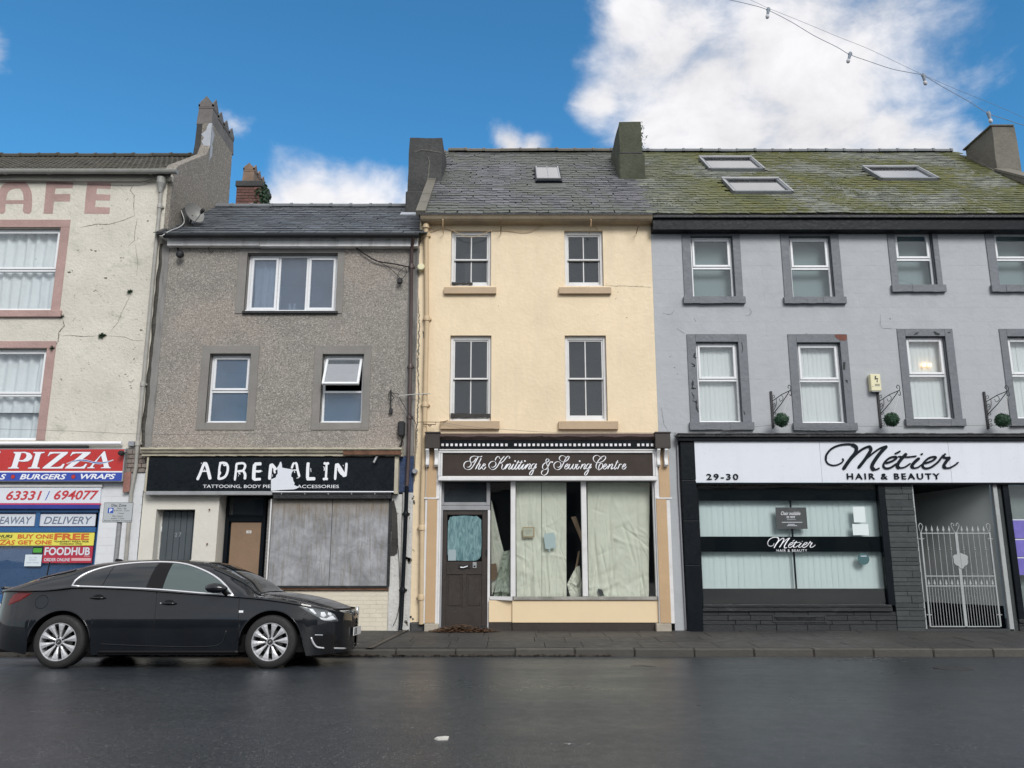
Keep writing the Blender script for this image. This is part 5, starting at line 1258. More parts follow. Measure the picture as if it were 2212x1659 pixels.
a = Vector(uvp(388, 550, YF-.14)); mb = MB(); mb.lathe([(0,-.05),(.05,-.05),(.075,.0),(.08,.03),(.06,.05),(0,.05)], (0,0,0), 'y', 14); o = mb.build('lamp_head', black_worn, T, True)
for v in o.data.vertices: v.co = Matrix.Rotation(radians(35), 3, 'X') @ v.co + a
mb = MB(); mb.tube([a+Vector((-.02,.05,.02)), a+Vector((-.07,.10,.12)), uvp(382, 531, YF-.01)], .016, 8); mb.build('bracket', black_worn, T)
c = uvp(450, 538, YF-.04); mb = MB(); mb.tube(catmull([Vector(uvp(454,528,YF-.03)), Vector(uvp(450,537,YF-.05)), Vector(uvp(456,545,YF-.04)), Vector(uvp(460,543,YF-.03))], 5), .007, 5); tag(mb.build('wall_hook', iron_black), 'small curled wire hook under the white fascia, right of the floodlight', 'hook')
cable('service_cable', [uvp(766,533,YF-.06), uvp(790,550,YF-.06), uvp(815,564,YF-.06), uvp(850,570,YF-.07), uvp(884,577,YF-.10)], .014, cable_black, 'thick black cable sagging from the white fascia to the brown downpipe')
cable('service_cable', [uvp(815,564,YF-.05), uvp(840,578,YF-.05), uvp(866,602,YF-.06)], .006, cable_black, 'thin black wire running down to the cable splice by the brown downpipe')
T = thing('cable_splice', uvp(864, 605, YF-.08), 'black cable splice block with looped wires hanging beside the brown downpipe', 'cable splice')
mb = MB(); a = P(864, 606, YF-.08); mb.box(a[0]-.05, a[0]+.05, YF-.12, YF-.05, a[1]-.07, a[1]+.05, .02); mb.build('block', black_plastic, T)
mb = MB(); mb.tube(catmull([Vector(uvp(858,600,YF-.07)), Vector(uvp(862,588,YF-.07)), Vector(uvp(874,578,YF-.07)), Vector(uvp(878,590,YF-.07)), Vector(uvp(868,604,YF-.07))], 5), .006, 5); mb.build('loop', cable_black, T)
c = uvp(909.5, 577, YF-.1); mb = MB(); mb.lathe([(.0,-.035),(.055,-.035),(.07,-.02),(.07,.05)], c, 'y', 18); tag(shade_auto(mb.build('round_alarm', ivory_plastic), 40), 'round cream plastic box on the party line beside the brown downpipe', 'junction box')
T = thing('meter_box', uvp(867.5, 927, YF-.06), 'black rounded box with trailing wires on the wall at the lower right of the pebbledash', 'junction box')
r_ = R(859, 910, 875, 943, YF-.08); mb = MB(); mb.box(r_[0], r_[1], YF-.12, YF-.012, r_[2], r_[3], .03); mb.build('casing', black_plastic, T)
mb = MB()
for k in range(7):
    a = Vector(uvp(867+k*.6, 942, YF-.06)); b = Vector(uvp(random.choice((845, 852, 862, 870, 872, 868, 858)), 958+k*2.5, YF-.03)); mb.tube(catmull([a, (a+b)/2+Vector((.02,-.02,-.03)), b], 4), .005, 4)
mb.build('wire', cable_black, T)
T = thing('aerial_bracket', uvp(844, 865, YF-.05), 'wall anchor with coiled wire and pale rod right on the pebbledashed wall', 'bracket')
mb = MB(); mb.tube([uvp(844,842,YF-.04), uvp(844,892,YF-.04)], .014, 6); mb.box(*P(841,0,YF)[0:1]*1, P(841,0,YF)[0], YF, YF, 0, 0) if False else None
a = P(844.5, 888, YF-.05); mb.box(a[0]-.03, a[0]+.03, YF-.08, YF-.01, a[1]-.05, a[1]+.05, .008); mb.build('plate', iron_black, T)
mb = MB(); mb.tube(catmull([Vector(uvp(u, v, YF-.07)) for u, v in ((852,853),(843,845),(839,856),(843,866),(850,860),(846,850),(858,850),(862,854))], 4), .005, 4); mb.build('coil', cable_black, T)
mb = MB(); mb.tube([uvp(861,855,YF-.09), uvp(893,852,YF-.12), uvp(929,850,YF-.14)], .009, 6); mb.build('rod', cable_white, T)
cable('service_cable', [uvp(862,858,YF-.08), uvp(878,885,YF-.12), uvp(897,912,YF-.12), uvp(898,935,YF-.10), uvp(897,980,YF-.06), uvp(895,1040,YF-.05)], .008, cable_black, 'black cable dropping across the brown downpipe to the shopfront corner')
cable('thin_wire', [uvp(-60,988-64,YF-.05) if False else uvp(-60,925,YF-.25), uvp(150,931,YF-.25), uvp(320,938,YF-.22), uvp(520,937,YF-.2), uvp(700,930,YF-.2), uvp(860,918,YF-.18)], .0035, cable_grey, 'fine sagging wire strung low across the cream and pebbledashed walls')
c = uvp(896, 1024, YF-.05); mb = MB(); mb.lathe([(.0,-.05),(.04,-.05),(.05,-.03),(.05,.04)], (c[0]+.0, YF-.05, Z(1019,YF)), 'y', 14); tag(mb.build('small_box', pipe_grey), 'small round grey box above the blue peeling strip', 'junction box')
cable('hanging_cable', [uvp(858,1165,YF-.06), uvp(862,1210,YF-.06), uvp(864,1290,YF-.06), uvp(858,1330,YF-.06), uvp(849,1352,YF-.06)], .006, cable_black, 'thin black cable hanging loose down the white pilaster beside the grey boards')
# brick chimney behind the low roof
yk = 21.0; K = thing('rear_brick_chimney', uvp(535, 440, yk), 'red brick chimney with clay pots and ivy standing behind the lower slate roof', 'chimney')
r_ = R(510, 391, 562, 470, yk); mb = MB(); mb.box(r_[0], r_[1], yk, yk+.8, r_[2]-1, r_[3]-.02); core = mb.build('core', plain('mortar_dark', (.10,.08,.07), .95), K)
bricks(core, r_[0]-.01, r_[1]+.01, r_[2]-.2, r_[3]-.02, yk-.004, brick_red, .235, .085, proud=.012, jit=.004, joint=.012)
mb = MB(); mb.box(r_[0]-.04, r_[1]+.04, yk-.05, yk+.85, r_[3]-.18, r_[3], .02); mb.build('cap', cement_dark, K)
for u, k in ((537, 0), (552, .35), (570, .7)): a = P(u, 391, yk+.25); pot(K, X(541,391,yk+.25), yk+.2+k, r_[3]-.01, pot_clay, .58, .33)
def ivy(name, c0, rad, n, label, squash=(1,1,1), s=(.03,.07)):
    mb = MB()
    for _ in range(n):
        v = Vector((random.gauss(0,1), random.gauss(0,1), random.gauss(0,1))).normalized()*random.random()**.5
        p = Vector(c0)+Vector((v.x*rad*squash[0], v.y*rad*squash[1], v.z*rad*squash[2])); q = random.uniform(*s)
        d = Vector((random.gauss(0,1), random.gauss(0,1), random.gauss(0,1))).normalized(); e = d.orthogonal().normalized()
        mb.face([p-d*q, p+e*q*.6, p+d*q, p-e*q*.6])
    return tag(mb.build(name, leaf_dark), label, 'ivy')
c = uvp(566, 428, yk+.2); ivy('ivy', c, .32, 420, 'dark clump of ivy on the right side of the rear brick chimney', (.7,1,1.5))
# ================================================================ C: the cream sewing shop
XC0, XC1 = XB1, 2.77
C = thing('sewing_shop_building', (.5, YF, 0), 'narrow cream rendered building with sash windows over the closed sewing shop', 'building')
zC = Z(470, YF)+.05
cw = [R(974, 498, 1060.6, 618, YF), R(1219.7, 498, 1303, 618, YF), R(971.5, 724.5, 1061, 909, YF), R(1221, 724.5, 1311, 909, YF)]
front = (X(950,1150,YF), X(1417,1150,YF), .0, Z(1040,YF), .0)
mb = MB(); wall_mb(mb, XC0, XC1, Z(1000,YF), zC, YF, cw, .15); mb.build('wall', cream_wall, C)
mb = MB(); zt = Z(1000,YF)
mb.box(XC0, X(948,1180,YF), YF-.001, YF+.15, .14, zt, .003); mb.box(X(1419.5,1180,YF), XC1, YF-.001, YF+.15, 0, zt, .003); mb.build('side_wall', cream_wall, C)
mb = MB(); mb.box(XC0, X(915,1355,YF), YF-.05, YF+.1, -.1, .15, .03); mb.build('base_mound', cement_dark, C)
for i, o in enumerate(cw):
    sashwin(C, o, .07, glass_dim, white_wood)
    lo = i > 1
    r = [R(959,620.5,1072,634.5,YF-.06), R(1207.5,620.5,1320.5,634.5,YF-.06), R(951,909.5,1079,927,YF-.06), R(1206.5,910,1335.5,927.5,YF-.06)][i]
    mb = MB(); mb.box(r[0], r[1], YF-.075, YF+.04, r[2], r[3], .006); mb.build('window_sill', tan_sill, C)
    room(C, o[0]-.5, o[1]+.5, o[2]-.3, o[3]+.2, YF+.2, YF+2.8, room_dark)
# rotten bottom rails
for (q, lab) in (((976,610,1021,614.5), 'broken'), ((973.5,893,1059,902), 'rotten')):
    r = R(*q, YF+.05); mb = MB(); n = 12
    for k in range(n):
        a, b = r[0]+(r[1]-r[0])*k/n, r[0]+(r[1]-r[0])*(k+1)/n; mb.box(a, b, YF+.03+random.uniform(0,.015), YF+.08, r[2]+random.uniform(-.01,.01), r[3]+random.uniform(-.012,.012))
    mb.build(lab+'_rail', dark_wood, C)
# something pale inside the top left window
mb = MB(); r = R(1004, 556, 1057, 613, YF+.4); mb.box(r[0], r[1], YF+.45, YF+.47, r[2], r[3]+.1); tag(mb.build('interior_board', plain('inboard', (.20,.16,.15), .9)), 'dull brownish board leaning inside the top left sash window of the cream building', 'board')
# wall cracks
mb = MB(); z3 = lambda pts: [(a/4.+884.8, b/4.+599) for a, b in pts]
crack(mb, [(1306,616),(1325,618),(1345,617.5),(1380,619),(1407,621)], YF-.002, .010); crack(mb, z3([(115,460),(125,500),(120,530)]), YF-.002, .03)
crack(mb, [(904,640),(906,700),(902,790),(905,850),(901,910),(900,980)], YF-.002, .03, .9); crack(mb, [(905,490),(908,520),(903,560),(906,600)], YF-.002, .02, .9)
mb.build('crack', crack_mat, C)
mb = MB()
for (u, v, r) in ((1077,661,1.5),(1310,613,1.5),(1330,645,1.5),(1292,680,1.5),(1320,776,.9),(1166,511,1.2),(946,771,.9),(1354,686,2),(1335,631,1.5)):
    blotch(mb, u, v, r, YF-.002)
mb.build('pit_mark', crack_soft, C)
# roof
thC = math.atan(.839); yC0, zC0 = 15.0, Z(463, 15.0)+.01; smC = 4.32/cos(thC)
mb = MB(); hull_box(mb, XC0+.0, XC1, -.01, smC, -.06, -.004, yC0, zC0, thC); roofC = mb.build('roof', deck_dark, C)
sx0, ss1 = rpt(1160, 368, yC0, zC0, thC); sx1, ss0 = rpt(1209, 397, yC0, zC0, thC)
sxa, sxb = rpt(1159, 391, yC0, zC0, thC)[0], rpt(1210, 391, yC0, zC0, thC)[0]
slates(roofC, lambda s: (XC0+.10, XC1+.05), yC0, zC0, thC, smC-.03, .26, .187, slate_c, 300, rough=1.25, thick=.010, avoid=[(sxa-.02, sxb+.02, ss0+.05, ss1)], wav=.012)
tp = slope_pt(0, smC, .02, yC0, zC0, thC); ridge(roofC, XC0+.2, XC1, tp[1], tp[2]-.02, .47, cement_tan, .10, jag=.012)
# left verge coping
n = 4
for k in range(9):
    mb = MB(); s0, s1 = -.02+k*.62, -.02+(k+1)*.62-.012
    hull_box(mb, XC0-.06, XC0+.13, s0, min(s1, smC), -.03, .075+random.uniform(-.006,.006), yC0, zC0, thC); mb.build('coping_stone', cement_tan, roofC)
# skylight
mb = MB(); T = MB()
hull_box(T, sxa-.03, sxb+.03, ss0-.05, ss1+.02, -.02, .08, yC0, zC0, thC); kerb = T.build('skylight', black_paint, C)
T = MB(); f0, f1 = ss0+.06, ss1-.02
for (a, b, c_, d) in ((sxa, sxa+.03, f0, f1), (sxb-.03, sxb, f0, f1), (sxa+.03, sxb-.03, f0, f0+.03), (sxa+.03, sxb-.03, f1-.03, f1), ((sxa+sxb)/2-.008, (sxa+sxb)/2+.008, f0+.03, f1-.03)):
    hull_box(T, a, b, c_, d, .081, .115, yC0, zC0, thC)
T.build('skylight_frame', alu, kerb)
for (a, b) in ((sxa+.03, (sxa+sxb)/2-.008), ((sxa+sxb)/2+.008, sxb-.03)):
    T = MB(); hull_box(T, a, b, f0+.03, f1-.03, .095, .099, yC0, zC0, thC); T.build('pane', glass_roof, kerb)
mb = MB(); hull_box(mb, sxa-.12, sxb+.10, ss0-.42, ss0-.05, .022, .028, yC0, zC0, thC); mb.build('apron_flashing', slate_c, roofC)
# eaves gutter (moulded) with brackets
g0, g1 = Z(476.5, 14.98), Z(467, 14.98)
prof = [(YF, g0-.02), (YF-.06, g0-.015), (14.99, g0), (14.955, g0+.03), (14.93, g1-.02), (14.91, g1), (15.0, g1+.01), (YF, g1+.01)]
mb = MB(); mb.xprism(prof, X(908,471,14.95), XC1); mb.build('gutter', paint('gutter_cream', (.33,.27,.19), .55, .12, 3, .3, 20, .6, (.15,.13,.10)), C)
mb = MB(); mb.box(X(908,480,YF-.02), XC1, YF-.028, YF-.001, Z(484,YF), g0-.02, .006); mb.build('eaves_mould', cream_wall, C)
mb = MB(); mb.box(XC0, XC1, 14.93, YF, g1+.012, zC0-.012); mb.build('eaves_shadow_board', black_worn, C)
for u in (956.5, 1082.5, 1276.5, 1379):
    mb = MB(); a = uvp(u, 473, 14.9); mb.tube([(a[0], 14.91, a[2]+.0), (a[0]+.004, 14.89, a[2]-.03), (a[0], 14.93, a[2]-.13), (a[0]-.01, YF-.02, a[2]-.2)], [.010,.012,.010,.008], 6); mb.build('gutter_bracket', cable_rust if u in (1082.5, 1379) else tan_paint, C)
# cream drainpipe
py = YF-.085; pa = (X(921,480,py)); zp = Z(480,py)
pipe_thing('cream_drainpipe', [(pa, py-.03, zp+.02), (pa, py, Z(500,py)), (X(922,700,py), py, Z(700,py)), (X(918,880,py), py, Z(880,py)), (X(916.5,960,py)-.0, py, Z(960,py)), (X(912.5,1080,py), py, Z(1080,py)), (X(910,1340,py), py, .12)], .046, pipe_cream,
           'cream painted iron drainpipe down the left edge of the sewing shop building', collars=[(pa, py-.02, Z(489,py)), (pa, py, Z(507,py)), (X(922,688,py), py, Z(688,py)), (X(918.5,874,py), py, Z(874,py)), (X(911.5,1140,py), py, Z(1140,py)), (X(910,1290,py), py, Z(1290,py))])
cable('wall_cable', [uvp(930,500,YF-.03), uvp(955,493,YF-.03), uvp(975,497,YF-.03), uvp(1000,509,YF-.05), uvp(1022,512,YF-.05), uvp(1042,507,YF-.05), uvp(1061,498,YF-.03), uvp(1090,497,YF-.03), uvp(1130,501,YF-.03), uvp(1150,498,YF-.03), uvp(1178,486,YF-.03), uvp(1230,486,YF-.03), uvp(1275,484,YF-.03), uvp(1296,499,YF-.03)], .0075, pipe_cream, 'thin cream cable looping along the wall above the top windows of the sewing shop building')
# turnbuckle and fine wire
T = thing('wire_tensioner', uvp(925, 912, YF-.14), 'rusty wire tensioner stretched across the cream drainpipe', 'tensioner')
mb = MB(); mb.tube([uvp(903,912,YF-.15), uvp(914,911.5,YF-.17), uvp(953,912,YF-.15), uvp(968,908,YF-.05)], .006, 5)
mb.tube([uvp(915,911,YF-.17), uvp(915,917,YF-.17), uvp(941,917,YF-.17), uvp(941,911,YF-.17)], .008, 5); mb.tube([uvp(925,918,YF-.17), uvp(928.5,921,YF-.17), uvp(932,918,YF-.17)], .01, 5); mb.build('rod', cable_rust, T)
cable('thin_wire', [uvp(956,912,YF-.12), uvp(1000,920,YF-.12), uvp(1080,927,YF-.12), uvp(1200,934,YF-.14), uvp(1410,935,YF-.2), uvp(1520,935,YF-.2), uvp(1600,926,YF-.18), uvp(1690,918,YF-.15), uvp(1900,921,YF-.13), uvp(2130,919,YF-.13), uvp(2400,921,YF-.13)], .0035, cable_grey, 'fine wire stretched from the rusty tensioner across the cream and grey walls')

# chimneys
K = thing('left_chimney', (cx0, 16.9, 8.2), 'tall dark rendered chimney stack at the left edge of the sewing shop roof', 'chimney')
zt = CAMZ+ray(924, 298)[2]*(16.9/ray(924, 298)[1])
rough_box('stack', cement_dark, K, cx0, cx1, 16.9, 18.35, 7.9, zt, .05, .012, .17, 3)
mb = MB(); mb.box(cx0-.03, cx1+.01, 16.87, 18.3, 7.9, Z(412, 16.88), .03); mb.build('base_render', cement_dark, K)
mb = MB(); crack(mb, [(924,338),(928,352),(926,372),(924,400),(927,410),(925,430)], 16.875, .02, .6); crack(mb, [(893,328),(912,322),(935,326),(955,330)], 16.875, .012, .5); mb.build('crack', crack_mat, K)
mb = MB(); q = slope_pt(0, 2.0, .03, yB0, zB0, thB); hull_box(mb, cx0-.1, XB1-.02, 1.95, 2.22, .02, .05, yB0, zB0, thB); mb.build('flashing', flaunch_white, K)
K = thing('moss_chimney', (2.75, 17.4, 10), 'squat mossy chimney stack between the sewing shop roof and the green slate roof', 'chimney')
tK = 18.8; yK = ray(1361, 263)[1]*tK; zK = CAMZ+ray(1361, 263)[2]*tK
xk0, xk1 = X(1337.5, 300, yK), X(1386, 300, yK)
sb = (yK-yC0)*tan(thC)+zC0
rough_box('stack', cement_moss, K, xk0, xk1, yK, yK+1.6, sb-.3, zK, .03, .014, .16, 11)
mb = MB(); mb.box(xk0-.03, xk1+.05, yK-.05, yK+1.5, sb-.35, Z(331, yK-.05), .03); mb.build('base_render', cement_moss, K)
mb = MB(); mb.box(xk0-.01, xk1+.01, yK-.03, yK+1.58, Z(331, yK)-.02, Z(331, yK)+.01); mb.build('ledge', cement_dark, K)
mb = MB()
for _ in range(900):
    z = random.uniform(Z(333,yK), zK+.02); x = xk1-.03+abs(random.gauss(0,.05)); y = yK+random.uniform(0,1.4); s_ = random.uniform(.015,.045)
    d = Vector((random.gauss(0.5,1), random.gauss(0,1), random.gauss(0,1))).normalized(); e = d.orthogonal().normalized(); p = Vector((x,y,z)); mb.face([p-d*s_, p+e*s_*.6, p+d*s_, p-e*s_*.6])
tag(mb.build('ivy', leaf_dark), 'dark fringe of moss and ivy along the right side of the squat mossy chimney', 'ivy')

# ---- sewing shopfront
YS = YF-.14
F = thing('sewing_shopfront', (.1, YF, 0), 'old timber shopfront with white frames, tan pilasters and a cream panel below', 'shopfront')
def fb(name, u0, v0, u1, v1, y0, y1, mat, bv=.005, par=None, z0=None, Yp=None):
    r = R(u0, v0, u1, v1, Yp if Yp else y0); mb = MB(); mb.box(r[0], r[1], y0, y1, r[2] if z0 is None else z0, r[3], bv); return mb.build(name, mat, par if par is not None else F)
# pilasters
for (u0, u1, ut0, ut1) in ((916.5, 947.5, 921.5, 943), (1418.5, 1451, 1423, 1446)):
    vm = 1180; r = R(u0, 1008, u1, 1347, YF-.1)
    fb('pilaster', u0, 1000, u1, 1347, YF-.10, YF+.05, white_wood, .004, z0=Z(1347,YF-.1))
    fb('pilaster_panel', ut0, 969, ut1, 1074.5, YF-.115, YF-.08, tan_paint, .004); fb('pilaster_panel', ut0-1, 1078, ut1-1, 1346, YF-.115, YF-.08, tan_paint, .004)
    fb('pilaster_band', u0-.8, 1074.6, u1+.8, 1077.8, YF-.122, YF-.08, white_wood, .003)
    fb('plinth_block', u0-.5, 1347, u1, 1366, YF-.125, YF+.02, paint('stone_plinth%d' % int(u0), (.42,.38,.31), .8, .12, 4, .5, 30, .6, (.2,.18,.14)), .012, z0=-.03)
    fb('capital_block', u0+2 if u0 < 1000 else u0-3, 934, u1+2.5 if u0 < 1000 else u1-2.5, 968, YF-.30, YF+.02, brown_paint, .006)
    fb('capital_cap', u0+1 if u0 < 1000 else u0-4, 932.4, u1+3.5 if u0 < 1000 else u1-1.5, 935.4, YF-.32, YF+.02, brown_paint, .005)
    for (a, b) in (((u0+3.5, u0+10.5) if u0 < 1000 else (u0+.5, u0+7)), ((u0+22.5, u0+30) if u0 < 1000 else (u0+16.5, u0+24))):
        r = R(a, 969, b, 1008, YF-.2); mb = MB(); zt, zb = r[3], r[2]; h = zt-zb
        pr = [(YF-.11, zt), (YF-.28, zt), (YF-.285, zt-.10*h), (YF-.25, zt-.25*h), (YF-.21, zt-.45*h), (YF-.20, zt-.62*h), (YF-.225, zt-.75*h), (YF-.225, zt-.9*h), (YF-.19, zb), (YF-.14, zb+.02*h), (YF-.11, zb+.12*h)]
        mb.xprism(pr, r[0], r[1]); shade_auto(mb.build('scroll_bracket', white_wood, F), 40)
# cornice and dentils
zc0, zc1 = Z(946.5, YF-.25), Z(937.5, YF-.25)
mb = MB(); mb.box(X(946,1000,YF-.1), X(1420,1000,YF-.1), YF-.095, YF+.02, Z(1037,YF), Z(950,YF)); mb.build('frieze_core', black_print, F); mb = MB()
xx0, xx1 = X(950.5, 941, YF-.2), X(1414.5, 941, YF-.2); n = 50
for i in range(n):
    a, b = xx0+(xx1-xx0)*i/n, xx0+(xx1-xx0)*(i+1)/n; q = .006*sin(i*.9)+random.uniform(-.004,.004)
    mb.xprism([(YF, zc0-.04), (YF-.16, zc0-.03), (YF-.2, zc0+q*.5), (YF-.26, zc0+.03+q), (YF-.27, zc1+q), (YF, zc1+.05)], a, b)
mb.build('cornice', cornice_brown, F)
fb('frieze_board', 950.5, 946.8, 1414.5, 970, YF-.17, YF+.02, black_paint, .003)
dz = R(0, 958.3, 10, 964.2, YF-.18)
for i in range(48):
    u = 953.6+9.84*i
    if i in (15, 42): continue
    r = R(u-.3, 958.2, u+5.2, 964.2, YF-.19); mb = MB(); mb.box(r[0], r[1], YF-.195, YF-.168, r[2]+random.uniform(0,.006), r[3], .003); mb.build('dentil', white_gloss if i % 7 else white_wood, F)
# name board
T = thing('sewing_shop_sign', uvp(1182, 1028, YF-.16), 'dark brown name board reading The Knitting & Sewing Centre in white script', 'sign')
for (u0, u1) in ((955.8, 1181.5), (1182, 1410)): fb('board', u0, 978, u1, 1028.5, YF-.15, YF-.1, brown_board, .002, T)
fr = R(947, 970.2, 1419.5, 1038, YF-.17); mb = MB()
rz = [(970.4, 973.2, -.20), (973.5, 978.2, -.185)]
for (a, b, d) in rz: r = R(947, a, 1419.5, b, YF-.19); mb.box(r[0], r[1], YF+d, YF-.1, r[2], r[3], .004)
for (a, b, d) in ((1028.2, 1032.5, -.175), (1032.8, 1038.2, -.21)): r = R(946.5, a, 1420, b, YF-.19); mb.box(r[0], r[1], YF+d, YF-.02, r[2], r[3], .006)
for (a, b) in ((946.6, 951), (951.3, 955.6), (1410.2, 1414.6), (1415, 1419.6)): r = R(a, 978.2, b, 1028.2, YF-.17); mb.box(r[0], r[1], YF-(.18 if a in (946.6, 1415) else .172), YF-.1, r[2]+.001, r[3]-.001, .004)
mb.build('sign_frame', white_wood, T)
YT = YF-.152
tfK = lambda x, y: P(x/12.0+995.4, y/12.0+972.4, YT); tfS = lambda x, y: P(x/10.91+1161.3, y/10.91+972.4, YT)
KA = [[(155,430),(185,443),(225,430),(258,395),(268,350),(250,305),(205,285),(150,293),(100,330),(78,390),(90,450),(135,492),(190,505),(255,485),(305,430),(350,360),(400,270),(440,190),(462,165)],
 [(395,210),(375,250),(330,300),(290,315),(250,290),(240,240),(262,190),(310,160),(370,155),(430,165),(500,172),(532,168),(552,150)],
 [(530,205),(490,290),(430,400),(380,495)], [(400,440),(440,380),(480,352),(500,365),(480,420),(455,480),(472,498),(512,470),(545,420)],
 [(545,430),(592,410),(635,375),(620,350),(590,365),(555,430),(560,480),(590,500),(625,470),(650,430)],
 [(780,430),(830,443),(880,420),(912,370),(895,310),(835,287),(775,310),(730,370),(735,440),(790,495),(850,500),(910,465),(960,400),(1010,310),(1060,230),(1130,155)],
 [(890,265),(915,205),(955,165),(985,163),(1000,195),(1022,228)], [(1245,212),(1270,192),(1255,160),(1215,158),(1170,200),(1110,280),(1050,322),(1010,335)],
 [(1010,335),(1060,350),(1080,385),(1062,440),(1070,490),(1110,492),(1150,440),(1195,365)],
 [(1222,355),(1190,410),(1150,492)], [(1165,470),(1215,400),(1265,355),(1290,362),(1275,410),(1240,470),(1252,497),(1300,460),(1350,380)],
 [(1372,355),(1335,430),(1320,485),(1345,497),(1390,460),(1440,370)], [(1500,270),(1450,370),(1405,470),(1425,498),(1475,450),(1520,370)], [(1590,270),(1540,370),(1493,470),(1512,498),(1560,450),(1610,380)], [(1450,320),(1530,315),(1612,320)],
 [(1640,355),(1600,430),(1580,485),(1602,497),(1650,450),(1700,380)], [(1735,355),(1700,420),(1662,492)], [(1680,470),(1730,400),(1780,355),(1805,362),(1790,410),(1755,470),(1768,497),(1812,460)],
 [(1940,372),(1895,352),(1840,395),(1822,460),(1850,492),(1895,460),(1945,375),(1966,352)], [(1966,352),(1930,420),(1890,510),(1855,600),(1820,642),(1788,640),(1785,600),(1830,540),(1900,490),(1968,428)]]
KB = [[(345,285),(312,270),(275,320),(240,400),(195,450),(150,455),(118,420),(122,360),(160,312),(220,285),(265,250),(262,215),(230,205),(200,230),(202,280),(225,350),(245,420),(245,500),(210,562),(150,592),(105,570),(90,530),(108,490),(135,478)],
 [(450,390),(490,405),(535,380),(550,330),(520,280),(470,270),(415,295),(383,350),(400,420),(450,458),(510,450),(560,400),(605,320),(640,240),(670,190),(705,150),(735,142),(742,170),(710,225),(660,262),(600,272),(545,250),(512,205),(525,155),(570,128),(620,135),(660,170),(680,210)],
 [(640,405),(700,370),(722,335),(697,325),(655,370),(640,420),(665,448),(700,430),(745,370)], [(765,325),(738,390),(742,440),(775,440),(825,370),(850,325)], [(850,325),(822,400),(832,445),(870,430),(900,370),(905,332),(935,345)],
 [(955,325),(915,400),(918,445),(950,435),(990,380)], [(1055,325),(1035,380),(1008,445)], [(1025,410),(1070,350),(1110,325),(1126,345),(1090,420),(1097,447),(1138,415)],
 [(1240,340),(1200,322),(1155,365),(1140,420),(1165,445),(1205,410),(1250,345),(1268,322)], [(1268,322),(1240,380),(1210,450),(1178,535),(1140,587),(1110,582),(1115,540),(1170,480),(1275,390)],
 [(1500,210),(1480,170),(1430,130),(1375,125),(1325,155),(1312,210),(1340,265),(1390,292),(1460,290),(1540,260),(1597,200),(1600,150),(1560,137),(1500,170),(1430,250),(1385,340),(1380,410),(1420,452),(1475,450),(1520,410),(1536,350),(1515,310),(1480,320),(1445,380),(1440,440),(1448,478)],
 [(1548,410),(1605,370),(1625,335),(1600,325),(1560,370),(1548,420),(1570,448),(1612,430),(1660,370)], [(1700,325),(1680,380),(1652,447)], [(1670,410),(1720,350),(1757,325),(1770,345),(1735,420),(1742,447),(1785,410)],
 [(1890,240),(1840,350),(1803,430),(1825,448),(1872,405)], [(1838,285),(1912,285)], [(1935,325),(1915,380),(1883,447)], [(1900,400),(1935,345),(1968,325),(1990,345)], [(1990,410),(2050,375),(2077,335),(2052,325),(2010,370),(1993,420),(2015,448),(2052,438),(2090,388)]]
mb = MB(); ribbons(mb, KA[:5], tfK, YT, 7, 25, pen=radians(-30) if False else radians(65), th=.002); mb.build('lettering', white_print, T)
mb = MB(); ribbons(mb, KA[5:], tfK, YT, 7, 25, pen=radians(65), th=.002); disc(mb, tfK(1408,282), .016, YT, .002); disc(mb, tfK(1662,282), .016, YT, .002); mb.build('lettering', white_print, T)
mb = MB(); ribbons(mb, KB[:1], tfS, YT, 7, 22, pen=radians(65), th=.002); disc(mb, tfS(345,282), .016, YT-.001, .002); mb.build('lettering', white_print, T)
mb = MB(); ribbons(mb, KB[1:10], tfS, YT, 7, 22, pen=radians(65), th=.002); disc(mb, tfS(992,258), .016, YT, .002); mb.build('lettering', white_print, T)
mb = MB(); ribbons(mb, KB[10:], tfS, YT, 7, 22, pen=radians(65), th=.002); mb.build('lettering', white_print, T)
# glazing frame
YG = YF-.02; YD = YF+.10
fb('corner_post', 947.5, 1038.5, 951, 1350, YG-.05, YG+.16, white_wood, .004, z0=0)
r = R(951, 1038.5, 1059, 1094, YD)
mb = MB(); zt = Z(1038.5, YD); zb = Z(1101.5, YD); x0, x1 = X(951,1070,YD), X(1059,1070,YD)
frame_mb(mb, x0, x1, Z(1092,YD), zt, YD-.02, YD+.06, .07, .06, .03); fb('fanlight_frame', 952, 1038.5, 1060, 1092, YD-.02, YD+.06, room_dark) if False else None
gm_ = paint('weathered_grey', (.30,.305,.32), .6, .1, 4, .3, 30, .6, (.15,.15,.15)); mb.build('fanlight_frame', gm_, F)
mb = MB(); mb.box(x0+.07, x1-.07, YD+.03, YD+.034, Z(1087,YD), zt-.03); mb.build('fanlight_pane', glass_dim, F)
fb('door_lintel', 951, 1092.2, 1059, 1102, YD-.03, YD+.08, gm_); fb('door_post', 1053, 1102, 1058.5, 1350, YD-.03, YD+.08, white_wood, z0=0); fb('door_post', 951, 1102, 954.8, 1350, YD-.03, YD+.08, gm_, z0=0)
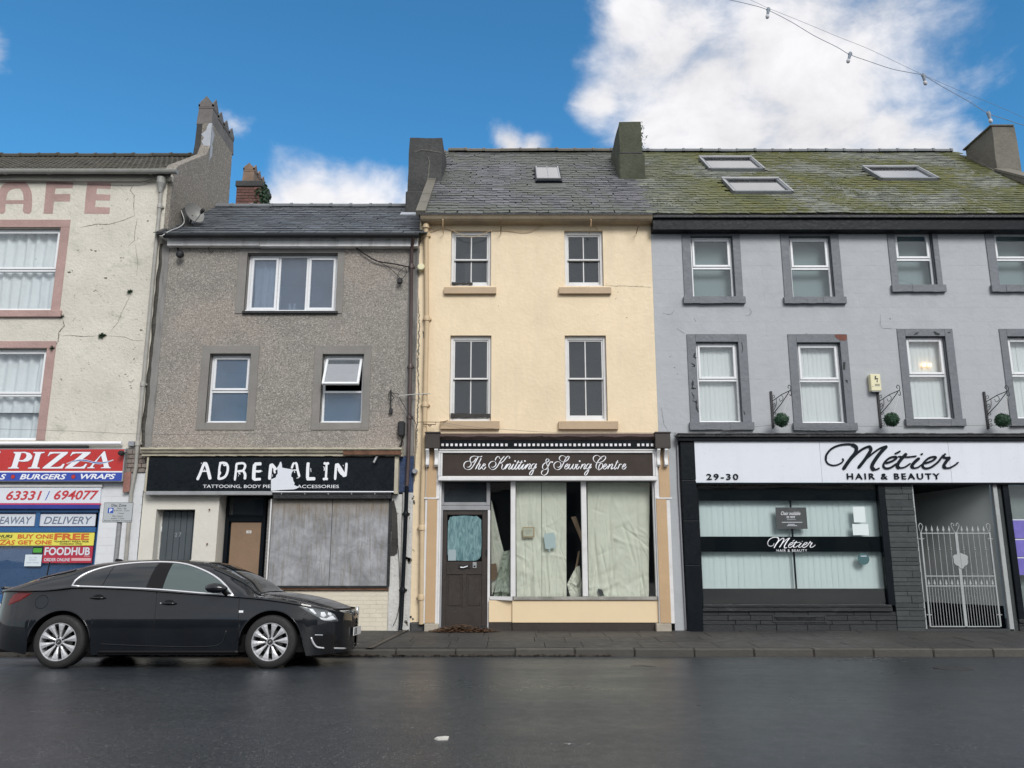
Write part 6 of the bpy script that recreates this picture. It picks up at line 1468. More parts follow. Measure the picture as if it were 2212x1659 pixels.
# door
DR = thing('sewing_shop_door', uvp(1002, 1350, YD), 'dark brown panelled door with whitewashed glass and a letter box, left of the papered window', 'door')
q = (956, 1102.5, 1052, 1352)
mb = MB(); dx0, dx1 = X(956,1220,YD), X(1052.5,1220,YD); zg0, zg1 = Z(1213,YD), Z(1112,YD); gx0, gx1 = X(965.5,1160,YD), X(1041.5,1160,YD); dzt, dzb = Z(1102.2,YD), .06
mb.box(dx0, gx0, YD, YD+.05, dzb, dzt, .004); mb.box(gx1, dx1, YD, YD+.05, dzb, dzt, .004); mb.box(gx0, gx1, YD+.001, YD+.05, zg1, dzt, .004)
p0, p1 = Z(1313,YD), Z(1241,YD); m0, m1 = X(998.5,1280,YD), X(1007,1280,YD)
mb.box(gx0, gx1, YD+.001, YD+.05, p1, zg0, .004); mb.box(gx0, gx1, YD+.001, YD+.05, dzb, p0, .004); mb.box(m0, m1, YD+.001, YD+.05, p0, p1, .004); mb.build('door_leaf', brown_paint, DR)
for (a, b) in ((gx0, m0), (m1, gx1)): mb = MB(); mb.box(a+.001, b-.001, YD+.018, YD+.04, p0, p1, 0); mb.box(a+.035, b-.035, YD+.008, YD+.02, p0+.035, p1-.035, .008); mb.build('door_panel', brown_paint, DR)
mb = MB(); mb.box(gx0, gx1, YD+.02, YD+.025, zg0, zg1); mb.build('door_glass', glass_smear, DR)
sm = newmat('smear')[0]; t = sm.node_tree; b = t.nodes['Principled BSDF']; o_ = t.nodes['Material Output']
w_ = t.nodes.new('ShaderNodeTexNoise'); w_.inputs['Scale'].default_value = 2.6; w_.inputs['Detail'].default_value = 5; w_.inputs['Distortion'].default_value = 1.6; lk(t, pos(t, (7, 1, 1.6)), w_.inputs['Vector'])
lk(t, mixc(t, rng(t, w_.outputs[0], .35, .65), (.13,.24,.27), (.34,.48,.50)), b.inputs['Base Color']); b.inputs['Roughness'].default_value = .7
mb = MB(); xm, zm = (gx0+gx1)/2, (zg0+zg1)/2; pts = []
for k in range(40):
    a = 2*pi*k/40; rx = (gx1-gx0)/2*.985; rz_ = (zg1-zg0)/2*.985; ex = .32
    pts.append((xm+rx*abs(cos(a))**ex*(1 if cos(a) > 0 else -1)*random.uniform(.96,1), zm+rz_*abs(sin(a))**ex*(1 if sin(a) > 0 else -1)*random.uniform(.95,1)))
mb.prism(pts, YD+.0262, YD+.028); mb.build('whitewash', sm, DR)
mb = MB(); r = R(968, 1187, 985, 1211, YD+.018); mb.box(r[0], r[1], YD+.017, YD+.019, r[2], r[3]); mb.build('label', plain('lab', (.30,.38,.40), .5), DR)
mb = MB(); r = R(990, 1219.5, 1015, 1228, YD); frame_mb(mb, r[0], r[1], r[2], r[3], YD-.012, YD+.002, .014, bv=.003); mb.build('letter_box', black_worn, DR)
mb = MB(); r = R(994, 1221.5, 1011, 1226.5, YD-.02); mb.prism([(r[0], r[2]+.02), (r[0]+.06, r[2]+.015), (r[1], r[3]), (r[1]-.01, r[3]-.02), (r[0]+.07, r[2]-.0), (r[0]+.01, r[2])], YD-.05, YD-.005); tag(mb.build('folded_mail', white_print), 'white folded paper poking out of the letter box of the brown door', 'mail')
mb = MB(); r = R(1021, 1214.5, 1029.5, 1227.5, YD); mb.box(r[0], r[1], YD-.02, YD, r[2], r[3], .006); mb.build('door_lock', alu, DR)
mb = MB(); mb.box(r[0]+.02, r[1]-.02, YD-.024, YD-.019, r[2]+.02, r[2]+.05, .002); mb.build('lock_face', black_paint, DR)
mb = MB(); r = R(1050, 1187, 1053.5, 1199, YD); mb.box(r[0], r[1], YD-.035, YD, r[2], r[3], .004); mb.build('latch', black_plastic, DR)
mb = MB(); mb.box(dx0-.02, dx1+.02, YD-.12, YD+.1, -.05, .055, .01); mb.build('threshold', black_worn, F)
# window frames and glass
xm0, xm1 = X(1103,1160,YG), X(1113.5,1160,YG)
zs = Z(1288.5, YG)
fb('mullion', 1103, 1038.5, 1113.8, 1289, YG-.03, YG+.06, white_wood, z0=zs); fb('mullion', 1256.8, 1038.5, 1268.5, 1289, YG-.03, YG+.06, white_wood, .008, z0=zs); fb('mullion', 1413.5, 1038.5, 1418.2, 1289, YG-.03, YG+.06, white_wood, z0=zs)
y1_ = YD
mb = MB(); a0, a1 = X(1059.5,1160,y1_), X(1103,1160,YG+.02)
mb.raw([(a0,y1_,zs),(a1,YG+.02,zs),(a1,YG+.02,Z(1041,YG)),(a0,y1_,Z(1041,YG)),(a0,y1_+.004,zs),(a1,YG+.024,zs),(a1,YG+.024,Z(1041,YG)),(a0,y1_+.004,Z(1041,YG))],[(0,1,2,3),(7,6,5,4)]); mb.build('pane', glass_clear, F)
for (u0, u1) in ((1113.8, 1256.8), (1268.5, 1413.5)):
    r = R(u0, 1041, u1, 1288.5, YG+.02); mb = MB(); mb.box(r[0], r[1], YG+.02, YG+.024, r[2], r[3]); mb.build('pane', glass_clear, F)
fb('head_rail', 951, 1038.3, 1418, 1041.5, YG-.01, YG+.05, black_worn)
mb = MB(); r = R(1058, 1289, 1108, 1297, YG-.04); mb.raw([(X(1058,1292,YD-.05),YD-.06,r[2]+.01),(X(1106,1292,YG),YG-.08,r[2]),(X(1108,1292,YG),YG+.0,r[2]),(X(1058,1292,YD),YD+.02,r[2]+.01),(X(1058,1292,YD-.05),YD-.06,r[3]),(X(1106,1292,YG),YG-.08,r[3]),(X(1108,1292,YG),YG+.0,r[3]),(X(1058,1292,YD),YD+.02,r[3])],[(0,1,5,4),(1,2,6,5),(4,5,6,7),(0,3,7,4),(3,2,1,0)]); mb.build('window_sill', white_wood, F)
fb('window_sill', 1109, 1289.3, 1420.5, 1296.5, YG-.05, YG+.1, paint('sill_rotten', (.33,.32,.29), .8, .2, 5, .6, 30, .8, (.08,.08,.06), fleck=.8, fcol=(.6,.6,.58)), .006)
fb('stall_riser', 1106.5, 1296.8, 1424, 1345, YG-.015, YG+.1, cream_low, .003); fb('stall_riser', 1056, 1297, 1106.3, 1344, YG+.03, YG+.12, cream_low, .003)
fb('plinth', 1106.5, 1345.2, 1425, 1364, YG-.0, YG+.1, brown_paint, .006, z0=-.03); fb('plinth', 1056, 1344.2, 1106.3, 1364, YG+.035, YG+.12, brown_paint, .006, z0=-.03)
# display space
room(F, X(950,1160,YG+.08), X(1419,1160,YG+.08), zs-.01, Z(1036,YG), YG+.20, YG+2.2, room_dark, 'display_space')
# paper sheets hung inside
def sheet(pts, label, Y, n=(44, 120), amp=.018, seed=0, mat=None):
    """pts: left and right edge curves as lists of (u, v) from top to bottom"""
    L, Rr = pts; mb = MB(); nx, nz_ = n; vs = []
    rs = random.Random(seed*77+5); CR = []
    for _ in range(26):
        an = rs.choice((rs.gauss(0, .15), rs.uniform(-1.3, 1.3), rs.uniform(-1.5, 1.5), rs.gauss(1.5, .2))); CR.append((cos(an), sin(an), rs.uniform(0, 1), rs.uniform(.012, .05), rs.uniform(.3, 1)*rs.choice((1, -1)), rs.uniform(0, 9)))
    def at(c, k):
        k *= len(c)-1; i = min(int(k), len(c)-2); f = k-i; return (c[i][0]+(c[i+1][0]-c[i][0])*f, c[i][1]+(c[i+1][1]-c[i][1])*f)
    for j in range(nz_+1):
        a, b = at(L, j/nz_), at(Rr, j/nz_)
        for i in range(nx+1):
            u = a[0]+(b[0]-a[0])*i/nx; v = a[1]+(b[1]-a[1])*i/nx; x, z = P(u, v, Y)
            k = j/nz_
            q = Vector((x*1.5+seed, z*1.1, seed*.7)); f1 = abs(mnoise.noise(q))*2-.4; f2 = mnoise.noise(q*3.3); f3 = 1-abs(mnoise.noise(Vector((x*4+z*2.2, z*1.2-x*2, seed))))*2.6
            f4 = 1-abs(mnoise.noise(Vector((x*7-z*4, z*5+x*3, seed+3))))*3; f5 = 1-abs(mnoise.noise(Vector((x*13+z*9, z*8-x*5, seed+8))))*3
            uu, vv = (i/nx)*.9, k*2.2; cr = 0
            for (ca, sa, cc_, w_c, am, ph) in CR:
                dd = abs(ca*(uu-cc_*.9)+sa*(vv-cc_*2.2)); m_c = mnoise.noise(Vector((vv*1.3+ph, uu*1.1, ph)))
                if dd < w_c*2 and m_c > -.1: cr += am*(1-dd/(w_c*2))*min(1, (m_c+.1)*4)
            d = amp*(.35+1.0*k*k)*(.5*f1+.2*f2+.25*max(0, f4)+.12*max(0, f5))+amp*1.0*cr*(.4+.8*k)
            vs.append((x, Y-d+.02, z))
    mb.raw(vs, [(j*(nx+1)+i, j*(nx+1)+i+1, (j+1)*(nx+1)+i+1, (j+1)*(nx+1)+i) for j in range(nz_) for i in range(nx)])
    o = mb.build('paper_sheet', mat or paper_mat, None, True); return tag(o, label, 'paper', 'pale paper sheets hung inside the sewing shop window')
YP = YG+.14
sheet(([(1115,1041),(1115,1150),(1116,1289)], [(1169,1041),(1170,1150),(1170,1289)]), 'left half of the pale paper covering the middle pane of the sewing shop window', YP, seed=1)
sheet(([(1170,1041),(1171,1150),(1170.6,1289)], [(1223.5,1041),(1223.5,1200),(1224,1289)]), 'right half of the pale paper in the middle pane, beside the dark gap', YP+.012, seed=4)
sheet(([(1269,1041),(1270,1150),(1272,1289)], [(1322,1041),(1318,1100),(1324,1160),(1342,1289)]), 'left sheet of creased pale paper in the right hand pane of the sewing shop window', YP, seed=7, amp=.022)
sheet(([(1319,1041),(1313,1100),(1322,1170),(1338,1289)], [(1404,1041),(1402,1180),(1402,1289)]), 'right sheet of creased pale paper in the right hand pane of the sewing shop window', YP+.03, seed=9, amp=.022)
sheet(([(1061,1080),(1061,1180),(1062,1289)], [(1062,1082),(1080,1160),(1092,1205)]), 'torn paper corner hanging in the narrow pane next to the brown door', YP+.10, (24,50), .02, 12)
sheet(([(1225,1262),(1236,1240),(1244,1225),(1252,1222)], [(1232,1289),(1250,1289),(1256,1285),(1256.5,1262)]), 'crumpled pale paper heaped at the bottom of the dark gap in the middle pane', YP+.05, (30,40), .05, 15)
sheet(([(1080,1225),(1073,1252),(1066,1289)], [(1086,1192),(1102,1188),(1103,1289)]), 'crumpled sheet of pale plastic at the foot of the narrow pane', YP+.02, (30,60), .05, 21, paint('plastic_sheet', (.46,.51,.42), .3, .08, 5, .5, 18, .3, (.36,.36,.28)))
mb = MB(); mb.prism([P(*q, YP+.06) for q in ((1061,1218),(1072,1217),(1075,1240),(1070,1252),(1061,1256))], YP+.06, YP+.065); tag(mb.build('cardboard_scrap', ply), 'scrap of brown cardboard low in the narrow pane beside the door', 'cardboard')
mb = MB(); mb.prism([P(*q, YP+.0) for q in ((1291.5,1271),(1300,1274),(1305,1287),(1296,1286),(1291,1278))], YP-.04, YP-.035); tag(mb.build('paper_tear', room_dark), 'small dark torn flap at the bottom of the right hand paper sheets', 'paper tear')
for (q, lab, y) in ((((1233.5,1117),(1244,1115),(1257.5,1155),(1258.5,1177)), 'upper brown timber plank leaning in the dark gap of the middle pane', YP+.2), (((1249,1190),(1253,1190.5),(1245,1238),(1240.5,1237)), 'thin lower timber stick leaning in the dark gap of the middle pane', YP+.1)):
    mb = MB(); mb.prism([P(*p, y) for p in q], y, y+.03); tag(mb.build('timber_plank', ply), lab, 'plank')
T = thing('closed_notice', uvp(1140, 1158, YP-.05), 'hand written paper notice on the left of the papered middle pane', 'notice')
fb('backing', 1129, 1138.5, 1154.5, 1161, YP-.055, YP-.05, tan_sill, 0, T); fb('sheet', 1130.5, 1141, 1151.5, 1158.5, YP-.060, YP-.056, plain('note_paper', (.55,.55,.45), .8), 0, T)
tx('CLOSED', (1133, 1144, 1149, 1148.5), YP-.0605, plain('pencil', (.25,.25,.27), .8), T, extrude=.0003); tx('SAT', (1136, 1150.5, 1145, 1154), YP-.0605, MATS['pencil'], T, extrude=.0003)
T = thing('torn_notice', uvp(1187, 1185, YP-.05), 'pale blue torn paper notice hanging in the centre of the papered middle pane', 'notice')
mb = MB(); mb.prism([P(*q, YP-.06) for q in ((1175,1153),(1196,1150),(1200,1160),(1201,1184),(1189,1184.5),(1188,1192),(1185.5,1192),(1186.5,1186),(1178,1186),(1176,1168))], YP-.062, YP-.06); mb.build('sheet', plain('note_blue', (.50,.60,.62), .7), T)
# ================================================================ D: the grey hair salon building
XD0, XD1 = XC1, 11.40
D = thing('salon_building', (7, YF, 0), 'wide light grey building with mossy green slate roof over the black and white hair salon', 'building')
zD = Z(497, YF)
def R2(ut0, ut1, ub0, ub1, v0, v1): return (( X(ut0,v0,YF)+X(ub0,v1,YF))/2, (X(ut1,v0,YF)+X(ub1,v1,YF))/2, Z(v1,YF), Z(v0,YF))
up = [((1472,1598.6,1478,1604,495,657), (1491.6,1581.7,1496,1588.5,510,642.5), .494), ((1685,1811,1694,1822,495,657), (1704,1793,1712,1803,510.5,643), .49),
      ((1914,2017.5,1927.6,2044,495,632), (1930,2010,1942,2026,497.5,617), .49), ((2126.8,2240,2140,2260,495,632), (2146,2235,2158,2248,497.5,617.5), .49)]
lo = [((1482.4,1613,1492,1624,722,929.4), (1503.7,1593,1510,1605,738.7,913), .53), ((1701.7,1830,1714,1846,722,931), (1721,1814.6,1733,1828,740,914.7), .53),
      ((1936,2057,1958,2080,710.5,921), (1955.5,2042,1973,2060,726.6,905.6), .53), ((2158,2280,2182,2300,710.5,921), (2176.6,2265,2196,2285,727,905), .53)]
holes = []
outs = []
for (o, i, sp_) in up+lo:
    H = R2(i[0],i[1],i[2],i[3],i[4],i[5]); O = R2(o[0],o[1],o[2],o[3],o[4],o[5]); holes.append((*H, .14)); outs.append((O, H, sp_))
zlo = Z(951, YF)
mb = MB(); wall_mb(mb, XD0, XD1, zlo, zD+.3, YF, holes, .14, 0, 1); wallD = mb.build('wall', [plain('joint_grey', (.345,.363,.384), .9), grey_trim], D)
blk = [(O[0], O[1], O[2], O[3]) for O, H, s_ in outs]
# painted block courses with fine joints
bricks(wallD, XD0+.006, X(2212,700,YF)+.9, zlo+.02, zD+.2, YF, block_grey, .62, .2885, 'wall_block', .0010, blk, .0018, .0003)
for k, (O, H, s_) in enumerate(outs):
    mb = MB(); x0, x1, z0, z1 = O; y0 = YF-.02
    zt = z1; sh = (.10 if k < 4 else .13)
    mb.box(x0, H[0], y0, YF+.03, z0+sh, zt, .006); mb.box(H[1], x1, y0, YF+.03, z0+sh, zt, .006); mb.box(H[0], H[1], y0+.001, YF+.03, H[3], zt, .004); mb.build('window_surround', grey_trim, D)
    n = 8; mb = MB()
    for q in range(n):
        a, b = x0-.025+(x1-x0+.05)*q/n, x0-.025+(x1-x0+.05)*(q+1)/n; mb.box(a, b+.0005, YF-.075+random.uniform(-.004,.004), YF+.13, z0-.0+random.uniform(-.006,.006), H[2]-.001, .0)
    mb.build('window_sill', grey_trim, D)
    upvc(D, H, .085, 'top', glass_net if k > 3 else glass('glass_frost%d' % k, (.62,.68,.69), .12), s_, .055)
    x0, x1, z0, z1 = H
    if k < 4:
        room(D, x0-.2, x1+.2, z0-.1, z1+.1, YF+.20, YF+.30, plain('net_grey%d' % k, (.62,.68,.69), .9))
    else:
        room(D, x0-.3, x1+.3, z0-.2, z1+.2, YF+.30, YF+2.5, room_pale)
        gaps = []
        if k == 4: gaps = [(x0+.52, x0+.535)]
        vblind(x0+.02, x1-.0, z0+.02, z1-.03, YF+.20, .085, ['white vertical blind behind the lower salon window nearest the cream building', 'white vertical blind behind the lower salon window with the bare red patch above it',
               'white vertical blind with a warm lamp glow, right of the cream warning box', 'white vertical blind behind the lower window cut by the right edge of the photo'][k-4], blind_up, gaps)
# the warm lamps glimpsed through the third blind
c = uvp(2001, 790, YF+.17); mb = MB()
for dx in (-.055, .055): mb.lathe([(0,-.02),(.028,-.015),(.038,.01),(.03,.035),(0,.04)], (c[0]+dx, YF+.15, c[2]), 'z', 10)
tag(mb.build('wall_lamp', plain('lamp_glow', (1.0,.62,.28), .5, emit=2.2)), 'pair of small warm lit lamps in the lower window right of the warning box', 'lamp')
# flaked paint
flk = plain('flake_dark', (.035,.037,.04), .9); z4 = lambda pts: [(a/2.727+1401, b/2.727+645.2) for a, b in pts]
for pts, w in ((z4([(275,320),(268,345),(282,350)]), .05), (z4([(250,378),(275,395),(255,400)]), .03), (z4([(262,478),(258,530),(280,530)]), .05), (z4([(250,550),(270,575),(262,590)]), .03), (z4([(258,600),(282,610)]), .03), (z4([(282,600),(284,650),(295,668)]), .045),
               (z4([(545,255),(555,290),(548,320)]), .03), (z4([(1590,195),(1565,212)]), .04), (z4([(1680,195),(1700,210),(1715,208)]), .06), (z4([(560,660),(568,685)]), .03), (z4([(1765,200),(1780,195)]), .03)):
    mb = MB(); crack(mb, pts, YF-.0225, w*.8, .6); mb.build('flaked_patch', flk, D)
for q in ([(1145,375),(1160,372),(1158,420),(1146,418)], [(1156,478),(1174,480),(1172,500)]): mb = MB(); mb.prism([P(a/2.727+1401, b/2.727+645.2, YF-.022) for a, b in q], YF-.0228, YF-.021); mb.build('flaked_patch', flk, D)
mb = MB(); mb.prism([P(a/2.727+1401, b/2.727+645.2, YF-.022) for a, b in [(1095,212),(1128,210),(1168,213),(1168,240),(1155,248),(1130,245),(1105,232)]], YF-.0232, YF-.021); mb.build('bare_patch', paint('bare_red', (.19,.075,.055), .85, .2, 5, .5, 30), D)
mb = MB()
for pts in (z4([(270,118),(278,135)]), z4([(590,55),(605,75),(598,95),(570,100)]), z4([(1365,90),(1365,160),(1380,175),(1460,178)]), z4([(165,175),(215,208)]), z4([(75,640),(90,740),(115,780)]), z4([(80,85),(130,95),(155,60)])):
    crack(mb, pts, YF-.0045, .006, .4)
for (a, b, r) in ((1423,119,2.2),(127,341,1.6),(153,405,1.6),(170,443,1.6),(930,205,1.6)): blotch(mb, a/2.727+1401, b/2.727+645.2, r, YF-.0045)
mb.build('crack', plain('crack_grey', (.12,.125,.135), .9), D)
# black eaves board
mb = MB(); mb.box(XD0+.002, XD1, 14.99, YF+.02, Z(497,15.0), Z(465,15.0), .01); mb.build('eaves_board', black_paint, D)
mb = MB(); mb.box(XD0+.002, XD1, 14.93, 15.0, Z(471,14.95), Z(464.5,14.95), .012); mb.build('gutter', black_worn, D)
# roof
mb = MB(); hull_box(mb, XD0, XD1, -.01, smC, -.06, -.004, yC0, zC0, thC); roofD = mb.build('roof', deck_dark, D)
sk = []
for (tl, tr, bl, br, vt, vb) in ((1513,1628.5,1528,1644,346,371.5), (1561,1683,1580.6,1709,392.8,421.4), (1865,1985.7,1898.7,2021,367.3,392.6)):
    xa_, st = rpt((tl+tr)/2, vt, yC0, zC0, thC); _, sb_ = rpt((bl+br)/2, vb, yC0, zC0, thC)
    x0 = (rpt(tl, vt, yC0, zC0, thC)[0]+rpt(bl, vb, yC0, zC0, thC)[0])/2; x1 = (rpt(tr, vt, yC0, zC0, thC)[0]+rpt(br, vb, yC0, zC0, thC)[0])/2
    sk.append((x0, x1, sb_, st))
slates(roofD, lambda s: (XD0+.02, XD1-.02), yC0, zC0, thC, smC-.03, .225, .172, slate_d, 300, rough=1.2, thick=.010, avoid=[(a-.05, b+.05, c_-.02, d-.03) for a, b, c_, d in sk], wav=.014)
tp = slope_pt(0, smC, .02, yC0, zC0, thC); ridge(roofD, XD0+.3, XD1-.1, tp[1], tp[2]-.02, .46, lead, .09)
for (a, b, c_, d) in sk:
    hb = MB(); e = .07
    for q in ((a, a+e, c_, d), (b-e, b, c_, d), (a+e, b-e, c_, c_+e*1.2), (a+e, b-e, d-e, d)): hull_box(hb, *q, -.02, .085, yC0, zC0, thC)
    w = hb.build('skylight', lead, D)
    hb = MB(); hull_box(hb, a-.01, b+.01, d-e-.02, d+.02, .086, .11, yC0, zC0, thC); hull_box(hb, a-.012, a+.03, c_-.01, d-e-.022, .086, .1, yC0, zC0, thC); hull_box(hb, b-.03, b+.012, c_-.01, d-e-.022, .086, .1, yC0, zC0, thC); hb.build('skylight_cover', alu, w)
    hb = MB(); hull_box(hb, a+e, b-e, c_+e*1.2, d-e, .05, .055, yC0, zC0, thC); hb.build('pane', glass_roof, w)
    hb = MB(); hull_box(hb, a+e, b-e, c_+e, d-e, .0, .01, yC0, zC0, thC); hb.build('light_well', plain('skylight_inner', (.5,.5,.5), .8), w)
mb = MB()      # moss cushions along the slates
for _ in range(4200):
    x = random.uniform(XD0+.05, 10.9); s_ = abs(random.gauss(0, .7)) if random.random() < .55 else random.uniform(0, 4.5)
    if mnoise.noise(Vector((x*.7, s_*.8, 3.3)))+.25*mnoise.noise(Vector((x*3, s_*3, 1))) < .02: continue
    if any(a-.03 < x < b+.03 and c_-.03 < s_ < d+.03 for a, b, c_, d in sk): continue
    s_ = round(s_/.172)*.172+random.uniform(-.01, .012); r = random.uniform(.008, .02)
    c = slope_pt(x, s_, .022, yC0, zC0, thC); n = 6
    vs = [(c[0]+r*cos(2*pi*k/n)*random.uniform(.8,1.5), c[1]+r*.6*sin(2*pi*k/n), c[2]+r*.5*sin(2*pi*k/n)-.004) for k in range(n)]+[(c[0], c[1]-r*.5, c[2]+r*.3)]
    mb.raw(vs, [(k, (k+1)%n, n) for k in range(n)])
tag(mb.build('moss', paint('moss', (.075,.085,.022), .95, .3, 3, .6, 50, .6, (.11,.075,.02)), roofD), kind='stuff')

# ---- salon shopfront
YS = YF-.10
F = thing('salon_shopfront', (6, YF, 0), 'black painted salon shopfront with a stone base and a wide blind lined window', 'shopfront')
fb('cornice', 1464, 937.5, 2400, 943.5, YF-.22, YF+.02, black_worn, .006); fb('cornice_lower', 1465.5, 943.8, 2400, 952.5, YF-.18, YF+.02, black_paint, .006)
mb = MB()
for i in range(80):
    a = X(1464,938,YF-.2)+i*.1; mb.box(a, a+.099, YF-.235+random.uniform(-.006,.006), YF-.0, Z(938,YF-.22)-.002, Z(938,YF-.22)+.015+random.uniform(0,.01))
mb.build('cornice_ledge', black_worn, F)
xp0, xp1 = X(1477,1160,YS), X(1509.5,1160,YS)
zz_ = [Z(v, YS) for v in (952.6, 1038, 1125, 1221)]+[-.03]
for i in range(4):
    mb = MB(); mb.box(xp0, xp1, YS-.03, YF+.05, zz_[i+1]+.007, zz_[i]-.007, .008); mb.build('pilaster_block', black_paint, F)
mb = MB(); mb.box(xp0+.006, xp1-.006, YS-.018, YF+.04, -.03, zz_[0]); mb.build('pilaster_core', black_print, F)
T = thing('salon_sign', uvp(1900, 1043, YS), 'long white fascia sign reading Métier Hair & Beauty and 29-30 in raised dark letters', 'sign')
ub = [(1500.5, 1772.3), (1772.9, 2051), (2051.6, 2420)]
for (a, b) in ub:
    r = R(a, 953, b, 1042.5, YS-.02); mb = MB(); mb.box(r[0], r[1], YS-.03, YS+.0, r[2], r[3], .001); mb.build('panel', sign_white, T)
r = R(1500, 1042.8, 2420, 1046.2, YS-.03); mb = MB(); mb.box(r[0], r[1], YS-.035, YF-.0, r[2], r[3], .002); mb.build('bottom_edge', black_paint, T)
YL = YS-.032
letter_dark = plain('letter_dark', (.005,.010,.016), .5, spec=.12)
tx('29-30', (1526, 1023.5, 1594.5, 1036.5), YL-.0, letter_dark, T, spacing=1.25, bold=.012, extrude=.018)
tx('HAIR & BEAUTY', (1829, 1022.5, 2029.5, 1035.5), YL-.0, letter_dark, T, spacing=1.35, bold=.015, extrude=.018)
MET = [{'p': [(350,322),(366,350),(335,390),(270,420),(200,427),(130,400),(98,350)], 'w': 22}, {'p': [(98,350),(108,270),(180,180),(290,125),(420,106),(500,110)], 'w': 30}, {'p': [(490,108),(560,150),(552,230),(490,310),(430,390),(362,492)], 'w': 52},
       {'p': [(430,390),(540,275),(650,185),(750,140),(785,150)], 'w': 34}, {'p': [(770,145),(785,190),(740,270),(680,360),(590,472)], 'w': 46},
       {'p': [(690,350),(820,240),(930,165),(1030,130)], 'w': 26}, {'p': [(1030,132),(940,225),(860,330),(805,425),(812,478),(845,490)], 'w': 52}, {'p': [(825,492),(870,490),(918,468)], 'w': 24},
       {'p': [(1150,252),(1192,234),(1236,208)], 'w': 26}, {'p': [(1010,397),(1110,362),(1172,320),(1160,297),(1080,310),(1005,370),(975,430),(1005,470),(1080,464),(1190,395)], 'w': 30},
       {'p': [(1330,246),(1260,320),(1200,400),(1192,450),(1225,470)], 'w': 46}, {'p': [(1210,468),(1300,455),(1390,395)], 'w': 22}, {'p': [(1200,291),(1340,300),(1482,285)], 'w': 22},
       {'p': [(1525,315),(1460,370),(1412,430),(1425,468)], 'w': 44}, {'p': [(1420,470),(1500,458),(1590,395)], 'w': 22}, {'p': [(1548,262),(1575,250)], 'w': 42},
       {'p': [(1605,397),(1710,362),(1772,318),(1755,297),(1680,310),(1605,370),(1575,430),(1605,470),(1690,460),(1800,385),(1860,310),(1900,265)], 'w': 28},
       {'p': [(1922,250),(1890,290)], 'w': 42}, {'p': [(1885,300),(1930,312),(1990,305)], 'w': 30}, {'p': [(1990,305),(1925,380),(1895,440),(1925,470)], 'w': 42}, {'p': [(1915,470),(1990,462),(2070,420),(2118,378)], 'w': 22}]
tfM = lambda x, y: P(x/7.06+1769.6, y/7.06+944.7, YL)
mb = MB(); ribbons(mb, MET, tfM, YL-.016, 10, 10, th=.016); mb.build('lettering', letter_dark, T)
# the window
YG = YF-.02
xw0, xw1 = X(1513,1175,YG), X(1905.5,1175,YG); zs, zt = Z(1305.5,YG), Z(1046.5,YG)
mb = MB(); mb.box(xp1+.003, xw0, YG-.03, YG+.08, zs, zt, .005); mb.build('window_jamb', black_paint, F); mb = MB(); mb.box(xw1, xw1+.12, YG-.05, YG+.08, zs-.02, zt, .006); mb.build('window_jamb', black_paint, F)
mb = MB(); mb.box(xw0, xw1, YG+.02, YG+.026, zs, zt); glass_shop = glass('glass_shop', (.92,.97,.97), .05); mb.build('pane', glass_shop, F)
def band(v0, v1, name='black_band'):
    mb = MB(); mb.box(xw0, xw1, YG+.028, YG+.032, Z(v1,YG), Z(v0,YG)); mb.build(name, plain('film_black', (.004,.007,.009), .3, spec=.1) if 'film_black' not in MATS else MATS['film_black'], F)
band(1046.8, 1081.4); band(1159, 1192); band(1271.5, 1305.5)
yb_ = YG+.16
vblind(xw0-.05, xw1+.05, Z(1290,yb_), Z(1060,yb_), yb_, .1085, 'long pale green vertical blind filling the salon shop window between black bands', blind_mat, gaps=())
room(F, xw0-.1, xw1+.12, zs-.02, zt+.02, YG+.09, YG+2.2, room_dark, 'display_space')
mb = MB(); xm = X(1712.5,1180,YG+.1); mb.box(xm-.012, xm+.012, YG+.05, YG+.09, zs, zt); mb.build('window_joint', black_paint, F)
r = R(1518, 1306, 1926, 1311, YG-.08); mb = MB(); mb.box(r[0], r[1], YG-.09, YG+.08, r[2], r[3], .004); mb.box(r[0], r[1]+.02, YG-.07, YG+.08, Z(1321,YG-.08), r[2]-.001, .006); mb.build('window_sill', black_worn, F)
T = thing('window_lettering', uvp(1710, 1185, YG), 'white Métier Hair & Beauty lettering on the black band across the salon window', 'sign')
yl = YG+.018
tfW = lambda x, y: P(1658+(x-88)/(2125-88)*103.5, 1160+(y-98)/(505-98)*24.5, yl)
M2 = [dict(p=s['p'], w=s['w']*.85) for s in MET]
mb = MB(); ribbons(mb, M2, tfW, yl, 10, 10, th=.0015); mb.build('lettering', white_print, T); tx('HAIR & BEAUTY', (1677.5, 1186.5, 1743.5, 1192), yl, white_print, T, spacing=1.2, extrude=.001)
T = thing('chair_to_rent_notice', uvp(1708, 1142, YG), 'dark grey notice reading Chair available to rent stuck on the upper salon window', 'notice')
def fb2(par, name, u0, v0, u1, v1, y, th, mat):
    r = R(u0, v0, u1, v1, y); mb = MB(); mb.box(r[0], r[1], y, y+th, r[2], r[3], 0); return mb.build(name, mat, par)
fb2(T, 'sheet', 1676.5, 1096, 1743, 1142.5, YG+.01, .006, paint('notice_grey', (.055,.062,.065), .5, .2, 9, 0))
tx('Chair available', (1687, 1105, 1729, 1112.5), YG+.009, white_print, T, shear=.3, extrude=.0006); tx('to rent', (1699.5, 1114, 1717.5, 1119.5), YG+.009, white_print, T, shear=.3, extrude=.0006)
for (a, b, v) in ((1700, 1719, 1122.3), (1689, 1733, 1127.6), (1702, 1717, 1132), (1700, 1722, 1135)): fb2(T, 'printed_line', a, v, b, v+(.5 if v < 1125 else 1.1), YG+.008, .001, pale_print)
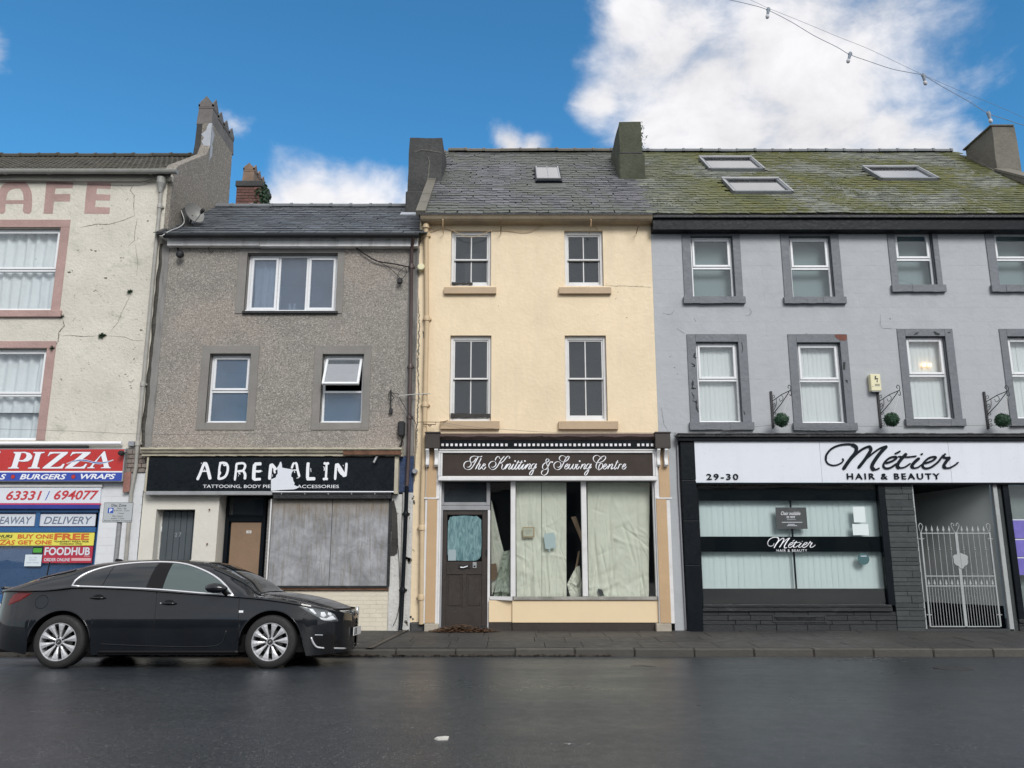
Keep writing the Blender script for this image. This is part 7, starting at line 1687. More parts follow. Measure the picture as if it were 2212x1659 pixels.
for (q, lab) in (((1843.5, 1094.5, 1869, 1128.5), 'upper of two white paper sheets at the right end of the salon window'), ((1842, 1132, 1876.5, 1156), 'lower of two white paper sheets at the right end of the salon window')):
    tag(fb2(None, 'paper_notice', *q, YG+.01, .003, plain('paper_w2', (.66,.74,.74), .6) if 'paper_w2' not in MATS else MATS['paper_w2']), lab, 'notice')
c = P(1865.5, 1207.5, YG+.01); mb = MB(); disc(mb, c, .105, YG+.010, .004, 24); mb.cur = 1; r = R(1859, 1200.5, 1872, 1202, YG+.01); mb.box(r[0], r[1], YG+.008, YG+.011, r[2], r[3])
tag(mb.build('round_sticker', [plain('sticker_teal', (.05,.12,.13), .4), pale_print]), 'round dark teal sticker on the lower right of the salon window', 'sticker')
# stone base and stone pier
def stones(par, x0, x1, z0, z1, Y, mat, hmin=.05, hmax=.12, wmin=.18, wmax=.5, avoid=(), depth=.05):
    z = z0
    while z < z1-.015:
        h = min(random.uniform(hmin, hmax), z1-z); x = x0
        while x < x1-.02:
            w = random.uniform(wmin, wmax)
            if x1-(x+w) < .08: w = x1-x
            a, b = x, x+w
            if not any(q[0] < (a+b)/2 < q[1] and q[2] < z+h/2 < q[3] for q in avoid):
                mb = MB(); p = random.uniform(0, .016); mb.box(a+.0018, b-.0018, Y-p, Y+depth, z+.0018, z+h-.0018, .006); o = mb.build('stone', mat, par)
            x += w
        z += h
mb = MB(); mb.box(xp1+.003, xw1+.12, YG+.0, YG+.1, -.05, Z(1321,YG)-.002); base = mb.build('stone_base', plain('stone_joint', (.012,.013,.014), .9), F)
va = R(1668, 1328, 1784, 1345, YG-.02)
stones(base, xp1+.003, xw1+.12, -.03, Z(1321.5,YG), YG-.022, stone_black, .07, .15, .25, .6, [va])
T = thing('air_vent', ((va[0]+va[1])/2, YG, va[2]), 'long dark perforated air grille set in the stone base under the salon window', 'vent')
mb = MB(); frame_mb(mb, va[0], va[1], va[2], va[3], YG-.045, YG+.0, .03, .03, .045, .004); mb.build('frame', stone_black, T)
mb = MB(); mb.box(va[0]+.03, va[1]-.03, YG-.015, YG-.01, va[2]+.03, va[3]-.045); mb.build('backing', black_print, T)
g = MB(); gx0_, gx1_ = va[0]+.09, va[1]-.06
nn = 34
for i in range(nn): x = gx0_+(gx1_-gx0_)*i/nn; g.box(x, x+.009, YG-.036, YG-.026, va[2]+.03, va[3]-.045)
for i in range(4): z = va[2]+.03+(va[3]-.045-va[2]-.03)*i/3; g.box(gx0_, gx1_, YG-.037, YG-.025, z-.004, z+.004)
g.build('grille', black_worn, T)
PR = thing('stone_pier', uvp(1952, 1364, YF), 'narrow pier of dark split stone courses between the salon window and the iron gate', 'pier')
xq0, xq1 = xw1+.122, X(1986,1220,YF-.03)
mb = MB(); mb.box(xq0, xq1-.002, YF-.035, YF+.3, -.05, zt); mb.build('core', MATS['stone_joint'], PR)
stones(PR, xq0, xq1, -.03, zt-.01, YF-.055, stone_dark, .05, .135, .22, .75)
# passage with gate
xg1 = X(2163,1220,YF-.02)
xf, yf = X(1975,1180,16.7), 16.7
pale_wall = paint('passage_wall', (.46,.50,.49), .6, .05, 1.2, .1, 10, .2, (.2,.24,.23)); psg = thing('passage', uvp(2080, 1364, YF+.3), 'open side passage with a pale angled wall seen behind the iron gate', 'passage')
zc_ = Z(1046.5, YF); zk = Z(1309, YF+.05)
mb = MB(); mb.face([(xg1,YF+.06,zk),(xf,yf,zk),(xf,yf,zc_+.35),(xg1,YF+.06,zc_+.35)]); mb.build('side_wall', pale_wall, psg)
mb = MB(); mb.face([(xg1-.004,YF+.058,-.03),(xf-.004,yf,-.03),(xf-.004,yf,zk),(xg1-.004,YF+.058,zk)]); mb.build('skirting', black_paint, psg)
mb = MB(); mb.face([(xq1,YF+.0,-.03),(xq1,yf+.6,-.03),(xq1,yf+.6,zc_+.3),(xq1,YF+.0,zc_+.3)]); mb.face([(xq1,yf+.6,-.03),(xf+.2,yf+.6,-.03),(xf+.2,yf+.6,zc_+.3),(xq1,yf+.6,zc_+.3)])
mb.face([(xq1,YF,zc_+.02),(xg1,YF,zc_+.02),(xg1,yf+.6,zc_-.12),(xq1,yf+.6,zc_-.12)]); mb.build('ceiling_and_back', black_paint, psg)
GT = thing('iron_gate', uvp(2080, 1360, YF-.03), 'grey double iron gate with spear heads, scrolls and a blank shield', 'gate')
yg = YF-.03; Xg = lambda u, v: X(u, v, yg); Zg = lambda v: Z(v, yg)
zr1, zr2, zr3, zr4 = Zg(1152), Zg(1244.5), Zg(1266), Zg(1353.5)
xL, xR = X(1999,1250,yg), X(2149,1250,yg); xM = X(2075.5,1250,yg)
def bar(name, x, z0, z1, w=.010, par=None): mb = MB(); mb.box(x-w/2, x+w/2, yg-w/2, yg+w/2, z0, z1, .002); return mb.build(name, iron_grey, par or GT)
mb = MB(); mb.box(xq1-.015, xq1+.02, yg-.02, yg+.04, -.0, Zg(1046), .004); mb.build('gate_post', iron_grey, GT)
mb = MB(); mb.box(xg1-.005, xg1+.075, yg-.03, yg+.05, -.0, Zg(1046), .006); mb.build('gate_post', iron_grey, GT)
mb = MB(); mb.box(xq1-.01, xg1+.07, yg-.03, yg+.04, -.02, .035, .005); mb.build('threshold', stone_dark, GT)
for (a, b, nbar) in ((xL, xM-.012, 6), (xM+.012, xR, 6)):
    for x in (a, b): bar('stile', x, zr4, zr1+.02, .028)
    for z in (zr1, zr2, zr3, zr4): mb = MB(); mb.box(a, b, yg-.008, yg+.008, z-.009, z+.009, .002); mb.build('rail', iron_grey, GT)
    for i in range(1, nbar):
        x = a+(b-a)*i/nbar; bar('bar', x, zr3, zr1+.04)
        mb = MB(); z = zr1+.04; th = .006
        mb.prism([(x-.024,z),(x-.014,z+.01),(x-.022,z+.012),(x,z+.105),(x+.022,z+.012),(x+.014,z+.01),(x+.024,z),(x+.006,z+.012),(x+.006,z-.02),(x-.006,z-.02),(x-.006,z+.012)], yg-th, yg+th); mb.build('spear_head', iron_grey, GT)
        if i % 2:
            mb = MB(); z = zr1-.28; mb.lathe([(.006,-.03),(.018,-.02),(.008,-.01),(.008,.01),(.018,.02),(.006,.03)], (x, yg, z), 'z', 8); mb.build('knuckle', iron_grey, GT)
    for i in range(nbar):
        x = a+(b-a)*(i+.5)/nbar; z = zr3+.01
        mb = MB(); mb.prism([(x-.024,z+.02),(x-.012,z+.026),(x-.020,z+.034),(x,z+.12),(x+.020,z+.034),(x+.012,z+.026),(x+.024,z+.02),(x+.006,z+.02),(x+.006,z),(x-.006,z),(x-.006,z+.02)], yg-.006, yg+.006); mb.build('spear_head', iron_grey, GT)
    for i in range(1, nbar*2): bar('bar', a+(b-a)*i/(nbar*2), zr4, zr3-.009, .009)
for (u, fl) in ((1990, 1), (2136, -1)):
    x = xL if fl > 0 else xR; mb = MB(); z = zr1
    mb.tube(catmull([Vector((x, yg, z)), Vector((x+.03*fl, yg, z+.07)), Vector((x+.045*fl, yg, z+.13)), Vector((x+.01*fl, yg, z+.18)), Vector((x-.025*fl, yg, z+.13)), Vector((x-.01*fl, yg, z+.04))], 5), .008, 5); mb.build('scroll', iron_grey, GT)
for fl in (-1, 1):
    mb = MB(); z = zr1; x = xM
    mb.tube(catmull([Vector((x+.008*fl, yg, z+.0)), Vector((x+.045*fl, yg, z+.07)), Vector((x+.075*fl, yg, z+.14)), Vector((x+.05*fl, yg, z+.185)), Vector((x+.02*fl, yg, z+.15)), Vector((x+.035*fl, yg, z+.13))], 5), .008, 5); mb.build('scroll', iron_grey, GT)
for fl in (-1, 1):
    c = P(2075.5+0, 1210, yg-.02); q = [(0,.13),(.035,.12),(.07,.10),(.11,.095),(.135,.06),(.125,.02),(.128,-.04),(.10,-.085),(.06,-.10),(.03,-.14),(0,-.155)]
    mb = MB(); mb.prism([(c[0]+fl*(p[0]+.002), c[1]+p[1]) for p in q], yg-.022, yg-.014); mb.build('shield_plate', iron_grey, GT)
for z, x in ((Zg(1164), xL), (Zg(1328), xL), (Zg(1164), xR), (Zg(1328), xR)): mb = MB(); mb.box(x-.05, x+.05, yg-.01, yg+.01, z-.01, z+.01, .003); mb.build('hinge', galv, GT)
# right of the gate: pier, black pilaster, second window with purple posters
mb = MB(); xr0 = xg1+.077; xr1 = X(2176,1220,YF-.02)+.06
mb.box(xr0, xr1, YF-.02, YF+.1, -.05, zc_, .004); mb.build('dark_strip', stone_dark, F)
xr2 = xr1+.115; mb = MB(); mb.box(xr1+.003, xr2, YF-.07, YF+.1, .0 if False else Z(1336,YF), zc_, .006); mb.build('black_pilaster', black_paint, F)
mb = MB(); mb.box(xr1+.003, XD1, YF-.03, YF+.1, -.05, Z(1346,YF), .004); mb.build('stone_base', MATS['stone_joint'], F); stones(F, xr1+.003, XD1-.5, -.03, Z(1347,YF), YF-.045, stone_black, .07, .14, .25, .6)
mb = MB(); mb.box(xr1+.01, XD1, YF-.06, YF+.1, Z(1345,YF), Z(1335,YF), .006); mb.build('window_sill', black_worn, F)
mb = MB(); mb.box(xr2+.003, XD1-.2, YF+.02, YF+.026, Z(1335,YF)+.002, zc_); mb.build('pane', glass_shop, F)
mb = MB(); mb.box(xr2+.003, XD1-.2, YF+.25, YF+.27, Z(1335,YF)+.002, zc_); mb.build('blind_backing', paint('passage_grey', (.25,.29,.28), .8, .15, 1.2, .1), F)
G = 'purple posters in the window right of the gate'
for i, (v0, v1) in enumerate(((1124, 1162.5), (1166.5, 1202.5), (1206, 1242))):
    u = 2217.5+i*4-1437.8*0; u = (1365+i*20)/3.6+1806.5; y = YF+.015
    r = R(u, v0, u+90, v1, y); mb = MB(); mb.box(r[0], r[1], y, y+.004, r[2], r[3]); o = mb.build('poster', purple_print); tag(o, ['top', 'middle', 'bottom'][i]+' one of three purple posters in the window right of the iron gate', 'poster', G)
    mb = MB(); mb.box(r[0]-.01, r[1], y-.001, y+.003, r[3]+.001, r[3]+.02); mb.build('white_edge', pale_print, o)
# pale strip of wall and thin pipes between cream shopfront and salon
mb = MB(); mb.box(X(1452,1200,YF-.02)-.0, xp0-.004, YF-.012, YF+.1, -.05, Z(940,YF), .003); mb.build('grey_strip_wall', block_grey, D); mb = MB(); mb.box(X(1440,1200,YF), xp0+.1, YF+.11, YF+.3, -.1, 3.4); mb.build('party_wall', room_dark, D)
py = YF-.05; xx = X(1471,1200,py)
pipe_thing('thin_grey_pipe', [(X(1462,940,py)-.03, py, Z(934,py)), (X(1463,950,py), py, Z(945,py)), (X(1466,1050,py), py, Z(1050,py)), (X(1470,1120,py)+.0, py, Z(1120,py)), (X(1482,1350,py), py, .03)], .014, pipe_grey, 'thin grey conduit running down between the cream shopfront and the black salon pilaster', 'conduit', n=8)
# warning box and hanging baskets brackets
T = thing('warning_box', uvp(1891, 845, YF-.1), 'cream plastic box with a black lightning bolt fixed above the middle hanging bracket', 'warning box')
r = R(1881, 808, 1903, 842, YF-.12); mb = MB(); mb.box(r[0], r[1], YF-.12, YF-.004, r[2]-.02, r[3], .01); mb.build('casing', ivory_plastic, T)
mb = MB(); mb.box(r[0]+.01, r[1]-.0, YF-.115, YF-.01, r[2]-.035, r[2]-.021, .003); mb.build('base_lip', alu, T)
cx_, cz_ = (r[0]+r[1])/2+.02, r[3]-.10
mb = MB(); mb.prism([(cx_-.03, cz_+.065), (cx_-.005, cz_+.065), (cx_-.012, cz_+.02), (cx_+.03, cz_+.022), (cx_+.012, cz_-.03), (cx_+.022, cz_-.028), (cx_+.002, cz_-.072), (cx_-.008, cz_-.03), (cx_+.002, cz_-.03), (cx_+.008, cz_-.005), (cx_-.04, cz_-.008)], YF-.1225, YF-.1205); mb.build('lightning_bolt', black_print, T)
for k in range(4): mb = MB(); mb.box(cx_-.045, cx_+.05, YF-.1222, YF-.1206, cz_-.10-.014*k, cz_-.094-.014*k); mb.build('printed_line', black_print if k < 3 else pale_print, T)
mb = MB(); disc(mb, (r[0]+.03, cz_-.14), .008, YF-.1225, .002, 8); mb.build('screw', black_print, T)
def bracket(u0, v0, u1, v1, lab):
    y = YF-.02; xb = (X(u0,v0,y)+X(u1,v1,y))/2; z0, z1 = Z(v1,y), Z(v0,y)
    T = thing('hanging_bracket', (xb, y, z0), lab, 'bracket', 'black scroll brackets above the salon sign')
    mb = MB(); mb.box(xb-.021, xb+.021, y-.012, y+.018, z0, z1, .004); mb.build('back_plate', iron_black, T)
    L = .42
    # the arm stands out from the wall, turned a little so it also shows sideways
    dx, dy = .62, -.78
    q = lambda s, z: Vector((xb+dx*s, y+dy*s, z0+z))
    H = z1-z0
    mb = MB(); mb.tube([q(.01, H*.72), q(L*.55, H*.86), q(L, H*.93)], .008, 6); mb.tube(catmull([q(L, H*.93), q(L*1.02, H*1.02), q(L*.94, H*1.08), q(L*.88, H*1.02), q(L*.94, H*.99)], 5), .007, 5)
    mb.tube(catmull([q(L, H*.92), q(L*1.03, H*.86), q(L*1.0, H*.79), q(L*.93, H*.82)], 5), .007, 5); mb.build('arm', iron_black, T)
    mb = MB(); mb.tube([q(L*.93, H*.90), q(L*.5, H*.62), q(.02, H*.38)], .008, 6); mb.build('brace', iron_black, T)
    mb = MB(); mb.tube(catmull([q(L*.25, H*.78), q(L*.22, H*.60), q(.02, H*.45)], 5), .006, 5)
    mb.tube(catmull([q(L*.28, H*.79), q(L*.52, H*.84), q(L*.60, H*.74), q(L*.46, H*.68), q(L*.40, H*.76)], 5), .006, 5)
    for zz in (.85, .62, .40, .22, .10): mb.tube(catmull([q(.02, H*zz), q(.06, H*(zz+.03)), q(.07, H*(zz-.03)), q(.03, H*(zz-.045))], 4), .006, 5)
    mb.build('scrollwork', iron_black, T)
    return q(L*.95, H*.80)
G = 'round green topiary balls hanging from brackets'
def ball(u, v, hook, lab):
    y = hook.y; c = Vector(uvp(u, v, y)); T = thing('topiary_ball', c, lab, 'topiary ball', G); r = .128
    mb = MB(); mb.lathe([(r*.9*sin(pi*k/8)+.0001, -r*.9*cos(pi*k/8)) for k in range(9)], c, 'z', 14); mb.build('core', leaf_dark, T, True)
    mb = MB()
    for _ in range(900):
        d = Vector((random.gauss(0,1), random.gauss(0,1), random.gauss(0,1))).normalized(); p = c+d*r*random.choice((random.uniform(.86, 1.02), random.uniform(.95, 1.10))); s_ = random.uniform(.008, .019)
        n_ = (d+Vector((random.gauss(0,.6), random.gauss(0,.6), random.gauss(0,.6)))).normalized(); a = n_.orthogonal().normalized(); b = n_.cross(a)
        mb.face([p-a*s_, p+b*s_*.7, p+a*s_, p-b*s_*.7])
    mb.build('leaf_surface', piece('box_leaf', ((.012,.055,.026), (.024,.085,.038), (.008,.035,.018)), .5, 60, .0) if 'box_leaf' not in MATS else MATS['box_leaf'], T)
    mb = MB()
    for a in (0, 2.1, 4.2): mb.tube([hook, c+Vector((cos(a+.6)*r*.7, sin(a+.6)*r*.7, r*.75))], .003, 4)
    mb.build('hanging_chain', cable_white, T)
for (pl, bl, lb, lt) in (((1664,845,1672,924), (1688,907), 'black scroll bracket on the grey wall left of the window with the bare red patch', 'green topiary ball hanging left of the window with the bare red patch'),
                 ((1895,845,1904,924), (1926,906.3), 'black scroll bracket directly below the cream warning box', 'green topiary ball hanging right of the bracket under the warning box'),
                 ((2126,846,2135,926), (2165.6,907.8), 'black scroll bracket nearest the right edge of the photo', 'green topiary ball nearest the right edge of the photo')):
    ball(*bl, bracket(*pl, lb), lt)
# ================================================================ the next building at the far right
E = thing('end_building', (12.5, YF, 0), 'rendered chimney and raised gable parapet of the next building at the far right edge', 'building')
yE = ray(2150, 272)[1]*19.4; zE = CAMZ+ray(2142, 272)[2]*19.4; sbE = (yE-yC0)*tan(thC)+zC0
rz = lambda y: zC0+(y-yC0)*tan(thC)
mb = MB(); mb.box(XD1+.05, 19, YF, 24, -.1, 8.4); mb.build('wall', grey_wall, E)
K = rough_box('chimney_stack', cement_tan, E, 11.46, 12.05, yE, yE+1.15, sbE-.6, zE, .06, .012, .2, 31)
mb = MB(); mb.box(11.43, 12.0, yE-.03, yE+1.2, zE-.01, zE+.03, .008); mb.build('chimney_cap', cement_tan, E)
mb = MB(); mb.xprism([(YF, 7.9), (YF, rz(YF)+.40), (yE, rz(yE)+.02), (yE+1.0, rz(yE+1.0)+.1), (yE+1, 9)], XD1+.005, XD1+.30); mb.build('parapet', cement_tan, E)
mb = MB(); mb.xprism([(YF-.02, rz(YF)+.40), (YF-.02, rz(YF)+.46), (yE-.01, rz(yE)+.08), (yE-.01, rz(yE)+.02)], XD1-.02, XD1+.34); mb.build('parapet_coping', cement_tan, E)
# ================================================================ parking sign on its post
yp = 13.35; T = thing('parking_sign', (X(250,1200,yp), yp, 0), 'grey disc zone parking sign on a metal post on the pavement behind the car', 'sign')
px_ = (X(252,1160,yp)); mb = MB(); mb.tube([(px_, yp+.05, -.04), (px_, yp+.05, Z(1100,yp))], .038, 14); shade_auto(mb.build('post', galv, T), 50)
r = R(223.5, 1085.5, 286.5, 1128.5, yp); rot_ = None
mb = MB(); mb.box(r[0], r[1], yp-.004, yp, r[2], r[3], .0); mb.build('border', black_print, T)
mb = MB(); mb.box(r[0]+.006, r[1]-.006, yp-.006, yp-.0042, r[2]+.006, r[3]-.006, .0); mb.build('plate', plain('sign_grey', (.42,.45,.47), .4), T)
y = yp-.0065; k_ = dict(extrude=.0008)
tx('Disc Zone', (241, 1088.5, 273, 1094.5), y, black_print, T, bold=.01, **k_); tx('Mon - Sat', (253.5, 1096.5, 273.5, 1100), y, black_print, T, **k_); tx('8.30 am - 6 pm', (246.5, 1101.5, 279.5, 1105), y, black_print, T, **k_)
tx('1 hour', (254.5, 1107, 268.5, 1110.3), y, black_print, T, **k_); tx('No return', (243, 1113, 265.5, 1116.3), y, black_print, T, **k_); tx('within 1 hour', (239.5, 1118.2, 269, 1121.3), y, black_print, T, **k_); tx('Permit Holders A exempt', (224.8, 1123.2, 283.5, 1127), y, black_print, T, **k_)
q = R(233, 1097, 245, 1108.5, y); mb = MB(); mb.box(q[0], q[1], y-.001, y+.0004, q[2], q[3]); mb.build('blue_square', blue_print, T); tx('P', (236.3, 1098.7, 242.5, 1107), y-.0015, white_print, T, bold=.03, **k_)
# ================================================================ festoon lights across the sky
yl_ = 12.0; FT = lambda x, y: Vector(uvp(x/3.0+1474.7, y/3.0, yl_))
T = thing('festoon_lights', FT(1080, 352), 'string of festoon lamps on a cable strung across the sky at the upper right', 'string lights')
main = [(-300,-190),(100,-50),(310,0),(440,30),(545,62),(700,140),(850,230),(1000,305),(1080,352),(1200,395),(1350,445),(1470,470),(1560,490),(1680,560),(1850,655),(1980,735),(2100,775),(2212,812),(2500,880),(2900,1010)]
mb = MB(); mb.tube(catmull([FT(*p) for p in main], 5), .0048, 6); mb.build('cable', plain('festoon_grey', (.20,.24,.29), .6), T)
mb = MB(); mb.tube(catmull([FT(*p) for p in [(-200,-260),(150,-120),(440,0),(560,55),(760,135),(1000,235),(1200,315),(1400,410),(1570,490),(1800,590),(2000,670),(2212,765),(2700,1000)]], 5), .0028, 5); mb.build('support_wire', MATS['festoon_grey'], T)
bulb = plain('bulb_glass', (.5,.52,.55), .2)
for (x, y, tx_) in ((555,62,-.18),(1085,350,-.32),(1560,490,.12),(1982,735,.12)):
    a = FT(x, y); d = Vector((tx_, 0, -1)).normalized(); mb = MB(); mb.tube([a+d*-.03, a+d*.01, a+d*.10], [.024,.028,.021], 10); mb.box(a.x-.035, a.x+.035, a.y-.016, a.y+.016, a.z-.016, a.z+.016, .008); h = mb.build('lamp_holder', MATS['festoon_grey'], T)
    mb = MB(); c = a+d*.135; mb.tube([a+d*.10, a+d*.115, c, c+d*.03, c+d*.042], [.018,.028,.033,.024,.008], 12); shade_auto(mb.build('bulb', bulb, h), 60)
# ================================================================ terrace across the street, behind the camera: what the glass and the car reflect
O = thing('opposite_terrace', (0, -14, 0), 'dull brick terrace across the street, seen only as reflections in glass and car', 'building')
ob = paint('opposite_brick', (.16,.125,.105), .85, .15, 1, .3, 20)
hl = [(x, x+1.0, z, z+1.6) for x in [-22+3.1*i for i in range(15)] for z in (1.0, 3.4)]
mb = MB(); vs = []
for (x0, x1, h) in ((-26,-14,5.6),(-14,-3,5.0),(-3,8,6.0),(8,26,5.3)):
    mb.box(x0, x1-.01, -25, -19, 0, h)
    mb.xprism([(-18.8, h+.001), (-22, h+2.0), (-25.2, h+.001)], x0+.01, x1-.02)
mb.build('wall', ob, O)
for h in hl: mb = MB(); mb.box(h[0], h[1], -18.99, -18.9, h[2], h[3]); mb.build('window', black_print, O)
# ================================================================ the parked car
YW = 10.9                                   # outer face of the near wheels
GZ = road_z(YW+.1)+.006*sin(0)
def carpt(px, py, Y):                        # layout pixel of the car close-up -> (x from rear axle, z above ground) at depth Y
    x, z = P(px/2.6667, py/2.6667+1152, Y); return x-XR0, z-GZ
XR0 = X(327/2.6667, 1152+637/2.6667, YW)
XF0 = X(1550/2.6667, 1152+637/2.6667, YW)
WB = XF0-XR0
car_paint, t, b = newmat('car_paint')
b.inputs['Base Color'].default_value = (.004,.005,.006,1); b.inputs['Metallic'].default_value = 0; b.inputs['Roughness'].default_value = .4; b.inputs['Specular IOR Level'].default_value = .16
b.inputs['Coat Weight'].default_value = 1.; b.inputs['Coat Roughness'].default_value = .04
v = t.nodes.new('ShaderNodeTexVoronoi'); v.inputs['Scale'].default_value = 140; lk(t, pos(t), v.inputs['Vector'])
bump(t, b, rng(t, v.outputs['Distance'], .1, .35, 1, 0), .05, .0015)       # rain beads
lk(t, mixc(t, rng(t, noi(t, pos(t), 2.2, 6, .65), .4, .7), (.002,.0035,.006), (.005,.0075,.011)), b.inputs['Base Color'])
chrome = plain('chrome', (.85,.86,.88), .35, .8); rubber = paint('tyre_rubber', (.016,.016,.017), .75, .2, 5, .2, 30); car_glass = plain('car_glass', (.012,.015,.017), .04, spec=.8)
car_glass_light, t, b = newmat('car_glass_light'); b.inputs['Base Color'].default_value = (.075,.10,.10,1); b.inputs['Roughness'].default_value = .04  # opaque pale green stands in for the wall's glow through the window
black_trim = plain('black_trim', (.006,.006,.007), .45, spec=.2); rim_mat = plain('rim_alloy', (.60,.61,.63), .34, .55); disc_mat = plain('brake_disc', (.09,.09,.09), .45, .8)
lamp_clear = plain('lamp_lens', (.72,.75,.78), .12); lamp_dark = plain('lamp_inner', (.16,.175,.185), .15); red_lens = plain('red_lens', (.13,.008,.010), .12); plate_mat = plain('plate_white', (.62,.63,.62), .4)
def interp(tab, x):
    if x <= tab[0][0]: return tab[0][1]
    for (a, va), (b_, vb) in zip(tab, tab[1:]):
        if x <= b_:
            k = (x-a)/(b_-a); return va+(vb-va)*k
    return tab[-1][1]
def smooth_tab(tab, n=10):
    c = catmull([Vector((p[0], p[1])) for p in tab], n); out = []
    for p in c:
        if not out or p.x > out[-1][0]+1e-4: out.append((p.x, p.y))
    return out
HW = .925
XE0, XE1 = -1.12, WB+.935
# centre line height from the silhouette
sil = [(100,305),(130,298),(200,278),(260,258),(350,225),(450,190),(560,161),(680,145),(800,137.5),(920,136),(1040,139),(1150,147),(1230,160),(1300,186),(1360,214),(1450,263),(1550,320),(1650,331),(1750,347),(1850,371),(1940,402),(1990,428),(2030,462),(2048,510)]
TOP = []
for (px, py) in sil:
    Yc = 11.45 if 350 < px < 1500 else 11.65
    TOP.append(carpt(px, py, Yc))
TOP = smooth_tab([(XE0-.01, TOP[0][1]-.22), (XE0+.02, TOP[0][1]-.03)]+[p for p in TOP if p[0] > XE0+.05 and p[0] < XE1-.06]+[(XE1-.03, .72), (XE1, .60)])
bl = [carpt(px, py, YW+.02) for px, py in ((250,322),(440,305),(700,313),(885,325),(1130,343),(1365,360),(1500,372),(1650,392),(1800,420),(1920,455),(1980,485))]
BELT = [(XE0-.01, .80), (XE0+.08, .955), (XE0+.30, .985)]+[p for p in bl if p[0] > XE0+.35]+[(XE1-.06, .60), (XE1, .50)]
BELT = smooth_tab([p for i, p in enumerate(BELT) if i == 0 or p[0] > BELT[i-1][0]+.02])
arch = [carpt(px, py, YW+.22) for px, py in ((280,236),(440,196),(540,172),(640,155),(740,144),(840,139),(920,139),(1010,144),(1090,156),(1170,180),(1250,216),(1330,262),(1400,308),(1500,352))]
arch = [(p[0], p[1]) for p in arch]
def zt(x): return interp(TOP, x)
def zb(x): return min(interp(BELT, x), zt(x)-.02)
def hw(x):
    if x > WB+.15:
        s = (x-WB-.15)/(XE1-WB-.15); return max(.0, HW*(1-max(0, s)**2.9)**(1/2.3)) if s < 1 else 0
    if x < -.35:
        s = (-.35-x)/(-.35-XE0); return max(.0, HW*(1-max(0, s)**3.0)**(1/2.5)) if s < 1 else 0
    return HW
def low(x):
    z = .175
    if x < -.4: z = .175+.12*min(1, (-.4-x)/.7)
    if x > WB+.4: z = .155+.03*min(1, (x-WB-.4)/.5)
    for c in (0, WB):
        r = .408; d = abs(x-c)
        if d < r: z = max(z, .325+sqrt(r*r-d*d)*.98)
    return z
RW = smooth_tab([(XE0-.01,.60),(XE0+.2,.66),(-.3,.66),(.3,.64),(.9,.62),(1.6,.61),(2.1,.63),(2.5,.70),(WB+.1,.74),(WB+.6,.70),(XE1,.30)])
def section(x):
    w = hw(x); z0, z1, z2 = low(x), zb(x), zt(x); rw = min(interp(RW, x), w*.86)
    cab = max(0, min(1, (z2-z1-.08)/.25))
    re_z = z2-(.045+.03*cab); re_z = max(re_z, z1+.005)
    pts = []
    n1 = 8
    for i in range(n1+1):
        k = i/n1; z = z0+(z1-.03-z0)*k
        hz = (z-.18)/.72; bulge = -.030*max(0, .35-hz)**1*2.2-.055*max(0, hz-.55)*2
        crease = .010*math.exp(-((z-.62)/.05)**2)
        pts.append((w+bulge*(w/HW)+crease*.6, z))
    wb_ = w-(.006+.042*cab)*(w/HW)
    pts.append((w-(.001+.009*cab)*(w/HW), z1-.014)); pts.append((wb_, z1+.004))
    for i in range(1, 6):
        k = i/6; kk = k
        pts.append((wb_+(rw-wb_)*(kk*.93+.07*kk*kk), z1+.004+(re_z-z1-.004)*(kk+(.10+.16*(1-cab))*sin(pi*kk))))
    pts.append((rw, re_z)); 
    for k in (.25, .5, .75, 1.):
        a = k*pi/2; pts.append((rw*cos(a) if k < 1 else 0, re_z+(z2-re_z)*sin(a)))
    return pts
def side_y(x, z):
    s = section(x)
    for a, b_ in zip(s, s[1:]):
        if a[1] <= z <= b_[1] and b_[1] > a[1]: return a[0]+(b_[0]-a[0])*(z-a[1])/(b_[1]-a[1])
    return s[0][0] if z < s[0][1] else s[-5][0]
def W2(x, y, z): return (XR0+x, YW+HW+.012+y, GZ+z)
CAR = thing('parked_car', (XR0+WB/2, YW+HW, GZ), 'dark grey saloon car with chrome window trim and alloy wheels parked at the kerb', 'car')
CAR_Q = []
def cs(px, py):
    Y = YW+.1
    for _ in range(8):
        x, z = carpt(px, py, Y); Y = YW+HW+.012-max(.35, side_y(min(max(x, XE0+.02), XE1-.02), z))
    return x, z
def cb(mb, name, mat, sm=False, par=None):
    o = mb.build(name, mat, par or CAR, sm); CAR_Q.append(o); return o
xs = []; x = XE0+.0005
stations = set([XE0+.001, XE1-.001])
for i in range(1, 15): stations.add(XE0+.55*(i/15)**1.7); stations.add(XE1-.6*(i/15)**1.7)
x = XE0+.5
while x < XE1-.5: stations.add(round(x, 3)); x += .05
for c in (0, WB):
    for i in range(-20, 21): stations.add(c+.408*sin(i/20*pi/2)); 
    stations.add(c-.4085); stations.add(c+.4085)
xs = sorted(stations); xs = [q for i, q in enumerate(xs) if i == 0 or q-xs[i-1] > .002]
secs = [section(q) for q in xs]; m = len(secs[0])
mb = MB()
for sgn in (-1, 1):
    vs = [W2(q, sgn*p[0], p[1]) for q, s_ in zip(xs, secs) for p in s_]
    mb.raw(vs, [(i*m+j, (i+1)*m+j, (i+1)*m+j+1, i*m+j+1) for i in range(len(xs)-1) for j in range(m-1)])
body = mb.build('body', car_paint, CAR, True, True); shade_auto(body, 38)
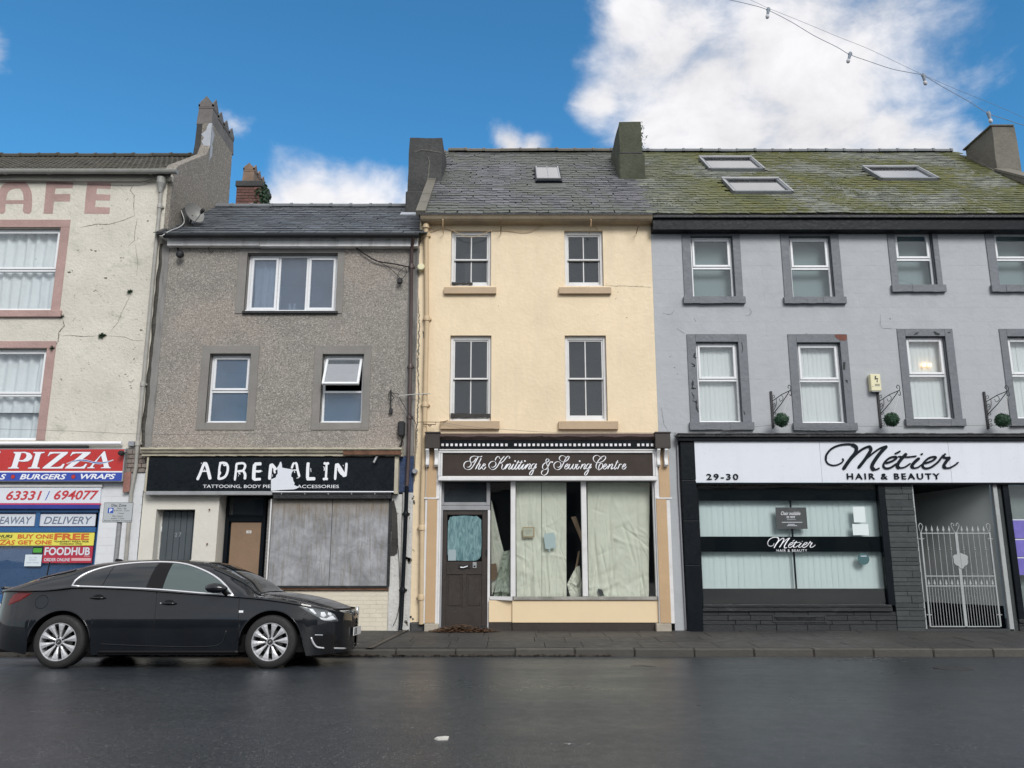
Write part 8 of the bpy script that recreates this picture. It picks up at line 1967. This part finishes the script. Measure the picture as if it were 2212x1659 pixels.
# underside and wheel wells
mb = MB(); mb.box(*[W2(q, 0, 0)[0] for q in (XE0+.15, XE1-.15)], W2(0,-.80,0)[1], W2(0,.80,0)[1], GZ+.20, GZ+.42)
for c in (0, WB):
    for sg in (-1, 1):
        n = 16; vs = []
        for k in range(n+1):
            a = pi*k/n
            for yy in (.918, .60): vs.append(W2(c-.40*cos(a), sg*yy, .325+.395*sin(a)))
        mb.raw(vs, [(2*k, 2*k+2, 2*k+3, 2*k+1) for k in range(n)])
        mb.box(XR0+c-.41, XR0+c+.41, W2(0, sg*.60, 0)[1]-.01, W2(0, sg*.60, 0)[1]+.01, GZ+.2, GZ+.72)
cb(mb, 'underbody', black_trim)
# wheels
def wheel(c, sg, rot):
    yo = YW+.012 if sg < 0 else YW+2*HW-.012
    cx, cz = XR0+c, GZ+.335
    R_ = .335
    f = sg
    prof = [(.232, .0), (.245, -.004), (.262, -.004), (.29, -.002), (.318, .008), (.330, .028), (.335, .05), (.335, .17), (.33, .19), (.30, .205), (.24, .21)]
    mb = MB(); vs = []; n = 48
    for (r, h) in prof:
        for k in range(n):
            a = 2*pi*k/n; vs.append((cx+r*cos(a), yo-f*0+(-f)*(h)*1.0*(1), cz+r*sin(a)))
    mb.raw(vs, [(i*n+k, i*n+(k+1)%n, (i+1)*n+(k+1)%n, (i+1)*n+k) for i in range(len(prof)-1) for k in range(n)])
    tyre = cb(mb, 'wheel', rubber, True)
    def ring(pr, name, mat, nn=48, sm=True):
        mb = MB(); vs = []
        for (r, h) in pr:
            for k in range(nn): a = 2*pi*k/nn; vs.append((cx+r*cos(a), yo-f*h, cz+r*sin(a)))
        mb.raw(vs, [(i*nn+k, i*nn+(k+1)%nn, (i+1)*nn+(k+1)%nn, (i+1)*nn+k) for i in range(len(pr)-1) for k in range(nn)])
        return shade_auto(cb(mb, name, mat, sm, tyre), 40)
    ring([(.238, .002), (.236, -.004), (.229, -.004), (.224, .004), (.221, .02), (.215, .12)], 'rim', rim_mat)
    ring([(.215, .12), (.001, .12)], 'wheel_backing', black_trim); ring([(.150, .085), (.150, .075), (.05, .075)], 'brake_disc', disc_mat)
    for k in range(10):
        a0 = rot+2*pi*k/10; mb = MB()
        def q(r, w, h): return [Vector((cx+r*cos(a0)-w*sin(a0), yo-f*h, cz+r*sin(a0)+w*cos(a0))), Vector((cx+r*cos(a0)+w*sin(a0), yo-f*h, cz+r*sin(a0)-w*cos(a0)))]
        skew = 0
        ring_ = []
        for (r, w, h) in ((.226, .046, .006), (.20, .037, .004), (.15, .024, .008), (.10, .013, .018), (.055, .010, .028)):
            l, r__ = q(r, w, h); lb, rb = q(r, w*.9, h+.03); mid = (l+r__)/2+Vector((0, f*-.0, 0)); mid.y += (f*-1)*(.008) if False else f*.006
            ring_.append([l, mid, r__, rb, lb])
        vs = [p for rr in ring_ for p in rr]
        mb.raw(vs, [(i*5+j, i*5+(j+1)%5, (i+1)*5+(j+1)%5, (i+1)*5+j) for i in range(4) for j in range(5)]+[(0,1,2,3,4),(20,21,22,23,24)])
        cb(mb, 'spoke', rim_mat, False, tyre)
    ring([(.062, .05), (.062, .026), (.056, .018), (.036, .016)], 'hub', rim_mat, 24); ring([(.030, .018), (.030, .012), (.0, .010)], 'centre_cap', disc_mat, 20)
    mb = MB(); mb.tube([(cx-.010, yo-f*.008, cz-.010), (cx+.010, yo-f*.008, cz+.012)], .004, 5); cb(mb, 'cap_badge', chrome, False, tyre)
    for k in range(5):
        a = rot+.314+2*pi*k/5; mb = MB(); mb.tube([(cx+.056*cos(a), yo-f*.013, cz+.056*sin(a)), (cx+.056*cos(a), yo-f*.03, cz+.056*sin(a))], .011, 8); cb(mb, 'wheel_nut', black_trim, False, tyre)
wheel(0, -1, .22); wheel(WB, -1, .10); wheel(0, 1, .3); wheel(WB, 1, .5)
# glass, trims
off = .006
def sp(x, z, sg=-1, o=off): return W2(x, sg*(side_y(x, z)+o), z)
def dl(x):                                   # upper edge of the side glass
    return interp(ARC, x)
ARC = smooth_tab([carpt(px, py, YW+.19) for px, py in ((441,296),(446,268),(462,248),(500,221),(560,197),(640,178),(740,166),(830,161),(905,160),(980,164),(1050,175),(1120,196),(1190,225),(1250,259),(1310,305),(1362,356))], 8)
BL = smooth_tab([carpt(px, py, YW+.04) for px, py in ((430,304),(640,311),(885,322),(1130,342),(1372,361))], 8)
def glass_patch(x0, x1, name, mat, sg=-1, sl=0., sr=0.):
    mb = MB(); n = max(6, int((x1-x0)/.04)); mz = 8; vs = []
    for i in range(n+1):
        k = i/n
        for j in range(mz+1):
            q = j/mz; x = x0+(x1-x0)*k+(sl*(1-k)+sr*k)*q
            zb_ = interp(BL, x)+.012; zt_ = max(zb_+.004, dl(x)-.012); z = zb_+(zt_-zb_)*q
            vs.append(sp(x, z, sg))
    mb.raw(vs, [(i*(mz+1)+j, (i+1)*(mz+1)+j, (i+1)*(mz+1)+j+1, i*(mz+1)+j+1) for i in range(n) for j in range(mz)]); return cb(mb, name, mat, True)
X_ = lambda px: carpt(px, 300, YW+.1)[0]
for sg in (-1, 1):
    glass_patch(X_(452), X_(588), 'quarter_window', car_glass, sg, .0, .035); glass_patch(X_(592), X_(842), 'rear_door_window', car_glass, sg, .035, .02); glass_patch(X_(846), X_(935), 'door_pillar', black_trim, sg, .02, 0)
    glass_patch(X_(938), X_(1345), 'front_door_window', car_glass_light, sg, 0, 0)
    pts = []; n = 60
    for i in range(n+1):
        x = ARC[0][0]+.004+(ARC[-1][0]-ARC[0][0]-.004)*(i/n)**1.0; pts.append(sp(x, dl(x)+.0, sg, .006))
    low_ = [sp(BL[0][0]+(ARC[-1][0]+.01-BL[0][0])*i/40, interp(BL, BL[0][0]+(ARC[-1][0]+.01-BL[0][0])*i/40), sg, .008) for i in range(41)]
    p0 = low_[0]
    mb = MB(); mb.tube([low_[1]]+[sp(ARC[0][0]-.002, (interp(BL, ARC[0][0])+ARC[0][1])/2, sg, .006)]+pts, .015, 6); cb(mb, 'window_trim', chrome, True)
    mb = MB(); mb.tube(low_, .014, 6); cb(mb, 'window_trim', chrome, True)
    # panel gaps
    for line in ([(885,326),(886,420),(883,520),(880,612)], [(445,307),(450,340),(462,400),(480,445),(510,500)], [(1366,364),(1368,450),(1370,530),(1366,600),(1340,640)], [(1418,338),(1425,372)], [(1690,500),(1760,462)], [(895,165),(888,240),(885,326)]):
        pp = [carpt(a, b_, YW+(.15 if b_ < 300 else .01)) for a, b_ in line]; c = catmull([Vector(p) for p in pp], 8)
        mb = MB(); mb.tube([sp(p.x, p.y, sg, .0005) for p in c], .0035, 4); cb(mb, 'panel_gap', black_trim)
    mb = MB(); c = catmull([Vector(carpt(a, b_, YW)) for a, b_ in ((575,638),(800,648),(1100,655),(1260,640),(1300,560))], 8)
    mb.tube([sp(p.x, p.y, sg, .001) for p in c], .007, 5); cb(mb, 'sill_crease', car_paint, True)
    mb = MB(); c = [Vector(carpt(a, b_, YW)) for a, b_ in ((560,668),(1370,690))]; n = 30
    low2 = [(x_, sg) for x_ in [c[0].x+(c[1].x-c[0].x)*i/n for i in range(n+1)]]
    mb.tube([sp(x_, .21, sg, .004) for x_, _ in low2], .024, 6); cb(mb, 'side_skirt', black_trim, True)
    for (a, b_, key) in ((545,372,0),(960,404,1)):
        h = carpt(a, b_, YW); mb = MB()
        y0_ = side_y(*h)
        mb.tube([W2(h[0]-.10, sg*(y0_+.004), h[1]), W2(h[0]-.06, sg*(y0_+.028), h[1]+.002), W2(h[0]+.06, sg*(y0_+.028), h[1]), W2(h[0]+.10, sg*(y0_+.004), h[1]-.002)], [.010,.014,.014,.010], 8); cb(mb, 'door_handle', car_paint, True)
        mb = MB(); n = 12; ring_ = [sp(h[0]+.07*cos(2*pi*k/n), h[1]+.010+.035*sin(2*pi*k/n), sg, .002) for k in range(n)]; mb.face(ring_); cb(mb, 'handle_recess', black_trim)
        if key: mb = MB(); c = W2(h[0]-.105, sg*(y0_+.012), h[1]+.004); mb.lathe([(0,-.004),(.009,-.004),(.009,.004)], c, 'y', 8); cb(mb, 'key_lock', chrome)
    # wheel arch lips
    for c in (0, WB):
        mb = MB(); pts = []
        for k in range(25):
            a = pi*(.02+.96*k/24); x_ = c-.405*cos(a); z_ = .325+.405*sin(a)*.985; pts.append(W2(x_, sg*(side_y(x_, z_+.01)+.001), z_+.003))
        mb.tube(pts, .009, 5); cb(mb, 'arch_lip', car_paint, True)
    # mirror
    a = carpt(1250, 316, YW-.05); mb = MB(); cx_, cz_ = a
    yb_ = HW+.07; vs = []; n = 16; prof = [(-.165,.0),(-.15,.035),(-.11,.058),(-.05,.068),(.0,.066),(.05,.055),(.09,.04),(.12,.02)]
    for (dx, r) in prof:
        for k in range(n): t_ = 2*pi*k/n; vs.append(W2(cx_+dx, sg*(yb_+.07*0+r*1.15*cos(t_)+.0), cz_+r*.95*sin(t_)-.02*max(0, dx)*3))
    mb.raw(vs, [(i*n+k, i*n+(k+1)%n, (i+1)*n+(k+1)%n, (i+1)*n+k) for i in range(len(prof)-1) for k in range(n)]+[tuple(range(n))]); mi_ = cb(mb, 'door_mirror', car_paint, True)
    mb = MB(); mb.tube([W2(cx_+.05, sg*(yb_-.04), cz_-.03), W2(cx_+.10, sg*(side_y(cx_+.1, cz_-.08)-.0), cz_-.085)], [.03,.035], 8); cb(mb, 'mirror_arm', black_trim, True, mi_)
    # lamps
    def patch(poly, name, mat, o=.006, Yd=YW+.02, th=None):
        q = [cs(a, b_) for a, b_ in poly]
        cx__, cz__ = sum(p[0] for p in q)/len(q), sum(p[1] for p in q)/len(q); mb = MB(); R1 = []
        dens = []
        for a_, b_2 in zip(q, q[1:]+q[:1]):
            for i in range(4): dens.append((a_[0]+(b_2[0]-a_[0])*i/4, a_[1]+(b_2[1]-a_[1])*i/4))
        n = len(dens); vs = []
        for kk in (1., .66, .33): vs += [sp(cx__+(p[0]-cx__)*kk, cz__+(p[1]-cz__)*kk, sg, o*(1 if kk < 1 else .3)) for p in dens]
        vs.append(sp(cx__, cz__, sg, o))
        mb.raw(vs, [(i, (i+1)%n, n+(i+1)%n, n+i) for i in range(n)]+[(n+i, n+(i+1)%n, 2*n+(i+1)%n, 2*n+i) for i in range(n)]+[(2*n+i, 2*n+(i+1)%n, 3*n) for i in range(n)]); return cb(mb, name, mat, True)
    hl_ = patch([(1712,416),(1760,424),(1820,430),(1880,440),(1925,462),(1948,500),(1905,503),(1868,500),(1830,482),(1780,456)], 'headlight', lamp_dark, .004)
    patch([(1776,432),(1800,434),(1822,462),(1812,466),(1790,450)], 'indicator_lens', lamp_clear, .010); patch([(1846,452),(1868,450),(1878,470),(1862,484),(1845,474)], 'lamp_reflector', lamp_clear, .012)
    patch([(1838,482),(1858,488),(1880,488),(1895,478),(1915,470),(1935,490),(1905,497),(1870,500),(1848,494)], 'lamp_reflector', lamp_clear, .011); patch([(1888,452),(1905,455),(1912,468),(1898,474),(1886,466)], 'lamp_reflector', lamp_clear, .012)
    patch([(40,412),(50,380),(72,350),(98,337),(140,337),(178,341),(150,362),(110,385),(70,402)], 'tail_light', red_lens, .006, YW+.12)
    mb = MB(); c = catmull([Vector(cs(a, b_)) for a, b_ in ((1792,596),(1803,625),(1822,650),(1850,657),(1920,657),(1995,653))], 6); mb.tube([sp(p.x, p.y, sg, .016) for p in c], [.005]+[.014]*(len(c)-2)+[.006], 6); cb(mb, 'bumper_blade', chrome, True)
    patch([(1808,592),(1870,600),(1960,612),(2000,622),(2002,648),(1850,650),(1825,640)], 'fog_lamp_recess', black_trim, .003, YW+.10)
    patch([(1812,582),(1858,582),(1858,585),(1812,585)], 'side_reflector', lamp_clear, .004, YW+.06); patch([(1372,444),(1398,444),(1397,457),(1372,457)], 'side_badge', lamp_clear, .004)
    # fuel flap
    if sg < 0:
        q = carpt(228, 395, YW+.03); mb = MB(); mb.tube([sp(q[0]+.083*cos(2*pi*k/28), q[1]+.083*sin(2*pi*k/28), sg, .0004) for k in range(29)], .003, 4); cb(mb, 'fuel_flap_gap', black_trim)
# windscreen and rear screen as skins over the body
def top_patch(x0, x1, name, mat, ymax=.93):
    mb = MB(); n = 16; m_ = 14; vs = []
    for i in range(n+1):
        x = x0+(x1-x0)*i/n; s_ = section(x)[-5:]; re_ = s_[0]
        up = section(x)[-7]
        for j in range(-m_, m_+1):
            k = abs(j)/m_*ymax; a = pi/2*(1-k); y_ = s_[0][0]*cos(a); z_ = re_[1]+(s_[-1][1]-re_[1])*sin(a)
            vs.append(W2(x, (1 if j > 0 else -1)*y_*1.0, z_+.006))
    w = 2*m_+1; mb.raw(vs, [(i*w+j, (i+1)*w+j, (i+1)*w+j+1, i*w+j+1) for i in range(n) for j in range(w-1)]); return cb(mb, name, mat, True)
top_patch(carpt(1262,170,11.45)[0], carpt(1548,320,11.55)[0], 'windscreen', car_glass, .97)
top_patch(carpt(270,255,11.45)[0], carpt(480,180,11.45)[0], 'rear_screen', car_glass, .95)
mb = MB(); a = carpt(700, 150, YW+.95); c = W2(a[0], 0, zt(a[0])); mb.raw([(c[0]-.10,c[1]-.035,c[2]-.01),(c[0]+.06,c[1]-.03,c[2]-.01),(c[0]+.06,c[1]+.03,c[2]-.01),(c[0]-.10,c[1]+.035,c[2]-.01),(c[0]-.10,c[1],c[2]+.045),(c[0]-.02,c[1],c[2]+.04)],[(0,1,5,4),(2,3,4,5),(1,2,5),(0,4,3),(0,3,2,1)]); cb(mb, 'roof_aerial', black_trim)
mb = MB(); q = [W2(*p) for p in ((-.62,-.05,zt(-.62)+.01),(-.75,-.05,zt(-.75)+.05),(-.75,-.02,zt(-.75)+.28))]; mb.tube(q, .010, 6); a = W2(-.77,.15,zt(-.77)+.02); mb.tube([a, W2(-.60,.15,zt(-.60)+.03), W2(-.45,.10,zt(-.45)+.03)], .010, 6); cb(mb, 'rear_wiper', black_trim)
# nose: grille bars, badge, plate
for k, z_ in enumerate((.70, .655, .61, .565, .52)):
    xn = lambda y: XE1-.015-.20*(abs(y)/.62)**2.4-(.03*(z_-.5)/.2)
    mb = MB(); mb.tube([W2(xn(y)+.012, y, z_) for y in [(-.56+.08*min(k,2))*(1-2*i/16) for i in range(17)]], .012 if k else .014, 6); cb(mb, 'grille_bar', chrome if k == 0 else black_trim, True)
mb = MB(); vs = []
for zz_ in (.50, .58, .66, .74):
    for i in range(17): y = -.58+1.16*i/16; vs.append(W2(XE1-.010-.20*(abs(y)/.62)**2.4-(.03*(zz_-.5)/.2), y, zz_))
mb.raw(vs, [(j*17+i, j*17+i+1, (j+1)*17+i+1, (j+1)*17+i) for j in range(3) for i in range(16)]); cb(mb, 'grille', black_trim, True)
mb = MB(); c = W2(XE1+.0, 0, .70); mb.lathe([(.0,.0),(.062,.002),(.064,.018),(.05,.026),(0,.028)], c, 'x', 22); cb(mb, 'nose_badge', chrome, True)
mb = MB(); x0_, y0_ = XE1+.012, .26; mb.box(XR0+x0_, XR0+x0_+.012, W2(0,-.26,0)[1], W2(0,.26,0)[1], GZ+.375, GZ+.485); pl = cb(mb, 'number_plate', plate_mat)
mb = MB()      # first characters of the plate, seen at a grazing angle: L T 5
for (y0, segs) in ((-.235, [((0,0),(0,.075)),((0,0),(.038,0))]), (-.175, [((.02,0),(.02,.075)),((0,.075),(.042,.075))]), (-.115, [((.038,.075),(0,.075)),((0,.075),(0,.042)),((0,.042),(.036,.038)),((.036,.038),(.036,.006)),((.036,.004),(0,.002))])):
    for (a, b_) in segs:
        p, q = W2(x0_+.0125, y0+a[0], .393+a[1]), W2(x0_+.0125, y0+b_[0], .393+b_[1]); mb.tube([p, q], .0065, 4)
cb(mb, 'plate_characters', black_print, False, pl)
mb = MB(); mb.tube([W2(XE1-.02-.16*(abs(y)/.6)**2.4, y, .245) for y in [-.6+1.2*i/16 for i in range(17)]], .018, 6); cb(mb, 'front_lip', black_trim, True)
mb = MB(); mb.tube([W2(XE0+.03+.20*(abs(y)/.7)**2.6, y, .36) for y in [-.72+1.44*i/16 for i in range(17)]], .05, 8); cb(mb, 'rear_valance', black_trim, True)
mb = MB(); mb.tube([W2(XE0+.02+.14*(abs(y)/.7)**2.6, y, zt(XE0+.1)+.0) for y in [-.66+1.32*i/16 for i in range(17)]], .018, 6); cb(mb, 'boot_spoiler', car_paint, True)
CAR.rotation_euler = (radians(-2.0), 0, 0); CAR.location.z -= .034
